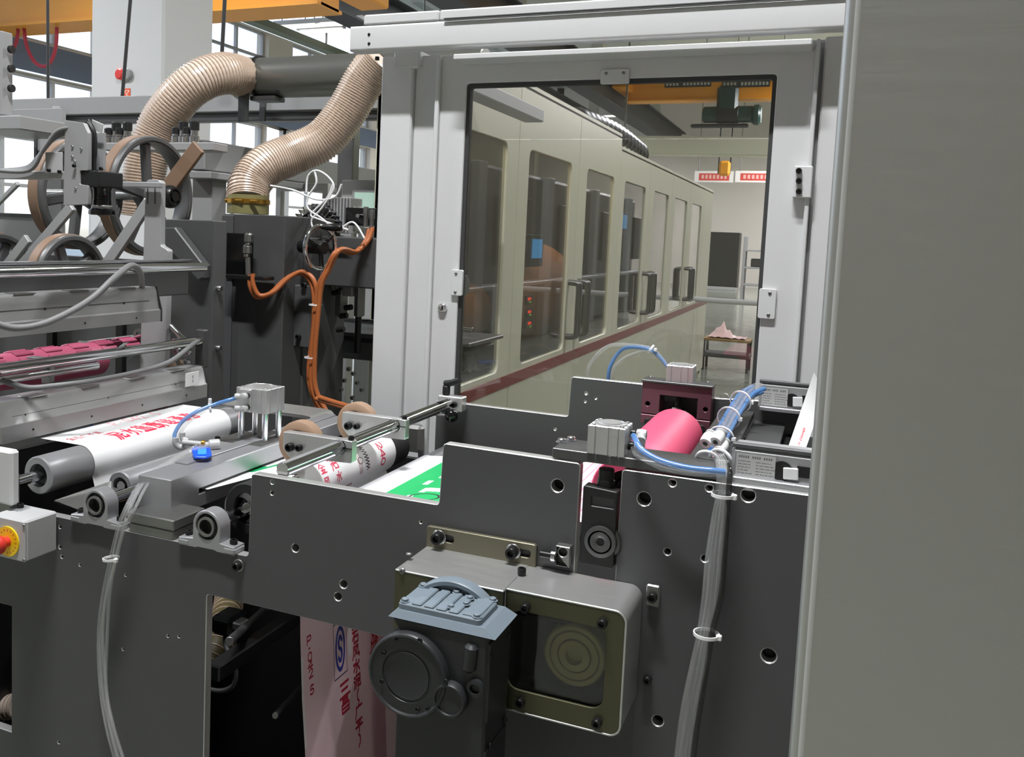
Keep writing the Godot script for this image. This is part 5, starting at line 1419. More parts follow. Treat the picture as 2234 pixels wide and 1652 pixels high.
	part(t, "output_rim", Geo.new().lathe([Vector2(0.060, 0), Vector2(0.069, 0), Vector2(0.069, 0.016), Vector2(0.0675, 0.018), Vector2(0.0625, 0.018), Vector2(0.0615, 0.012), Vector2(0.0, 0.012)], Geo.along(rc, rc + Vector3.BACK), 56), M.cast_blue, "blue grey rim behind the cover")

func line_guides() -> void:
	var im := canvas(256, 128, Color(0.72, 0.72, 0.71))
	for i in 15: im.fill_rect(Rect2i(14 + i * 15, 12, 10, 14), Color(0.42, 0.42, 0.42)) if i != 5 and i != 10 else null
	for r in 5:
		var x := 12
		while x < 236:
			var wd := rng.randi_range(10, 34)
			if x < 118 and x + wd > 108: x = 130
			im.fill_rect(Rect2i(x, 42 + r * 17, wd, 5), Color(0.46, 0.46, 0.46))
			x += wd + 5
	var lab := printed("plate_print", im, 0.4)
	for k in 2:
		var z: float = [-1.225, -1.895][k]
		var x0: float = [-0.104, -0.118][k]
		var y0: float = [1.2975, 1.281][k]
		var h: float = [0.042, 0.052][k]
		var x1 := 0.03
		var t := thing("line_guide", ["grey metal guide unit with a printed rating plate, on top of the near plate", "grey guide unit with a printed rating plate, on the far plate behind the hoses"][k], "sensor unit", Vector3((x0 + x1) / 2, y0, z), "web guide units")
		part(t, "body", Geo.new().box(Vector3((x0 + x1) / 2, y0 + h / 2, z - 0.03), Vector3(x1 - x0, h, 0.06), 0.004), M.grey_paint)
		part(t, "base", Geo.new().box(Vector3((x0 + x1) / 2 + 0.004, y0 - 0.001 + 0.004, z + 0.006), Vector3(x1 - x0, 0.008, 0.016), 0.001), M.anodised)
		part(t, "lip", Geo.new().box(Vector3((x0 + x1) / 2, y0 + h + 0.003, z - 0.006), Vector3(x1 - x0, 0.006, 0.012), 0.001), M.dark_paint_smooth)
		part(t, "channel", Geo.new().box(Vector3(x0 + 0.105, y0 + h * 0.5, z + 0.0004), Vector3(0.05, h * 0.34, 0.0012), 0.0), M.black)
		var q := Geo.new()
		var a := Vector3(x0 + 0.006, y0 + h * 0.16, z + 0.0012)
		q.box(a + Vector3(0.024, h * 0.36, -0.0009), Vector3(0.05, h * 0.74, 0.001), 0.0)
		part(t, "rating_frame", q, M.anodised)
		q = Geo.new()
		q.quad(a, a + Vector3(0.048, 0, 0), a + Vector3(0.048, h * 0.70, 0), a + Vector3(0, h * 0.70, 0), Vector3.BACK)
		part(t, "rating_plate", q, lab, "printed rating plate")
		part(t, "knob", Geo.new().lathe([Vector2(0.013, -0.002), Vector2(0.013, 0.001), Vector2(0.0, 0.001)], Geo.along(Vector3(x0 + 0.062, y0 + h * 0.45, z), Vector3(x0 + 0.062, y0 + h * 0.45, z + 1)), 20), M.black)
		part(t, "tab", Geo.new().box(Vector3(x0 + 0.073, y0 + h * 0.42, z + 0.003), Vector3(0.018, h * 0.36, 0.004), 0.001, Basis.from_euler(Vector3(0, 0, 0.06))), M.white_plastic)
	# flat dark bars across the web
	var t := thing("cross_rail", "flat dark steel rail across the web under the blue hose bundle", "rail", Vector3(-0.16, 1.268, -1.6))
	part(t, "rail", Geo.new().box(Vector3(-0.157, 1.262, -1.575), Vector3(0.062, 0.012, 0.71), 0.001), M.dark_steel)
	part(t, "rail_cover", Geo.new().box(Vector3(-0.095, 1.25, -1.575), Vector3(0.06, 0.004, 0.70), 0.001), M.dark_steel)
	whole("inner_cover", Geo.new().box(Vector3(0.0, 1.2, -1.575), Vector3(0.13, 0.06, 0.71), 0.003), M.black, "black inner cover between the two grey guide units", "cover", "", Vector3(0.0, 1.2, -1.575))

func hose_bundle() -> void:
	var path := [[1655, 848, -1.86], [1628, 862, -1.83], [1605, 895, -1.74], [1585, 930, -1.63], [1568, 965, -1.50], [1562, 985, -1.40]]
	var n := 0
	for i in 7:
		var u := TAU * i / 7
		var h := []
		for p in path: h.append(az(p[0] + 13 * cos(u), p[1] + 9 * sin(u), p[2] + 0.006 * sin(u)))
		var blue := i < 5
		whole("air_hose", Geo.new().tube(h, 0.0046, 9), M.blue_hose if blue else M.clear_hose, (["rightmost", "lower right", "lower", "left lower", "leftmost"][i] + " blue hose of the tied bundle beside the far guide unit") if blue else (["upper", "upper right"][i - 5] + " clear hose of the tied blue bundle beside the far guide unit"), "hose", "bundled blue hoses" if blue else "bundled clear hoses")
	n = 0
	for p in [[1616, 876, -1.775, "topmost", Vector3(-0.3, -0.2, 0.9)], [1590, 912, -1.67, "middle", Vector3(-0.2, -0.2, 0.9)], [1573, 955, -1.52, "lowest", Vector3(-0.1, -0.3, 0.9)]]: tie(p[0], p[1], p[2], 0.021, "white cable tie round the blue hose bundle, %s of three" % p[3], p[4])
	# connectors and loops where the bundle turns down
	var cs := [[1545, 958, "white push-in connector above the near guide unit, left one"], [1567, 955, "white push-in connector above the near guide unit, upper one"], [1575, 975, "white push-in connector above the near guide unit, lower one"]]
	for c in cs:
		var p := az(c[0], c[1], -1.36)
		var t := thing("hose_connector", c[2], "connector", p, "white push-in connectors")
		part(t, "body", Geo.new().lathe([Vector2(0.004, -0.012), Vector2(0.0085, -0.012), Vector2(0.0095, -0.004), Vector2(0.0095, 0.004), Vector2(0.0075, 0.006), Vector2(0.0075, 0.013), Vector2(0.004, 0.014)], Geo.along(p, p + Vector3(0.15, 0.3, -0.6)), 18), M.white_plastic)
		part(t, "collar", Geo.new().lathe([Vector2(0.0076, 0.009), Vector2(0.0088, 0.010), Vector2(0.0088, 0.013), Vector2(0.0076, 0.014)], Geo.along(p, p + Vector3(0.15, 0.3, -0.6)), 18), M.light_grey_paint)
	for k in 2:
		var p := az([1543, 1572][k], [1005, 1003][k], -1.26)
		var l := []
		for i in 13:
			var u := TAU * i / 12 + 1.2
			l.append(p + Vector3(cos(u) * 0.0145, sin(u) * 0.015, 0.012 * sin(u + k)))
		whole("tie_loop", Geo.new().tube(l, 0.0024, 8, true, 3), M.white_plastic, ["loose white cable tie loop above the bridge plate's right end, left one", "loose white cable tie loop above the bridge plate's right end, right one"][k], "cable tie", "loose tie loops", p)
	# clear hoses falling down the front of the plate
	for i in 5:
		var u := i - 2.0
		var h := []
		for p in [[1562, 985, -1.40, 4], [1570, 1000, -1.28, 5], [1580, 1025, -1.19, 6], [1578, 1078, -1.178, 5.5], [1572, 1130, -1.178, 7], [1562, 1220, -1.178, 9], [1555, 1300, -1.178, 9], [1540, 1380, -1.178, 7], [1527, 1450, -1.178, 8], [1510, 1540, -1.178, 9], [1496, 1640, -1.178, 9], [1486, 1760, -1.178, 9]]:
			h.append(az(p[0] + u * p[3], p[1], p[2] + 0.004 * absf(sin(u * 2.1 + p[1] * 0.01))))
		whole("clear_hose", Geo.new().tube(h, 0.0036, 8), M.clear_hose if i != 4 else M.smoke_hose, (["first", "second", "third", "fourth"][i] + " from the left of the clear hoses falling down the near plate's right part") if i != 4 else "smoky air hose hanging at the right of the clear bundle down the near plate", "hose", "clear hoses at right" if i != 4 else "", h[6])
	tie(1577, 1080, -1.17, 0.0145, "white cable tie high on the right clear hose bundle")
	tie(1541, 1384, -1.17, 0.0165, "white cable tie low on the right clear hose bundle")

func far_yoke() -> void:
	var z := -1.90
	var a := az(1402, 832, z)
	var b := az(1554, 848, z)
	var l := az(1402, 915, z)
	var r := az(1552, 925, z)
	var t := thing("cylinder_yoke", "dark maroon steel yoke of the far air cylinder, beyond the pink roller", "yoke", Vector3((a.x + b.x) / 2, l.y, z))
	var yt := (a.y + b.y) / 2
	var yb := (l.y + r.y) / 2 + 0.01
	var h0 := v2(az(1440, 862, z))
	var h1 := v2(az(1520, 905, z))
	part(t, "frame", Geo.new().plate(PackedVector2Array([Vector2(a.x, yb), Vector2(h0.x, yb), Vector2(h0.x, h0.y), Vector2(h1.x, h0.y), Vector2(h1.x, yb), Vector2(b.x, yb), Vector2(b.x, yt), Vector2(a.x, yt)]), [circle(v2(az(1413, 881, z)), 0.005, 14), circle(v2(az(1539, 894, z)), 0.005, 14)], Transform3D(Basis(), Vector3(0, 0, z)), 0.045, 0.001), M.maroon)
	part(t, "lower_bar", Geo.new().box(Vector3((a.x + b.x) / 2, yb - 0.012, z - 0.02), Vector3(b.x - a.x, 0.02, 0.04), 0.001), M.maroon)
	for p in [[1420, 826], [1545, 838]]: bolt(t, ay(p[0], p[1], yt), Vector3.UP, 0.006)
	part(t, "top_plate", Geo.new().box(Vector3((a.x + b.x) / 2, yt + 0.0025, z - 0.02), Vector3(b.x - a.x + 0.004, 0.005, 0.05), 0.001), M.dark_steel)
	for p in [[1412, 921], [1530, 936]]:
		var q := az(p[0], p[1], z + 0.004)
		part(t, "socket", Geo.new().rod(q + Vector3(0, 0, -0.004), q, 0.0075, 16), M.black)
	var cz := z - 0.004
	var c0 := az(1452, 836, cz)
	var c1 := az(1510, 842, cz)
	var top := az(1452, 796, cz).y
	square_cylinder("air_cylinder", "square silver air cylinder with pinkish face on the maroon yoke", Vector3(c0.x, yt + 0.005, cz - 0.05), Vector3(c1.x, top, cz))
	var s0 := az(1475, 905, z - 0.02)
	t = thing("yoke_piston", "dark piston block inside the maroon yoke", "piston", s0)
	part(t, "block", Geo.new().box(s0 + Vector3(0.002, 0.0, 0), Vector3(0.036, 0.016, 0.036), 0.002), M.dark_steel)
	part(t, "stem", Geo.new().rod(s0 + Vector3(0, 0.006, 0), Vector3(s0.x, yt, s0.z), 0.008, 14), M.black)
	part(t, "nut", Geo.new().lathe([Vector2(0.014, 0), Vector2(0.014, 0.009), Vector2(0, 0.009)], Transform3D(Basis(), s0 + Vector3(0, 0.008, 0)), 6), M.steel)
	part(t, "shoulder", Geo.new().box(s0 + Vector3(-0.012, 0.042, -0.004), Vector3(0.032, 0.03, 0.03), 0.004), M.black_rubber)
	# three hoses arching over behind the plate
	var k := 0
	for d in [[1282, 822, 1345, 752, M.clear_hose, "clear air hose arching over the far plate, left one"], [1327, 826, 1372, 758, M.blue_hose, "blue air hose arching over the far plate to the pinkish cylinder"], [1335, 828, 1384, 772, M.clear_hose, "clear air hose arching over the far plate, inner one"]]:
		var h := []
		for p in [[d[0], d[1] + 14, -1.99], [d[0] + 3, d[1] - 22, -1.985], [(d[0] + d[2]) / 2.0, d[3] + 12.0, -1.98], [d[2], d[3], -1.975], [1415, 759 + k * 3, -1.97], [1440, 778 + k * 2, -1.965], [1456, 800, -1.96]]: h.append(az(p[0], p[1], p[2]))
		whole("air_hose", Geo.new().tube(h, 0.0042, 10), d[4], d[5], "hose", "air hoses")
		k += 1
	tie(1420, 762, -1.965, 0.011, "white cable tie on the hoses arching over the far plate", Vector3(0.8, -0.5, 0))

func left_edge() -> void:
	# emergency stop
	var z := -1.13
	var lo := az(60, 1227, z)
	var hi := az(58, 1138, z)
	var xr := az(58, 1227, z).x
	var d := -1.198 - z
	var t := thing("emergency_stop", "grey box with red emergency stop button on a yellow disc", "emergency stop", Vector3(xr - 0.04, lo.y, z))
	part(t, "box", Geo.new().box(Vector3(xr - 0.041, (lo.y + hi.y) / 2, z + d / 2), Vector3(0.082, hi.y - lo.y, -d), 0.003), M.light_grey_paint)
	part(t, "lid", Geo.new().box(Vector3(xr - 0.041, (lo.y + hi.y) / 2, z + 0.002), Vector3(0.082, hi.y - lo.y, 0.004), 0.0025), M.light_grey_paint)
	for p in [[52, 1147], [52, 1222]]: button(t, az(p[0], p[1], z + 0.004), Vector3.BACK, 0.003, M.dull_steel)
	var c := az(18, 1181, z + 0.004)
	var im := canvas(256, 256, Color(0.95, 0.80, 0.06))
	for i in 16:
		var u := TAU * i / 16
		pen(im, "急停"[i % 2], Vector2(128, 128) + Vector2(cos(u), sin(u)) * 96, Vector2(20, 20), 1.6, Color(0.75, 0.38, 0.05), u + PI / 2)
	var ym := printed("stop_disc_print", im)
	var dg := Geo.new()
	var cc := c + Vector3(0, 0, 0.0022)
	for i in 40:
		var u0 := TAU * i / 40
		var u1 := TAU * (i + 1) / 40
		var e0 := Vector2(cos(u0), sin(u0))
		var e1 := Vector2(cos(u1), sin(u1))
		dg.tri(cc, cc + Vector3(e0.x, e0.y, 0) * 0.0265, cc + Vector3(e1.x, e1.y, 0) * 0.0265, Vector3.BACK, Vector3.BACK, Vector3.BACK, Vector2(0.5, 0.5), Vector2(0.5 + e0.x / 2, 0.5 - e0.y / 2), Vector2(0.5 + e1.x / 2, 0.5 - e1.y / 2))
	dg.lathe([Vector2(0.0265, -0.002), Vector2(0.0265, 0.0022)], Geo.along(c, c + Vector3.BACK), 40)
	part(t, "disc", dg, ym, "yellow disc with printed ring of characters")
	part(t, "button", Geo.new().lathe([Vector2(0.009, 0.0), Vector2(0.009, 0.012), Vector2(0.015, 0.016), Vector2(0.017, 0.02), Vector2(0.017, 0.026), Vector2(0.014, 0.03), Vector2(0, 0.031)], Geo.along(c, c + Vector3.BACK), 28), M.stop_red, "red mushroom button")
	# white rounded post at the left edge
	var p1 := az(25, 985, -1.155)
	var p0 := az(25, 1106, -1.155)
	t = thing("white_bracket", "white rounded bracket post at the left edge above the emergency stop box", "bracket", Vector3(p0.x - 0.03, p0.y, -1.16))
	part(t, "post", Geo.new().box(Vector3(p1.x - 0.04, (p0.y + p1.y) / 2, -1.165), Vector3(0.08, p1.y - p0.y, 0.02), 0.005), M.white_paint)
	var cs := az(520, 1234, -1.197)
	t = thing("plate_screw", "socket screw in the near plate below the right pillow block bearing", "screw", cs)
	screw(t, cs, Vector3.BACK, 0.0075)
	part(t, "washer", Geo.new().rod(cs + Vector3(0, 0, -0.002), cs + Vector3(0, 0, 0.001), 0.0105, 20), M.dull_steel)


# ---------------------------------------------------------------- the printing unit on the left
func printing_unit() -> void:
	# frames
	var z := -2.05
	var t := thing("unit_side_frame", "dark grey side frame of the left unit, upright behind the inspection bars", "machine frame", Vector3(-1.8, 0, z))
	var tl := az(352, 478, z)
	var tr := az(467, 481, z)
	var o := [v2(tr), Vector2(tr.x, 0.05), Vector2(tl.x - 0.12, 0.05), Vector2(tl.x - 0.12, 1.2), Vector2(tl.x, 1.28), v2(tl)]
	part(t, "plate", Geo.new().plate(rounded(o, 0.004, 3), [], Transform3D(Basis(), Vector3(0, 0, z)), 0.055, 0.002), M.frame_paint)
	for p in [[476, 630], [474, 760]]: screw(t, ax(p[0], p[1], tr.x), Vector3.RIGHT, 0.009, M.steel)
	part(t, "arm", Geo.new().plate(PackedVector2Array([v2(az(348, 497, z + 0.03)), v2(az(381, 496, z + 0.03)), v2(az(445, 580, z + 0.03)), v2(az(444, 606, z + 0.03)), v2(az(432, 612, z + 0.03)), v2(az(352, 528, z + 0.03))]), [], Transform3D(Basis(), Vector3(0, 0, z + 0.03)), 0.028, 0.003), M.frame_paint, "slanting arm with bright edge")
	z = -2.3
	var pl := az(-120, 575, z)
	t = thing("added_back_panel", "dark panel added behind the inspection bars to block the bright hall", "panel", Vector3(-2.3, 0.3, z))  # put in to hide the bright hall behind
	part(t, "panel", Geo.new().box(Vector3(-2.55, 0.9, z), Vector3(1.5, 1.16, 0.02), 0.002), M.frame_paint)
	for k in 4: part(t, "rib", Geo.new().box(Vector3(-3.0 + k * 0.3, 0.9, z + 0.02), Vector3(0.03, 1.1, 0.02), 0.002), M.black_steel)
	# upright light bracket
	z = -1.9
	t = thing("upright_bracket", "light grey upright bracket plate beside the line camera, stepped at its right", "bracket", Vector3(-1.65, 0.9, z))
	o = []
	for p in [[317, 400], [322, 392], [345, 392], [351, 398], [350, 536], [367, 546], [359, 740], [303, 735]]: o.append(v2(az(p[0], p[1], z)))
	o[6].y -= 0.25; o[7].y -= 0.25
	part(t, "plate", Geo.new().plate(rounded(o, 0.006, 4), [], Transform3D(Basis(), Vector3(0, 0, z)), 0.018, 0.0015), M.mid_grey)
	var ga := az(253, 399, z + 0.02)
	var gb := az(349, 407, z + 0.02)
	part(t, "cross_arm", Geo.new().box((ga + gb) / 2 + Vector3(0, 0, -0.002), Vector3(gb.x - ga.x, 0.014, 0.02), 0.002), M.mid_grey)
	for p in [[322, 424], [338, 424]]: part(t, "groove", Geo.new().box(az(p[0], p[1], z + 0.0004), Vector3(0.004, 0.05, 0.001), 0.0), M.dark_paint_smooth)
	# inspection bars
	inspection_bar(Vector3(-1.447, 1.37, -1.08), 0.62, 0.08, "upper long aluminium inspection bar with a grey cable looping in front", 0.026)
	inspection_bar(Vector3(-1.443, 1.163, -1.25), 0.625, 0.078, "lower long aluminium inspection bar with a white sticker at its far end", 0.033)
	var st := ax(419, 827, -1.4405)
	whole("sticker", Geo.new().box(st, Vector3(0.002, 0.034, 0.05), 0.0004), printed("sticker_print", sticker()), "white sticker on the far end of the lower inspection bar", "sticker", "", st)
	# rods over the bars
	for w in [[0, 806, -1.3, -1.93, 0.012, "polished round rod above the lower inspection bar"], [0, 594, -1.25, -1.86, 0.011, "polished round rod above the upper inspection bar"], [0, 830, -1.3, -1.56, 0.009, "thin steel rod just above the lower inspection bar"]]:
		var a := az(w[0], w[1], w[2])
		var rt := thing("support_rod", w[5], "rod", Vector3(a.x, a.y, w[2]), "support rods")
		part(rt, "bar", Geo.new().rod(a + Vector3(0, 0, 0.12), Vector3(a.x, a.y, w[3]), w[4], 18), M.chrome)
	for w in [[292, 596, -1.80], [296, 612, -1.8]]:
		var a := az(w[0] + 34, w[1] - 3, w[2])
		screw(t, a, Vector3(1, 0, 0.6), 0.007, M.steel)
	var ra := az(0, 575, -1.3)
	t = thing("top_rail", "dark rail along the top of the upper inspection bar", "rail", Vector3(ra.x, ra.y, -1.3))
	part(t, "rail", Geo.new().box(Vector3(ra.x - 0.03, ra.y - 0.045, -1.56), Vector3(0.05, 0.085, 0.64), 0.003), M.frame_paint)
	part(t, "edge_strip", Geo.new().box(Vector3(ra.x - 0.004, ra.y, -1.56), Vector3(0.02, 0.006, 0.64), 0.001), M.steel)
	var hk := az(95, 780, -1.42)
	t = thing("rod_clamp", "grey hook clamp holding the rod above the lower inspection bar", "clamp", hk)
	part(t, "strap", Geo.new().plate(rounded([v2(az(88, 783, -1.42)), v2(az(110, 786, -1.42)), v2(az(109, 836, -1.42)), v2(az(90, 836, -1.42))], 0.003), [], Transform3D(Basis(), Vector3(0, 0, -1.42)), 0.012, 0.001), M.mid_grey)
	part(t, "top_leaf", Geo.new().box(az(80, 782, -1.42) + Vector3(0, 0, -0.006), Vector3(0.05, 0.004, 0.02), 0.001), M.mid_grey)
	# cables on the bars
	var c1 := []
	for p in [[-20, 702, -1.2], [30, 716, -1.235], [90, 708, -1.28], [150, 682, -1.335], [205, 648, -1.395], [250, 606, -1.45], [285, 580, -1.53], [305, 592, -1.6], [310, 625, -1.66]]: c1.append(az(p[0], p[1], p[2]))
	whole("grey_cable", Geo.new().tube(c1, 0.0068, 12), M.cable_grey, "thick grey cable looping down in front of the upper inspection bar", "cable", "grey cables")
	var c2 := []
	for p in [[5, 830, -1.3], [60, 846, -1.32], [120, 842, -1.36], [200, 832, -1.42], [300, 812, -1.56], [370, 790, -1.7], [420, 752, -1.84], [432, 745, -1.9]]: c2.append(az(p[0], p[1], p[2]))
	whole("grey_cable", Geo.new().tube(c2, 0.006, 12), M.cable_grey, "thick grey cable lying along the top edge of the lower inspection bar", "cable", "grey cables")
	# end bracket of the lower rods
	var eb := az(440, 760, -1.93)
	t = thing("rod_end_bracket", "dark bracket with links where the lower rods end beside the dark side frame", "bracket", eb)
	part(t, "plate", Geo.new().box(eb + Vector3(0, 0.0, 0), Vector3(0.03, 0.10, 0.02), 0.003), M.frame_paint)
	part(t, "clevis", Geo.new().tube([az(372, 712, -1.92), az(395, 735, -1.92), az(408, 745, -1.92)], 0.009, 8), M.steel)
	part(t, "link", Geo.new().tube([az(372, 790, -1.92), az(385, 812, -1.92), az(400, 790, -1.92)], 0.011, 8), M.kraft_dark)
	for p in [[385, 745], [388, 765], [412, 768], [410, 790]]: screw(t, az(p[0], p[1], -1.9), Vector3.BACK, 0.009, M.steel)
	# pink roller between the bars
	var pa := az(20, 810, -1.5)
	var pe := ax(215, 782, pa.x)
	t = thing("pink_print_roller", "pink printing roller with raised blocks between the two inspection bars", "roller", pa)
	part(t, "drum", Geo.new().rod(Vector3(pa.x, pa.y, pa.z + 0.12), Vector3(pa.x, pa.y, pe.z), 0.042, 32, 0.004), M.rose)
	for k in 7:
		for j in 4:
			var an := -0.9 + j * 0.62
			var e := Vector3(sin(an), cos(an), 0)
			part(t, "print_block", Geo.new().box(Vector3(pa.x, pa.y, pa.z + 0.06 - k * 0.085) + e * 0.0425, Vector3(0.02, 0.006, 0.05), 0.002, Basis.from_euler(Vector3(0, 0, -an))), M.rose_dark if (k + j) % 3 == 0 else M.rose)
	t = thing("indicator_lever", "small lever with yellow tip in the dark gap above the pink roller", "lever", az(180, 748, -1.9))
	part(t, "stem", Geo.new().rod(az(172, 746, -1.9), az(203, 750, -1.9), 0.004, 10), M.white_plastic)
	part(t, "pin", Geo.new().rod(az(178, 747, -1.9), az(178, 747, -1.9) + Vector3(0, 0, -0.39), 0.004, 8), M.dull_steel)
	part(t, "tip", Geo.new().rod(az(203, 750, -1.9), az(211, 751, -1.9), 0.009, 14), M.crane_yellow)
	# swing link in the gap
	t = thing("swing_link", "polished swing link in the dark gap left of the upright bracket", "link", az(290, 735, -1.95))
	part(t, "rod", Geo.new().rod(az(262, 760, -1.95), az(300, 728, -1.95), 0.006, 12), M.chrome)
	part(t, "eye", Geo.new().lathe([Vector2(0.006, -0.006), Vector2(0.014, -0.006), Vector2(0.014, 0.006), Vector2(0.006, 0.006), Vector2(0.006, -0.006)], Geo.along(az(302, 727, -1.95), az(302, 727, -1.0)), 18), M.steel)
	# black panels added round the opening to keep it dark
	t = thing("shade_casing", "added black panels with bars, keeping the opening under the near plate dark", "casing", Vector3(-1.2, 0.03, -1.9))
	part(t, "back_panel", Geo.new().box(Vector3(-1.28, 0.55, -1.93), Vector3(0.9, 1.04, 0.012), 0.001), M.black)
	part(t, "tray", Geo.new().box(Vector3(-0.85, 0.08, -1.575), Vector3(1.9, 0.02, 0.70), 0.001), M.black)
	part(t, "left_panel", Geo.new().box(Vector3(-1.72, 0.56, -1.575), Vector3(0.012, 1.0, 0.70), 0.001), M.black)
	part(t, "cross_bar", Geo.new().box(Vector3(-0.97, 0.80, -1.60), Vector3(0.03, 0.03, 0.62), 0.003), M.black_steel)
	part(t, "cross_bar", Geo.new().rod(az(500, 1400, -1.3), az(600, 1310, -1.7), 0.008, 12), M.dull_steel)
	part(t, "cross_bar", Geo.new().rod(az(600, 1562, -1.4), az(665, 1490, -1.75), 0.006, 12), M.dull_steel)
	part(t, "bracket", Geo.new().box(az(500, 1357, -1.45), Vector3(0.05, 0.04, 0.06), 0.008), M.black_steel)
	part(t, "bracket", Geo.new().box(az(525, 1362, -1.42), Vector3(0.02, 0.016, 0.03), 0.003), M.dull_steel)
	var cb := []
	for p in [[494, 1375, -1.45], [492, 1405, -1.42], [506, 1440, -1.4], [516, 1470, -1.4], [508, 1497, -1.4], [480, 1508, -1.4], [440, 1500, -1.4]]: cb.append(az(p[0], p[1], p[2]))
	whole("black_cable", Geo.new().tube(cb, 0.005, 10), M.cable_dark, "black cable curling in the dark opening under the near plate", "cable")
	tie(516, 1443, -1.39, 0.009, "white cable tie on the black cable in the dark opening")
	ribbed_hose([az(455, 1455, -1.5), az(480, 1400, -1.55), az(495, 1340, -1.62), az(500, 1300, -1.7)], 0.032, 16, "olive ribbed hose in the dark opening under the near plate", M.olive_hose)
	ribbed_hose([az(-30, 1560, -1.5), az(5, 1545, -1.5), az(40, 1540, -1.5)], 0.028, 8, "brown ribbed hose inside the square opening at the lower left", M.hose_skin)
	wheels_left()
	line_camera()

func sticker() -> Image:
	var im := canvas(128, 96, Color(0.92, 0.92, 0.92))
	for i in 7: im.fill_rect(Rect2i(30 + i * 10, 46, 7, 11), Color(0.55, 0.55, 0.55)) if i != 3 else null
	return im

func inspection_bar(at: Vector3, L: float, h: float, label: String, low: float) -> void:
	var t := thing("inspection_bar", label, "inspection bar", at, "inspection bars")
	var o := PackedVector2Array([Vector2(0, 0), Vector2(0, low), Vector2(-0.004, low + 0.003), Vector2(-0.014, h * 0.9), Vector2(-0.018, h), Vector2(-0.07, h), Vector2(-0.07, 0)])
	part(t, "profile", Geo.new().plate(o, [], Transform3D(Basis(), at), L, 0.001), M.bar_aluminium)
	part(t, "end_cap", Geo.new().plate(PackedVector2Array([Vector2(0.0, -0.001), Vector2(0.0, low), Vector2(-0.017, h + 0.001), Vector2(-0.071, h + 0.001), Vector2(-0.071, -0.001)]), [], Transform3D(Basis(), at + Vector3(0, 0, -L)), 0.006, 0.0008), M.black_rubber, "black end cap")
	part(t, "groove", Geo.new().box(at + Vector3(-0.0085, h * 0.62, -L * 0.5), Vector3(0.002, 0.0012, L * 0.9), 0.0), M.dark_paint_smooth)
	for k in 4: button(t, at + Vector3(0.0, low * 0.5, -L * (0.12 + 0.25 * k)), Vector3.RIGHT, 0.0025, M.black_steel)
	for k in 3: button(t, at + Vector3(-0.0085, h * 0.6, -L * (0.1 + 0.36 * k)), Vector3.RIGHT, 0.003, M.black_steel)
	for k in 4: part(t, "clamp_seat", Geo.new().box(at + Vector3(-0.028, h, -L * (0.16 + 0.23 * k)), Vector3(0.03, 0.003, 0.05), 0.001), M.dull_steel)

func ribbed_hose(pts: Array, r: float, ribs: int, label: String, m: Material, group := "") -> Node3D:
	var t := thing("ribbed_hose", label, "hose", pts[0], group)
	part(t, "sleeve", Geo.new().tube(pts, r, 20, true, 8), m)
	# one coil of wire wound round the sleeve
	var cv := Curve3D.new()
	for i in pts.size():
		var tan_: Vector3 = ((pts[mini(i + 1, pts.size() - 1)] as Vector3) - (pts[maxi(i - 1, 0)] as Vector3)) / 6.0
		cv.add_point(pts[i], -tan_, tan_)
	var L := cv.get_baked_length()
	var g := Geo.new()
	var side := Vector3.ZERO
	for k in ribs:
		var s := L * (k + 0.5) / ribs
		var p := cv.sample_baked(s, true)
		var d := (cv.sample_baked(minf(s + 0.01, L), true) - cv.sample_baked(maxf(s - 0.01, 0.0), true)).normalized()
		var e := r * 0.055
		g.lathe([Vector2(r - e, -e * 1.3), Vector2(r + e, -e * 0.5), Vector2(r + e, e * 0.5), Vector2(r - e, e * 1.3)], Geo.along(p, p + d), 20)
	var w := part(t, "wire_rib", g, M.hose_wire, "row of darker ribs round the sleeve")
	w.set_meta("kind", "stuff")
	return t

func spoked_wheel(c: Vector3, R: float, depth: float, label: String, spin: float, m: Material) -> void:
	var t := thing("spoked_wheel", label, "wheel", Vector3(c.x, c.y - R, c.z), "spoked web wheels")
	var xf := Geo.along(c, c + Vector3.RIGHT)
	var w := depth / 2
	part(t, "rim", Geo.new().lathe([Vector2(R - 0.02, -w), Vector2(R, -w), Vector2(R, -0.007), Vector2(R - 0.006, -0.004), Vector2(R - 0.006, 0.004), Vector2(R, 0.007), Vector2(R, w - 0.004), Vector2(R - 0.004, w), Vector2(R - 0.014, w), Vector2(R - 0.016, w - 0.004), Vector2(R - 0.02, w - 0.004), Vector2(R - 0.026, 0), Vector2(R - 0.02, -w)], xf, 56), m)
	part(t, "tread", Geo.new().lathe([Vector2(R, -w * 0.9), Vector2(R + 0.003, -w * 0.85), Vector2(R + 0.003, w * 0.3), Vector2(R, w * 0.35)], xf, 56), M.kraft_dark, "brown band round the rim")
	part(t, "hub", Geo.new().lathe([Vector2(0.0, w * 1.3), Vector2(0.03, w * 1.3), Vector2(0.034, w), Vector2(0.034, -w), Vector2(0.0, -w)], xf, 28), m)
	part(t, "axle", Geo.new().rod(c + Vector3(-0.14, 0, 0), c + Vector3(0.11, 0, 0), 0.016, 14), M.dull_steel)
	part(t, "bearing", Geo.new().lathe([Vector2(0.0, 0.085), Vector2(0.037, 0.085), Vector2(0.037, 0.1), Vector2(0.03, 0.112), Vector2(0.024, 0.112), Vector2(0.022, 0.106), Vector2(0.016, 0.106), Vector2(0.016, 0.115), Vector2(0.0, 0.115)], xf, 28), M.black_steel, "black end bearing")
	for k in 5:
		var q := Basis(Vector3.RIGHT, spin + TAU * k / 5)
		part(t, "spoke", Geo.new().box(c + q * Vector3(0, 0.028 + (R - 0.05) / 2, 0), Vector3(depth * 0.42, R - 0.05, 0.034), 0.006, q), m)

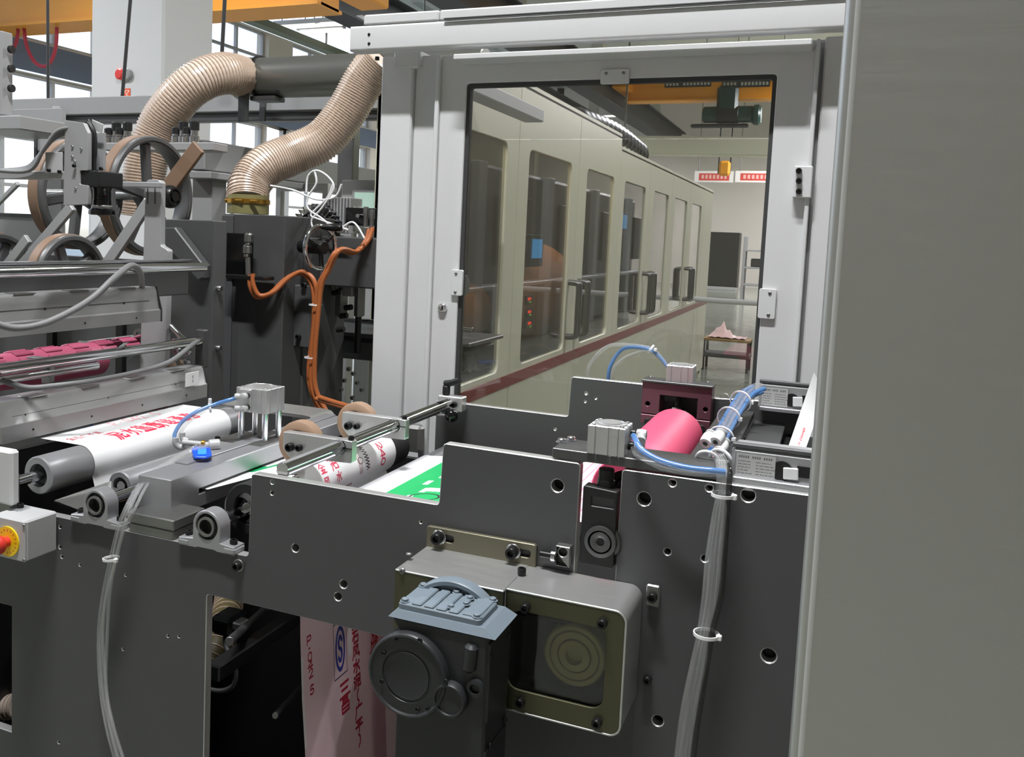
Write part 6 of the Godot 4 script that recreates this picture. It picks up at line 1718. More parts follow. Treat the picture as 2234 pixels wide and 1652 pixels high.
func wheels_left() -> void:
	spoked_wheel(az(322, 428, -2.35), 0.192, 0.06, "large grey spoked wheel in front of the left ribbed hose", 1.35, M.wheel_grey)
	spoked_wheel(az(170, 425, -2.2), 0.17, 0.06, "large grey spoked wheel behind the line camera, brown rimmed", 0.5, M.wheel_grey)
	spoked_wheel(az(148, 612, -1.98), 0.132, 0.05, "grey spoked wheel half hidden below the line camera, brown rimmed", 1.6, M.wheel_grey)
	spoked_wheel(az(-12, 610, -1.98), 0.14, 0.05, "grey spoked wheel cut by the left edge, above the upper inspection bar", 0.9, M.wheel_grey)
	# flat bars between the wheels
	var n := 0
	for w in [[158, 450, 30, 600, -2.02, 0.03, "light grey slanting flat bar between the two lower spoked wheels"], [326, 440, 218, 600, -2.0, 0.034, "light grey slanting flat bar right of the line camera"], [40, 400, -30, 470, -2.3, 0.016, "thin light slanting bar before the bright window at the left edge"], [62, 520, 0, 600, -1.96, 0.03, "light grey slanting flat bar at the left edge above the upper inspection bar"], [434, 320, 360, 420, -2.42, 0.055, "brown slanting arm plate across the large spoked wheel's right side"]]:
		var a := az(w[0], w[1], w[4])
		var b := az(w[2], w[3], w[4])
		var d := b - a
		var u := atan2(d.y, d.x)
		var m: Material = M.kraft_dark if n == 4 else M.mid_grey
		whole("slanting_bar", Geo.new().box((a + b) / 2, Vector3(d.length(), w[5], 0.014), 0.002, Basis(Vector3.BACK, u)), m, w[6], "bar", "slanting bars", (a + b) / 2)
		n += 1
	# grey rail with fittings behind the wheels
	var ra := az(228, 313, -2.55)
	var rb := az(470, 318, -2.55)
	var t := thing("fitting_rail", "grey rail carrying rows of black and silver fittings behind the large wheel", "rail", Vector3((ra.x + rb.x) / 2, ra.y, -2.55))
	part(t, "rail", Geo.new().box(Vector3((ra.x + rb.x) / 2, ra.y - 0.012, -2.58), Vector3(rb.x - ra.x, 0.028, 0.08), 0.003), M.mid_grey)
	var i := 0
	for p in [[238, 300], [254, 288], [262, 299], [278, 287], [385, 303], [400, 290], [408, 303], [424, 290]]:
		var c := az(p[0], p[1] + 2, -2.56)
		c.y = ra.y + 0.002
		var tall: float = 0.05 if p[1] > 295 else 0.07
		var f := thing("air_fitting", ["first", "second", "third", "fourth", "fifth", "sixth", "seventh", "last"][i] + " black capped silver fitting from the left on the grey rail", "fitting", c, "fittings on the rail")
		part(f, "body", Geo.new().lathe([Vector2(0.018, 0), Vector2(0.018, 0.02), Vector2(0.014, 0.024), Vector2(0.014, tall * 0.6), Vector2(0, tall * 0.6)], Transform3D(Basis(), c), 14), M.steel)
		part(f, "cap", Geo.new().lathe([Vector2(0.012, tall * 0.6), Vector2(0.017, tall * 0.62), Vector2(0.017, tall), Vector2(0.012, tall + 0.004), Vector2(0, tall + 0.004)], Transform3D(Basis(), c), 14), M.black)
		i += 1

func line_camera() -> void:
	var z := -1.75
	var a := az(174, 372, z)
	var b := az(216, 408, z)
	var t := thing("line_camera", "black inspection camera with its lens pointing down, on a grey bracket at the upper left", "camera", Vector3((a.x + b.x) / 2, az(213, 472, z).y, z))
	part(t, "case", Geo.new().box(Vector3((a.x + b.x) / 2, (a.y + b.y) / 2, z - 0.0425), Vector3(b.x - a.x, a.y - b.y, 0.085), 0.003), M.black)
	var lc := Vector3((a.x + b.x) / 2 + 0.004, b.y, z - 0.04)
	part(t, "lens", Geo.new().lathe([Vector2(0.0, 0), Vector2(0.024, 0), Vector2(0.024, -0.004), Vector2(0.0225, -0.006), Vector2(0.0225, -0.03), Vector2(0.0235, -0.031), Vector2(0.0235, -0.045), Vector2(0.026, -0.047), Vector2(0.026, -0.052), Vector2(0.033, -0.058), Vector2(0.033, -0.068), Vector2(0.027, -0.069), Vector2(0.024, -0.06), Vector2(0, -0.06)], Transform3D(Basis(), lc), 32), M.gloss_black)
	part(t, "lens_ring", Geo.new().lathe([Vector2(0.0236, -0.044), Vector2(0.0265, -0.047), Vector2(0.0265, -0.052), Vector2(0.0236, -0.053)], Transform3D(Basis(), lc), 32), M.dull_steel)
	var bt := thing("camera_bracket", "light grey bracket plates holding the black inspection camera", "bracket", az(165, 450, z))
	var o := []
	for p in [[141, 262], [182, 268], [192, 290], [192, 372], [174, 372], [174, 402], [192, 405], [192, 446], [138, 448]]: o.append(v2(az(p[0], p[1], z + 0.004)))
	part(bt, "plate", Geo.new().plate(rounded(o, 0.003, 3), [], Transform3D(Basis(), Vector3(0, 0, z + 0.004)), 0.012, 0.001), M.mid_grey)
	var p0 := az(205, 290, z - 0.05)
	var p1 := az(229, 372, z - 0.05)
	part(bt, "rear_plate", Geo.new().box((p0 + p1) / 2, Vector3(p1.x - p0.x, p0.y - p1.y, 0.008), 0.001), M.mid_grey)
	part(bt, "side_leaf", Geo.new().box(az(118, 355, z + 0.002), Vector3(0.055, 0.052, 0.006), 0.001), M.light_grey_paint)
	for p in [[158, 320], [177, 325], [158, 342], [163, 352], [165, 411]]: button(bt, az(p[0], p[1], z + 0.005), Vector3.BACK, 0.004, M.steel)
	for p in [[108, 372], [131, 375], [163, 362], [222, 368]]: screw(bt, az(p[0], p[1], z + 0.008), Vector3.BACK, 0.0045)
	var tg := az(212, 276, z - 0.03)
	part(bt, "tag", Geo.new().box(tg, Vector3(0.036, 0.024, 0.002), 0.0005, Basis.from_euler(Vector3(0.2, 0, -0.35))), M.white_plastic, "white tag at the top")
	var ha := az(-40, 376, z)
	var hb := az(140, 388, z)
	var ht := thing("camera_arm", "grey horizontal arm running from the left edge to the camera bracket", "arm", hb)
	part(ht, "arm", Geo.new().box((ha + hb) / 2 + Vector3(0, 0, -0.01), Vector3(hb.x - ha.x, 0.022, 0.02), 0.002), M.mid_grey)
	for k in 4:
		var h := []
		for p in [[-20, 372, 0], [55, 366 + k * 2, 0], [85, 340 - k * 4, 0.0], [115, 305 - k * 6, -0.01], [142 + k * 3, 290 - k * 4, -0.03]]: h.append(az(p[0] + k * 3, p[1], z + 0.012 + k * 0.004 + p[2]))
		whole("camera_cable", Geo.new().tube(h, 0.005, 8), M.cable_grey, ["lowest", "second", "third", "topmost"][k] + " of the grey cables rising to the camera bracket", "cable", "camera cables")
	for w in [[[191, 268], [201, 285], [203, 320], [198, 350], [196, 372]], [[192, 262], [206, 290], [208, 330], [206, 350], [206, 372]]]:
		var h := []
		for p in w: h.append(az(p[0], p[1], z - 0.02))
		whole("black_cable", Geo.new().tube(h, 0.005 if w[0][0] == 192 else 0.008, 10), M.black, "thin black cable plugged into the top of the camera" if w[0][0] == 192 else "thick black cable bending into the top of the camera", "cable")


# ---------------------------------------------------------------- machines in the middle distance
func middle_machines() -> void:
	var skin: Material = M.hose_skin
	# ducts
	var h1 := []
	for p in [[530, 168, -3.2], [490, 160, -3.05], [440, 174, -2.95], [390, 214, -2.9], [345, 280, -2.88], [322, 345, -2.86], [312, 410, -2.85], [308, 470, -2.85]]: h1.append(az(p[0], p[1], p[2]))
	ribbed_hose(h1, 0.079, 76, "left beige ribbed suction hose arching from the steel duct behind the spoked wheel", skin, "beige suction hoses")
	var h2 := []
	for p in [[830, 130, -2.9], [795, 175, -2.9], [755, 245, -2.88], [705, 305, -2.84], [640, 336, -2.78], [580, 362, -2.7], [546, 400, -2.65], [540, 440, -2.62]]: h2.append(az(p[0], p[1], p[2]))
	ribbed_hose(h2, 0.070, 76, "right beige ribbed suction hose dropping from behind the enclosure onto the dark box", skin, "beige suction hoses")
	ribbed_hose([az(380, 560, -2.6), az(382, 620, -2.6), az(380, 690, -2.6), Vector3(az(380, 690, -2.6).x, 0.6, -2.6), Vector3(az(380, 690, -2.6).x, 0.04, -2.6)], 0.034, 70, "brown ribbed hose standing inside the dark side frame's opening", M.hose_skin)
	var d0 := az(530, 172, -3.25)
	var t := thing("steel_duct", "dark round steel duct between the two beige suction hoses", "duct", d0)
	var d1 := Vector3(d0.x + 1.1, d0.y, d0.z)
	part(t, "pipe", Geo.new().rod(d0 + Vector3(0.09, 0, 0), d1, 0.083, 36, 0.004), M.duct_steel)
	part(t, "elbow", Geo.new().rod(d0 + Vector3(-0.03, 0, 0.0), d0 + Vector3(0.1, 0, 0), 0.086, 36, 0.01), M.duct_steel)
	part(t, "flange", Geo.new().rod(d0 + Vector3(0.085, 0, 0), d0 + Vector3(0.10, 0, 0), 0.092, 36, 0.002), M.black_steel)
	for k in 3: screw(t, d0 + Vector3(0.03, -0.02 - k * 0.025, 0.086 - k * 0.008), Vector3.BACK, 0.008)
	part(t, "hose_clamp", Geo.new().box(d0 + Vector3(-0.03, 0.09, 0), Vector3(0.06, 0.012, 0.012), 0.003), M.dull_steel)
	part(t, "saddle", Geo.new().box(d0 + Vector3(0.14, -0.092, 0.02), Vector3(0.12, 0.018, 0.08), 0.002), M.dark_steel)
	part(t, "strap", Geo.new().box(d0 + Vector3(0.06, -0.13, 0.075), Vector3(0.05, 0.12, 0.01), 0.002), M.dark_steel)
	# clamp and socket at the foot of the right hose
	var f := az(541, 448, -2.62)
	t = thing("hose_socket", "clear olive hose socket with brass clamp on top of the dark box", "socket", Vector3(f.x, f.y - 0.03, f.z))
	part(t, "socket", Geo.new().lathe([Vector2(0.072, -0.03), Vector2(0.072, 0.035), Vector2(0.068, 0.035), Vector2(0.068, -0.03)], Transform3D(Basis(), f), 36), M.socket_olive)
	part(t, "clamp_band", Geo.new().lathe([Vector2(0.0725, 0.004), Vector2(0.0755, 0.005), Vector2(0.0755, 0.02), Vector2(0.0725, 0.021)], Transform3D(Basis(), f), 36), M.brass)
	for k in 3: part(t, "clamp_screw", Geo.new().rod(f + Vector3(-0.05 + k * 0.05, 0.012, 0.058 + (0.014 if k == 1 else 0.0)), f + Vector3(-0.02 + k * 0.05, 0.012, 0.058 + (0.014 if k == 1 else 0.0)), 0.007, 10), M.brass)
	# dark boxes
	var z := -2.5
	var a := az(487, 466, z)
	var b := az(622, 474, z)
	var box_bottom := 0.55
	t = thing("dark_machine_box", "tall dark grey machine box under the right beige hose, with black panel in front", "machine box", Vector3((a.x + b.x) / 2, box_bottom, z))
	part(t, "body", Geo.new().box(Vector3((a.x + b.x) / 2, (a.y + box_bottom) / 2, z - 0.16), Vector3(b.x - a.x, a.y - box_bottom, 0.32), 0.003), M.frame_paint)
	var bx := az(511, 500, z).x
	part(t, "side_cover", Geo.new().box(Vector3((a.x + bx) / 2, (a.y + box_bottom) / 2, z + 0.004), Vector3(bx - a.x, a.y - box_bottom - 0.01, 0.008), 0.002), M.dark_paint)
	var k0 := az(494, 508, z + 0.02)
	var k1 := az(545, 602, z + 0.02)
	part(t, "black_panel", Geo.new().box((k0 + k1) / 2 + Vector3(0, 0, -0.008), Vector3(k1.x - k0.x, k0.y - k1.y, 0.016), 0.002), M.gloss_black, "glossy black panel")
	part(t, "shelf", Geo.new().box(az(545, 605, z + 0.04), Vector3(0.15, 0.012, 0.06), 0.002), M.black_steel)
	var n := 0
	for p in [[543, 520], [540, 545]]:
		var c := az(p[0], p[1], z + 0.05)
		part(t, "plug", Geo.new().box(c, Vector3(0.026, 0.034, 0.026), 0.006).box(c + Vector3(0, -0.02, 0.004), Vector3(0.016, 0.012, 0.016), 0.003), M.dull_steel)
	part(t, "gland", Geo.new().rod(az(541, 562, z + 0.05), az(542, 600, z + 0.05), 0.0085, 14), M.dull_steel)
	# second box with warning sticker
	z = -2.62
	a = az(608, 516, z)
	b = az(668, 520, z)
	t = thing("gear_case", "dark grey gear case left of the chrome handwheel, a warning sticker on its cover", "machine box", Vector3((a.x + b.x) / 2, 0.5, z))
	part(t, "body", Geo.new().box(Vector3((a.x + b.x) / 2, (a.y + 0.5) / 2, z - 0.14), Vector3(b.x - a.x, a.y - 0.5, 0.28), 0.003), M.frame_paint)
	part(t, "upper_body", Geo.new().box(Vector3(b.x + 0.20, az(700, 515, z).y - 0.085, z - 0.2), Vector3(0.40, 0.17, 0.22), 0.004), M.frame_paint)
	var q0 := az(590, 618, z + 0.05)
	var q1 := az(678, 760, z + 0.05)
	part(t, "cover", Geo.new().box(Vector3((q0.x + q1.x) / 2, (q0.y + q1.y) / 2, z + 0.03), Vector3(q1.x - q0.x, q0.y - q1.y, 0.04), 0.003), M.dark_paint)
	part(t, "leg", Geo.new().box(Vector3((q0.x + q1.x) / 2 + 0.02, 0.5, z + 0.02), Vector3((q1.x - q0.x) * 0.8, 1.0, 0.05), 0.003), M.frame_paint)
	for p in [[664, 622], [652, 735]]: screw(t, az(p[0], p[1], z + 0.052), Vector3.BACK, 0.009)
	var im := canvas(96, 96, Color(0.9, 0.9, 0.88))
	for k in 4: im.fill_rect(Rect2i(54, 8 + k * 22, 36, 12), Color(0.75, 0.2, 0.25))
	for k in 6: line(im, Vector2(10 + k * 5, 70 - k * 4), Vector2(22 + k * 4, 20 + k * 9), 3, Color(0.1, 0.1, 0.1))
	var sp := az(622, 628, z + 0.053)
	var sg := Geo.new()
	sg.quad(sp + Vector3(-0.016, -0.016, 0), sp + Vector3(0.016, -0.016, 0), sp + Vector3(0.016, 0.016, 0), sp + Vector3(-0.016, 0.016, 0), Vector3.BACK)
	sg.box(sp + Vector3(0, 0, -0.0006), Vector3(0.033, 0.033, 0.001), 0.0)
	whole("warning_sticker", sg, printed("warning_print", im), "small white and red warning sticker on the gear case cover", "sticker", "", sp)
	# handwheel
	var hc := az(699, 540, -2.55)
	t = thing("handwheel", "chrome rimmed handwheel with a turning handle, in front of the gear case", "handwheel", hc)
	var xr := Geo.along(hc, hc + Vector3(1, 0, 0.25))
	var ring := []
	for i in 33:
		var u := TAU * i / 32
		ring.append(xr * Vector3(cos(u) * 0.068, 0, sin(u) * 0.068))
	part(t, "rim", Geo.new().tube(ring, 0.0085, 12, false), M.chrome)
	for i in 3:
		var u := TAU * i / 3 + 0.4
		part(t, "spoke", Geo.new().rod(hc, xr * Vector3(cos(u) * 0.066, 0, sin(u) * 0.066), 0.008, 10), M.black_steel)
	part(t, "hub", Geo.new().rod(xr * Vector3(0, -0.09, 0), xr * Vector3(0, 0.02, 0), 0.022, 20, 0.003), M.black_steel)
	part(t, "handle", Geo.new().lathe([Vector2(0.006, 0), Vector2(0.009, 0.02), Vector2(0.013, 0.05), Vector2(0.012, 0.08), Vector2(0.006, 0.09), Vector2(0, 0.09)], Transform3D(xr.basis, xr * Vector3(0.0, 0, 0.066)), 16), M.black_steel)
	# blower with cooling fins
	var bc := az(682, 503, -2.85)
	t = thing("side_blower", "finned blower motor behind the chrome handwheel", "blower", bc)
	var bf := Geo.along(bc + Vector3(0, 0, -0.08), bc)
	part(t, "housing", Geo.new().lathe([Vector2(0.0, 0.09), Vector2(0.02, 0.092), Vector2(0.022, 0.08), Vector2(0.062, 0.075), Vector2(0.066, 0.08), Vector2(0.07, 0.075), Vector2(0.07, 0.0), Vector2(0.0, 0.0)], bf, 40), M.black_steel)
	for i in 30:
		var u := TAU * i / 30
		part(t, "fin", Geo.new().box(bf * Vector3(cos(u) * 0.083, 0.04, sin(u) * 0.083), Vector3(0.03, 0.07, 0.006), 0.0015, bf.basis * Basis(Vector3.UP, -u)), M.steel)
	for i in 10:
		var u := TAU * i / 10
		part(t, "grille_bar", Geo.new().rod(bf * Vector3(cos(u) * 0.02, 0.084, sin(u) * 0.02), bf * Vector3(cos(u) * 0.062, 0.082, sin(u) * 0.062), 0.0025, 6), M.steel)
	# grey motor and black board with plugs beyond
	a = az(712, 440, -2.95)
	t = thing("finned_motor", "grey finned motor right of the blower", "motor", a)
	for i in 9: part(t, "fin", Geo.new().box(a + Vector3(0.02 + i * 0.013, -0.05, 0), Vector3(0.007, 0.13, 0.09), 0.002), M.mid_grey)
	part(t, "core", Geo.new().box(a + Vector3(0.07, -0.06, -0.01), Vector3(0.13, 0.10, 0.07), 0.01), M.dull_steel)
	a = az(757, 453, -2.8)
	b = az(818, 494, -2.8)
	t = thing("connector_board", "black connector board with two upright plugs beside the white post", "board", a)
	part(t, "board", Geo.new().box((a + b) / 2, Vector3(b.x - a.x, a.y - b.y, 0.02), 0.002), M.gloss_black)
	part(t, "jack", Geo.new().rod(az(780, 471, -2.79), az(780, 471, -2.77), 0.007, 12), M.steel)
	for p in [[798, 470], [811, 476]]:
		var c := az(p[0], p[1], -2.74)
		part(t, "plug", Geo.new().lathe([Vector2(0.0, 0.03), Vector2(0.009, 0.028), Vector2(0.01, 0.0), Vector2(0.007, -0.006), Vector2(0.007, -0.04), Vector2(0.009, -0.042), Vector2(0.009, -0.08), Vector2(0, -0.08)], Transform3D(Basis(), c), 14), M.dull_steel)
	# orange cables
	var n2 := 0
	for w in [[[545, 600, -2.44], [546, 625, -2.44], [560, 648, -2.45], [590, 640, -2.47], [620, 612, -2.5], [652, 596, -2.52], [676, 612, -2.52], [685, 650, -2.52], [683, 720, -2.52], [674, 800, -2.52], [678, 850, -2.52], [700, 905, -2.5]], [[806, 500, -2.72], [795, 530, -2.7], [770, 552, -2.66], [735, 548, -2.5], [712, 590, -2.5], [695, 625, -2.5], [688, 680, -2.5], [680, 780, -2.5], [682, 850, -2.5], [705, 900, -2.5]], [[690, 870, -2.46], [720, 880, -2.44], [760, 892, -2.40], [800, 905, -2.36]]]:
		for k in 2:
			var h := []
			for p in w: h.append(az(p[0] + k * 7, p[1] - k * 3, p[2] + k * 0.008))
			whole("orange_cable", Geo.new().tube(h, 0.0078, 10), M.orange, ["orange cable arching from the black panel's plug to the cable drop", "orange cable from the connector board running down past the handwheel", "orange cable lying on the floor side behind the reddish press wheel"][n2] + [", outer one", ", inner one"][k], "cable", "orange cables")
		n2 += 1
	for p in [[686, 665, "upper"], [676, 780, "lower"]]: tie(p[0] + 2, p[1], -2.5, 0.021, "pale cable tie round the orange cables, the %s one" % p[2])
	# fine white wires over the blower
	n2 = 0
	for w in [[[668, 420], [672, 385], [690, 372], [715, 385], [728, 410], [705, 450], [680, 480], [684, 500]], [[590, 405], [640, 415], [690, 435], [730, 430], [745, 402]], [[686, 372], [690, 400], [672, 430], [672, 455], [700, 475], [735, 500], [770, 485], [795, 520]], [[727, 400], [715, 430], [690, 455], [678, 470], [700, 480], [760, 502]]]:
		var h := []
		for p in w: h.append(az(p[0], p[1], -2.66))
		whole("white_wire", Geo.new().tube(h, 0.0035, 8), M.white_plastic, ["thin white wire looping over the blower, highest loop", "thin white wire stretched from the right beige hose to the motor", "thin white wire falling from the loop to the connector board", "thin white wire crossing in front of the blower"][n2], "wire", "white wires")
		n2 += 1
	table_machine()

func table_machine() -> void:
	# dark table machine between the boxes and the white post
	var t := thing("table_machine", "dark table machine with rails and brackets left of the white post", "machine", Vector3(-1.6, 0, -3.1))
	part(t, "lower_casing", Geo.new().box(Vector3(-2.0, 0.36, -3.15), Vector3(1.4, 0.72, 0.5), 0.01), M.black)
	var a := az(690, 760, -2.9)
	part(t, "table_beam", Geo.new().box(Vector3(a.x + 0.2, a.y, -3.1), Vector3(0.75, 0.07, 0.3), 0.004), M.frame_paint)
	part(t, "table_top", Geo.new().box(Vector3(a.x + 0.2, a.y + 0.06, -3.1), Vector3(0.8, 0.014, 0.36), 0.003), M.dark_steel)
	part(t, "guide_rod", Geo.new().rod(Vector3(a.x - 0.2, a.y + 0.11, -2.95), Vector3(a.x + 0.6, a.y + 0.11, -2.95), 0.01, 12), M.chrome)
	var c := az(740, 605, -2.9)
	part(t, "roller", Geo.new().rod(Vector3(c.x + 0.06, c.y, -2.9), Vector3(c.x + 0.5, c.y, -2.9), 0.035, 24), M.dull_steel)
	for p in [[730, 600, 34, 60], [765, 610, 26, 70], [785, 650, 12, 80], [745, 660, 16, 60], [718, 690, 10, 70]]:
		var k := az(p[0], p[1], -2.82)
		part(t, "bracket", Geo.new().box(k, Vector3(p[2] / 600.0, p[3] / 600.0, 0.05), 0.004), M.mid_grey if p[2] > 20 else M.dull_steel)
	for p in [[725, 640], [742, 690], [752, 672], [735, 720]]: part(t, "knob", Geo.new().rod(az(p[0], p[1], -2.78), az(p[0] + 16, p[1] - 2, -2.78), 0.010, 12), M.black)
	for p in [[702, 650, 780], [730, 640, 770], [783, 660, 770]]: part(t, "post", Geo.new().rod(az(p[0], p[1], -2.88), az(p[0] - 4, p[2], -2.88), 0.012, 12), M.black_steel)
	for p in [[762, 805], [772, 815], [780, 835], [752, 830], [790, 850], [745, 850], [770, 868]]: screw(t, az(p[0], p[1], -2.86), Vector3.BACK, 0.008, M.dull_steel)
	# white light box with windows behind
	a = az(602, 398, -3.7)
	var b := az(712, 520, -3.7)
	t = thing("glass_cabinet", "bright glass fronted cabinet behind the blower", "cabinet", Vector3(a.x, b.y, -3.8))
	part(t, "frame", Geo.new().plate(rect(b.x - a.x, a.y - b.y, 0.004, v2((a + b) / 2)), [rect(b.x - a.x - 0.06, a.y - b.y - 0.08, 0.004, v2((a + b) / 2))], Transform3D(Basis(), Vector3(0, 0, -3.7)), 0.03, 0.002), M.white_paint)
	part(t, "pane", Geo.new().box((a + b) / 2 + Vector3(0, 0, -0.015), Vector3(b.x - a.x - 0.06, a.y - b.y - 0.08, 0.005), 0.0), M.clear_pane)
	a = az(745, 392, -3.5)
	b = az(830, 470, -3.5)
	t = thing("light_grey_cabinet", "light grey cabinet with a pale green window between the motor and the white post", "cabinet", Vector3(a.x, b.y, -3.6))
	part(t, "body", Geo.new().box((a + b) / 2 + Vector3(0, 0, -0.1), Vector3(b.x - a.x, a.y - b.y, 0.2), 0.006), M.light_grey_paint)
	part(t, "window_frame", Geo.new().box(az(800, 440, -3.49), Vector3(0.14, 0.10, 0.012), 0.002), M.grey_paint)
	part(t, "window", Geo.new().box(az(800, 441, -3.48), Vector3(0.12, 0.08, 0.006), 0.001), mat("pale_green", Color(0.72, 0.84, 0.78), 0.2))
	# long grey beams
	t = thing("long_beam", "light grey horizontal beam running behind the suction hoses to the white post", "beam", az(400, 245, -3.45))
	a = az(-60, 222, -3.45)
	b = az(835, 232, -3.45)
	part(t, "beam", Geo.new().box(Vector3((a.x + b.x) / 2, a.y - 0.035, -3.5), Vector3(b.x - a.x, 0.085, 0.1), 0.004), M.mid_grey)
	part(t, "lower_beam", Geo.new().box(Vector3((a.x + b.x) / 2, a.y - 0.10, -3.5), Vector3(b.x - a.x, 0.035, 0.06), 0.003), M.dark_steel)
	part(t, "joint_plate", Geo.new().box(az(124, 248, -3.44), Vector3(0.05, 0.07, 0.012), 0.002), M.light_grey_paint)
	for y in [242, 254]: screw(t, az(128, y, -3.43), Vector3.BACK, 0.012)
	part(t, "strap", Geo.new().box(az(573, 240, -3.44), Vector3(0.03, 0.1, 0.01), 0.001), M.dark_steel)
	for x in [-4.4, -2.0]: part(t, "post", Geo.new().box(Vector3(x, a.y / 2 - 0.05, -3.56), Vector3(0.08, a.y - 0.1, 0.06), 0.004), M.mid_grey)
	t = thing("receding_beam", "grey beam running back behind the left hose toward the white post", "beam", az(430, 300, -3.0))
	a = az(425, 305, -3.0)
	var e := ax(830, 366, a.x)
	part(t, "beam", Geo.new().box(Vector3(a.x, a.y - 0.06, (a.z + e.z) / 2), Vector3(0.1, 0.12, a.z - e.z), 0.004), M.grey_paint)
	part(t, "lower_flange", Geo.new().box(Vector3(a.x + 0.02, a.y - 0.14, (a.z + e.z) / 2), Vector3(0.12, 0.03, a.z - e.z), 0.004), M.mid_grey)
	part(t, "post", Geo.new().box(Vector3(a.x, (a.y - 0.15) / 2, e.z + 0.1), Vector3(0.1, a.y - 0.15, 0.1), 0.004), M.grey_paint)
	part(t, "post", Geo.new().box(Vector3(a.x, (a.y - 0.15) / 2, a.z - 0.1), Vector3(0.1, a.y - 0.15, 0.1), 0.004), M.grey_paint)
	# guard sheet with window at the far left
	z_guard()

func z_guard() -> void:
	var z := -2.75
	var a := az(-80, 245, z)
	var b := az(134, 480, z)
	var h0 := az(-60, 292, z)
	var h1 := az(76, 462, z)
	var t := thing("guard_sheet", "grey guard sheet with a clear window at the left edge, behind the camera cables", "panel", Vector3(b.x - 0.2, 0, z))
	part(t, "sheet", Geo.new().plate(PackedVector2Array([Vector2(a.x, 0.3), Vector2(b.x, 0.3), Vector2(b.x, az(134, 236, z).y), Vector2(a.x, az(134, 236, z).y)]), [rect(h1.x - h0.x, h0.y - h1.y + 0.02, 0.01, v2((h0 + h1) / 2))], Transform3D(Basis(), Vector3(0, 0, z)), 0.02, 0.002), M.mid_grey)
	part(t, "seal", Geo.new().plate(rect(h1.x - h0.x + 0.03, h0.y - h1.y + 0.05, 0.01, v2((h0 + h1) / 2)), [rect(h1.x - h0.x, h0.y - h1.y + 0.02, 0.01, v2((h0 + h1) / 2))], Transform3D(Basis(), Vector3(0, 0, z + 0.006)), 0.008), M.seal)
	part(t, "pane", Geo.new().box(Vector3((h0.x + h1.x) / 2, (h0.y + h1.y) / 2, z - 0.01), Vector3(h1.x - h0.x, h0.y - h1.y + 0.02, 0.004), 0.0), M.clear_pane)
	var p := az(10, 150, z + 0.3)
	t = thing("knob_post", "grey post with three black knobs at the upper left edge", "post", Vector3(p.x, 1.7, z + 0.3))
	part(t, "post", Geo.new().box(Vector3(p.x - 0.02, p.y - 0.02, p.z), Vector3(0.07, 0.30, 0.05), 0.004), M.mid_grey)
	for y in [108, 150, 193]: part(t, "knob", Geo.new().rod(az(22, y, z + 0.3), az(28, y, z + 0.3), 0.014, 16), M.black)
	part(t, "foot", Geo.new().box(Vector3(p.x - 0.02, p.y - 0.2, p.z - 0.1), Vector3(0.3, 0.05, 0.3), 0.004), M.mid_grey)
	for w in [[[40, 60], [36, 90], [24, 118]], [[52, 58], [58, 100], [75, 135], [96, 145], [112, 132], [122, 100], [124, 60]]]:
		var h := []
		for q in w: h.append(az(q[0], q[1], -9.2))
		whole("red_cable", Geo.new().tube(h, 0.024, 10), mat("cable_red", Color(0.68, 0.20, 0.27), 0.5) if not M.has("cable_red") else M.cable_red, "red festoon cable hanging in a loop under the yellow crane beam" if w.size() > 3 else "short red festoon cable at the upper left corner", "cable", "red festoon cables")


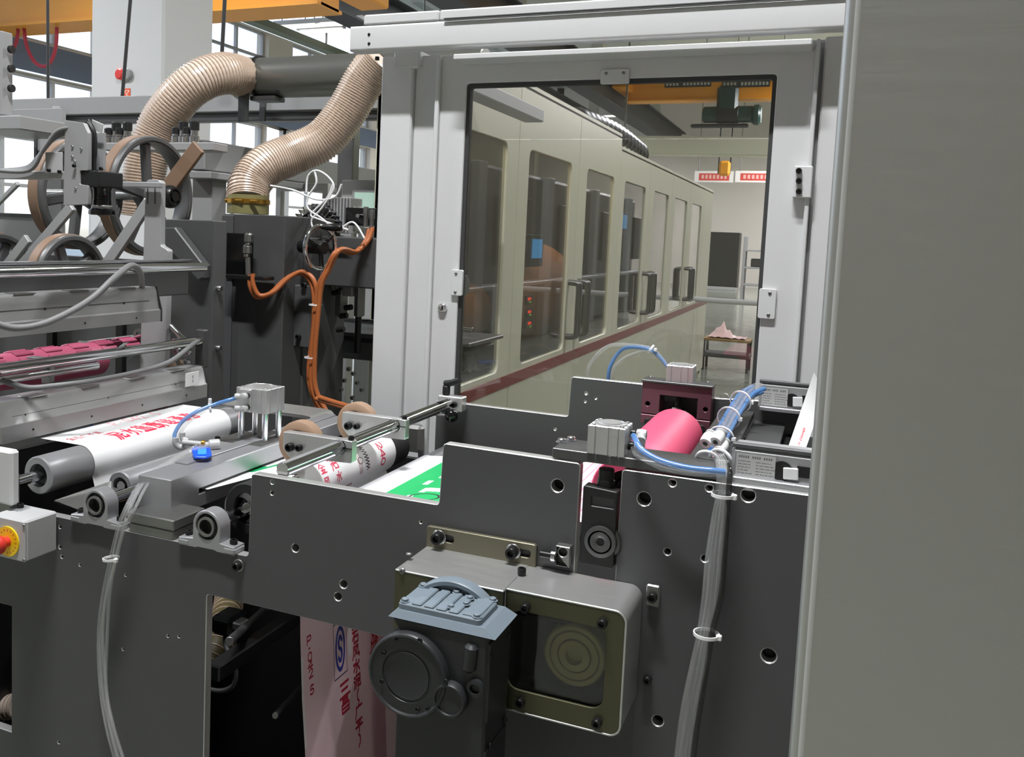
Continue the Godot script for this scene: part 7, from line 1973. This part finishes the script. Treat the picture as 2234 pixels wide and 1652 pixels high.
# ---------------------------------------------------------------- column, cranes and trays high in the hall
func overhead() -> void:
	var z := -6.0
	var a := az(197, 120, z)
	var b := az(356, 120, z)
	var far := ax(465, 120, b.x)
	var t := setting("column", Geo.new().box(Vector3((a.x + b.x) / 2, 4, (z + far.z) / 2), Vector3(b.x - a.x, 8, z - far.z), 0.02), M.column_paint)
	var al := az(272, 163, z + 0.012)
	var bell := thing("alarm_bell", "grey and red alarm bell on the concrete column", "alarm", al)
	part(bell, "base", Geo.new().rod(al + Vector3(0.03, 0, -0.012), al + Vector3(0.03, 0, 0.03), 0.05, 24, 0.006), M.grey_paint)
	part(bell, "lens", Geo.new().rod(al + Vector3(-0.025, 0, -0.012), al + Vector3(-0.025, 0, 0.05), 0.045, 24, 0.012), M.stop_red)
	var im := canvas(128, 192, Color(0.92, 0.34, 0.16))
	for s in [[20, 30, 108, 30], [108, 30, 60, 90], [60, 90, 108, 120], [108, 120, 20, 120], [20, 120, 20, 30], [20, 30, 60, 75]]: line(im, Vector2(s[0], s[1]), Vector2(s[2], s[3]), 5, Color(0.97, 0.9, 0.85))
	for k in 4: im.fill_rect(Rect2i(14 + k * 26, 146, 18, 24), Color(0.97, 0.85, 0.78))
	var sp := az(276, 208, z + 0.004)
	var g := Geo.new()
	g.quad(sp + Vector3(-0.04, -0.056, 0), sp + Vector3(0.04, -0.056, 0), sp + Vector3(0.04, 0.056, 0), sp + Vector3(-0.04, 0.056, 0), Vector3.BACK)
	whole("fire_sign", g, printed("fire_sign_print", im), "small orange sign with a white pictogram on the concrete column", "sign", "", sp)
	# crane girders
	crane(-9.3, az(570, 31, -9.3).y, -10.9, az(720, 22, -9.3).x, "yellow crane girder across the hall at the upper left")
	crane(-25.85, 5.5, -5.65, 6.0, "yellow crane girder seen through the guard door's window, with black plates")
	var im2 := canvas(512, 48, Color(0.12, 0.13, 0.14))
	for k in 13: im2.fill_rect(Rect2i(16 + k * 38, 12, 24, 24), Color(0.75, 0.75, 0.72)) if k != 4 else null
	var plate_print := printed("crane_plate_print", im2)
	for w in [[1450, 1552], [1575, 1680]]:
		var p0 := az(w[0], 184, -25.6)
		var p1 := az(w[1], 178, -25.6)
		var q := Geo.new()
		q.quad(Vector3(p0.x, p0.y - 0.09, -25.6), Vector3(p1.x, p0.y - 0.09, -25.6), Vector3(p1.x, p0.y + 0.09, -25.6), Vector3(p0.x, p0.y + 0.09, -25.6), Vector3.BACK)
		q.box(Vector3((p0.x + p1.x) / 2, p0.y, -25.606), Vector3(p1.x - p0.x, 0.18, 0.01), 0.0)
		whole("crane_plate", q, plate_print, "black lettered plate on the far yellow crane girder, %s one" % ["left", "right"][0 if w[0] < 1500 else 1], "sign", "crane plates", Vector3(p0.x, p0.y, -25.6))
	# hoist
	var hc := az(1588, 250, -25.7)
	var ht := thing("chain_hoist", "dark green electric hoist hanging under the far yellow crane girder", "hoist", hc)
	part(ht, "drum", Geo.new().rod(hc + Vector3(-0.65, 0, 0), hc + Vector3(0.65, 0, 0), 0.22, 24, 0.04), M.hoist_green)
	part(ht, "drum_band", Geo.new().rod(hc + Vector3(-0.28, 0, 0), hc + Vector3(0.28, 0, 0), 0.235, 24, 0.01), M.black)
	part(ht, "trolley", Geo.new().box(hc + Vector3(-0.02, 0.40, 0), Vector3(0.55, 0.7, 0.4), 0.08), M.hoist_green)
	part(ht, "motor", Geo.new().rod(hc + Vector3(0.62, -0.02, 0), hc + Vector3(0.85, -0.02, 0), 0.27, 20, 0.06), M.hoist_green)
	part(ht, "arm", Geo.new().box(hc + Vector3(-0.2, -0.3, 0), Vector3(1.5, 0.1, 0.2), 0.03), M.runway_grey)
	for s in [-0.15, 0.15]: part(ht, "rope", Geo.new().rod(hc + Vector3(s, -0.2, 0), Vector3(hc.x + s, az(1580, 380, -25.7).y, hc.z), 0.02, 8), M.black_steel)
	var hk := az(1580, 384, -25.7)
	part(ht, "hook_block", Geo.new().box(hk + Vector3(0.0, 0.2, 0), Vector3(0.3, 0.4, 0.2), 0.06), M.crane_yellow)
	# runway girders under the roof
	for w in [[-5.95, 5.3, "dark runway girder along the aisle, high over the cream cabinets"], [-8.15, 5.3, "dark runway girder high over the left machines"]]:
		var rt := thing("runway_girder", w[2], "girder", Vector3(w[0], w[1], -15), "runway girders")
		part(rt, "lower_flange", Geo.new().box(Vector3(w[0], w[1], -16), Vector3(0.5, 0.04, 43), 0.0), M.runway_grey)
		part(rt, "web", Geo.new().box(Vector3(w[0], w[1] + 0.35, -16), Vector3(0.05, 0.66, 43), 0.0), M.runway_grey)
		part(rt, "upper_flange", Geo.new().box(Vector3(w[0], w[1] + 0.7, -16), Vector3(0.4, 0.04, 43), 0.0), M.runway_grey)
		for k in 5: part(rt, "hanger", Geo.new().box(Vector3(w[0], w[1] + 1.71, 2.0 - k * 8.5), Vector3(0.3, 1.98, 0.3), 0.0), M.ceiling_paint)
	# tray and lamps at the upper left
	var tr := thing("cable_tray", "green grey cable tray with rods under the roof at the upper left", "cable tray", Vector3(-9.2, 5.0, -14))
	part(tr, "tray", Geo.new().box(Vector3(-9.22, 5.06, -15), Vector3(0.22, 0.12, 12), 0.0), M.tray_green)
	for k in 5: part(tr, "hanger_rod", Geo.new().rod(Vector3(-9.22, 5.1, -11 - k * 2.2), Vector3(-9.22, 8, -11 - k * 2.2), 0.02, 6), M.dull_steel)
	var n := 0
	for w in [[640, 56], [690, 66], [730, 50]]:
		var c := ay(w[0], w[1], 5.35)
		var lt := thing("tube_lamp", ["first", "second", "third"][n] + " of the pale tube lamps crossing the green grey cable tray", "lamp", c, "tube lamps at the tray")
		part(lt, "housing", Geo.new().box(c + Vector3(0.1, 0.05, 0), Vector3(1.0, 0.08, 0.14), 0.0), M.white_paint)
		part(lt, "tube", Geo.new().rod(c + Vector3(-0.35, -0.02, 0), c + Vector3(0.55, -0.02, 0), 0.035, 10), M.lamp_glow)
		for s in [-0.25, 0.45]: part(lt, "hanger", Geo.new().rod(c + Vector3(s, 0.08, 0), Vector3(c.x + s, 8, c.z), 0.01, 6), M.dull_steel)
		n += 1
	n = 0
	for w in [[104, 0, 105, 225, -4.0], [287, 0, 265, 232, -3.6], [492, 0, 484, 122, -3.3]]:
		var p0 := az(w[0], w[1] - 30, w[4])
		var p1 := az(w[2], w[3], w[4])
		whole("hanging_cable", Geo.new().rod(p1, p0 + (p0 - p1), 0.009, 10), M.cable_dark, ["dark straight cable hanging by the left edge windows", "dark straight cable hanging in front of the concrete column", "dark straight cable hanging down to the left hose's duct joint"][n], "cable", "hanging cables", p1)
		n += 1
	# banner light boxes at the far end
	var im3 := canvas(512, 64, Color(0.95, 0.94, 0.92))
	im3.fill_rect(Rect2i(60, 14, 400, 40), Color(0.85, 0.30, 0.28))
	for k in 7: im3.fill_rect(Rect2i(96 + k * 50, 22, 30, 22), Color(0.95, 0.75, 0.72))
	var bp := printed("banner_print", im3)
	for k in 2:
		var p0 := az([1515, 1604][k], 385, -27.0)
		var p1 := az([1600, 1700][k], 385, -27.0)
		var q := Geo.new()
		q.quad(Vector3(p0.x, p0.y - 0.16, -27), Vector3(p1.x, p0.y - 0.16, -27), Vector3(p1.x, p0.y + 0.16, -27), Vector3(p0.x, p0.y + 0.16, -27), Vector3.BACK)
		var bt := thing("banner", "white hanging banner with a red lettered band, the %s of two down the aisle" % ["left", "right"][k], "banner", Vector3(p0.x, p0.y, -27), "hanging banners")
		part(bt, "face", q, bp)
		part(bt, "box", Geo.new().box(Vector3((p0.x + p1.x) / 2, p0.y, -27.03), Vector3(p1.x - p0.x, 0.32, 0.05), 0.0), M.white_paint)
		for u in [0.1, 0.9]: part(bt, "hanger", Geo.new().rod(Vector3(lerpf(p0.x, p1.x, u), p0.y + 0.16, -27.03), Vector3(lerpf(p0.x, p1.x, u), 8, -27.03), 0.012, 6), M.dull_steel)
	# pale duct shape put in for a reflection, high over the aisle
	var c0 := az(1500, 322, -22)
	var dt := thing("reflection_duct", "cream square duct shape put in for a pale reflection high over the aisle", "duct", c0)
	part(dt, "duct", Geo.new().box(Vector3(c0.x + 1.5, c0.y, -22), Vector3(7.5, 0.42, 0.5), 0.03, Basis(Vector3.UP, 0.16)), M.cabinet_paint)
	for s in [-1.5, 3.5]: part(dt, "hanger", Geo.new().box(Vector3(c0.x + s, (c0.y + 8.2) / 2, -22), Vector3(0.04, 7.8 - c0.y, 0.04), 0.0), M.dull_steel)

func crane(z: float, y: float, x0: float, x1: float, label: String) -> void:
	var t := thing("crane_girder", label, "crane", Vector3((x0 + x1) / 2, y, z), "yellow crane girders")
	part(t, "girder", Geo.new().box(Vector3((x0 + x1) / 2, y + 0.4, z), Vector3(x1 - x0, 0.78, 0.4), 0.0), M.crane_yellow)
	part(t, "lower_flange", Geo.new().box(Vector3((x0 + x1) / 2, y + 0.02, z), Vector3(x1 - x0, 0.04, 0.55), 0.0), M.crane_yellow)
	part(t, "rib", Geo.new().box(Vector3((x0 + x1) / 2, y + 0.55, z + 0.21), Vector3(x1 - x0, 0.04, 0.03), 0.0), M.crane_yellow)
	part(t, "end_carriage", Geo.new().box(Vector3(x1 if x0 < -10 else x0, y + 0.5, z), Vector3(0.4, 0.5, 2.2), 0.02), M.crane_yellow)
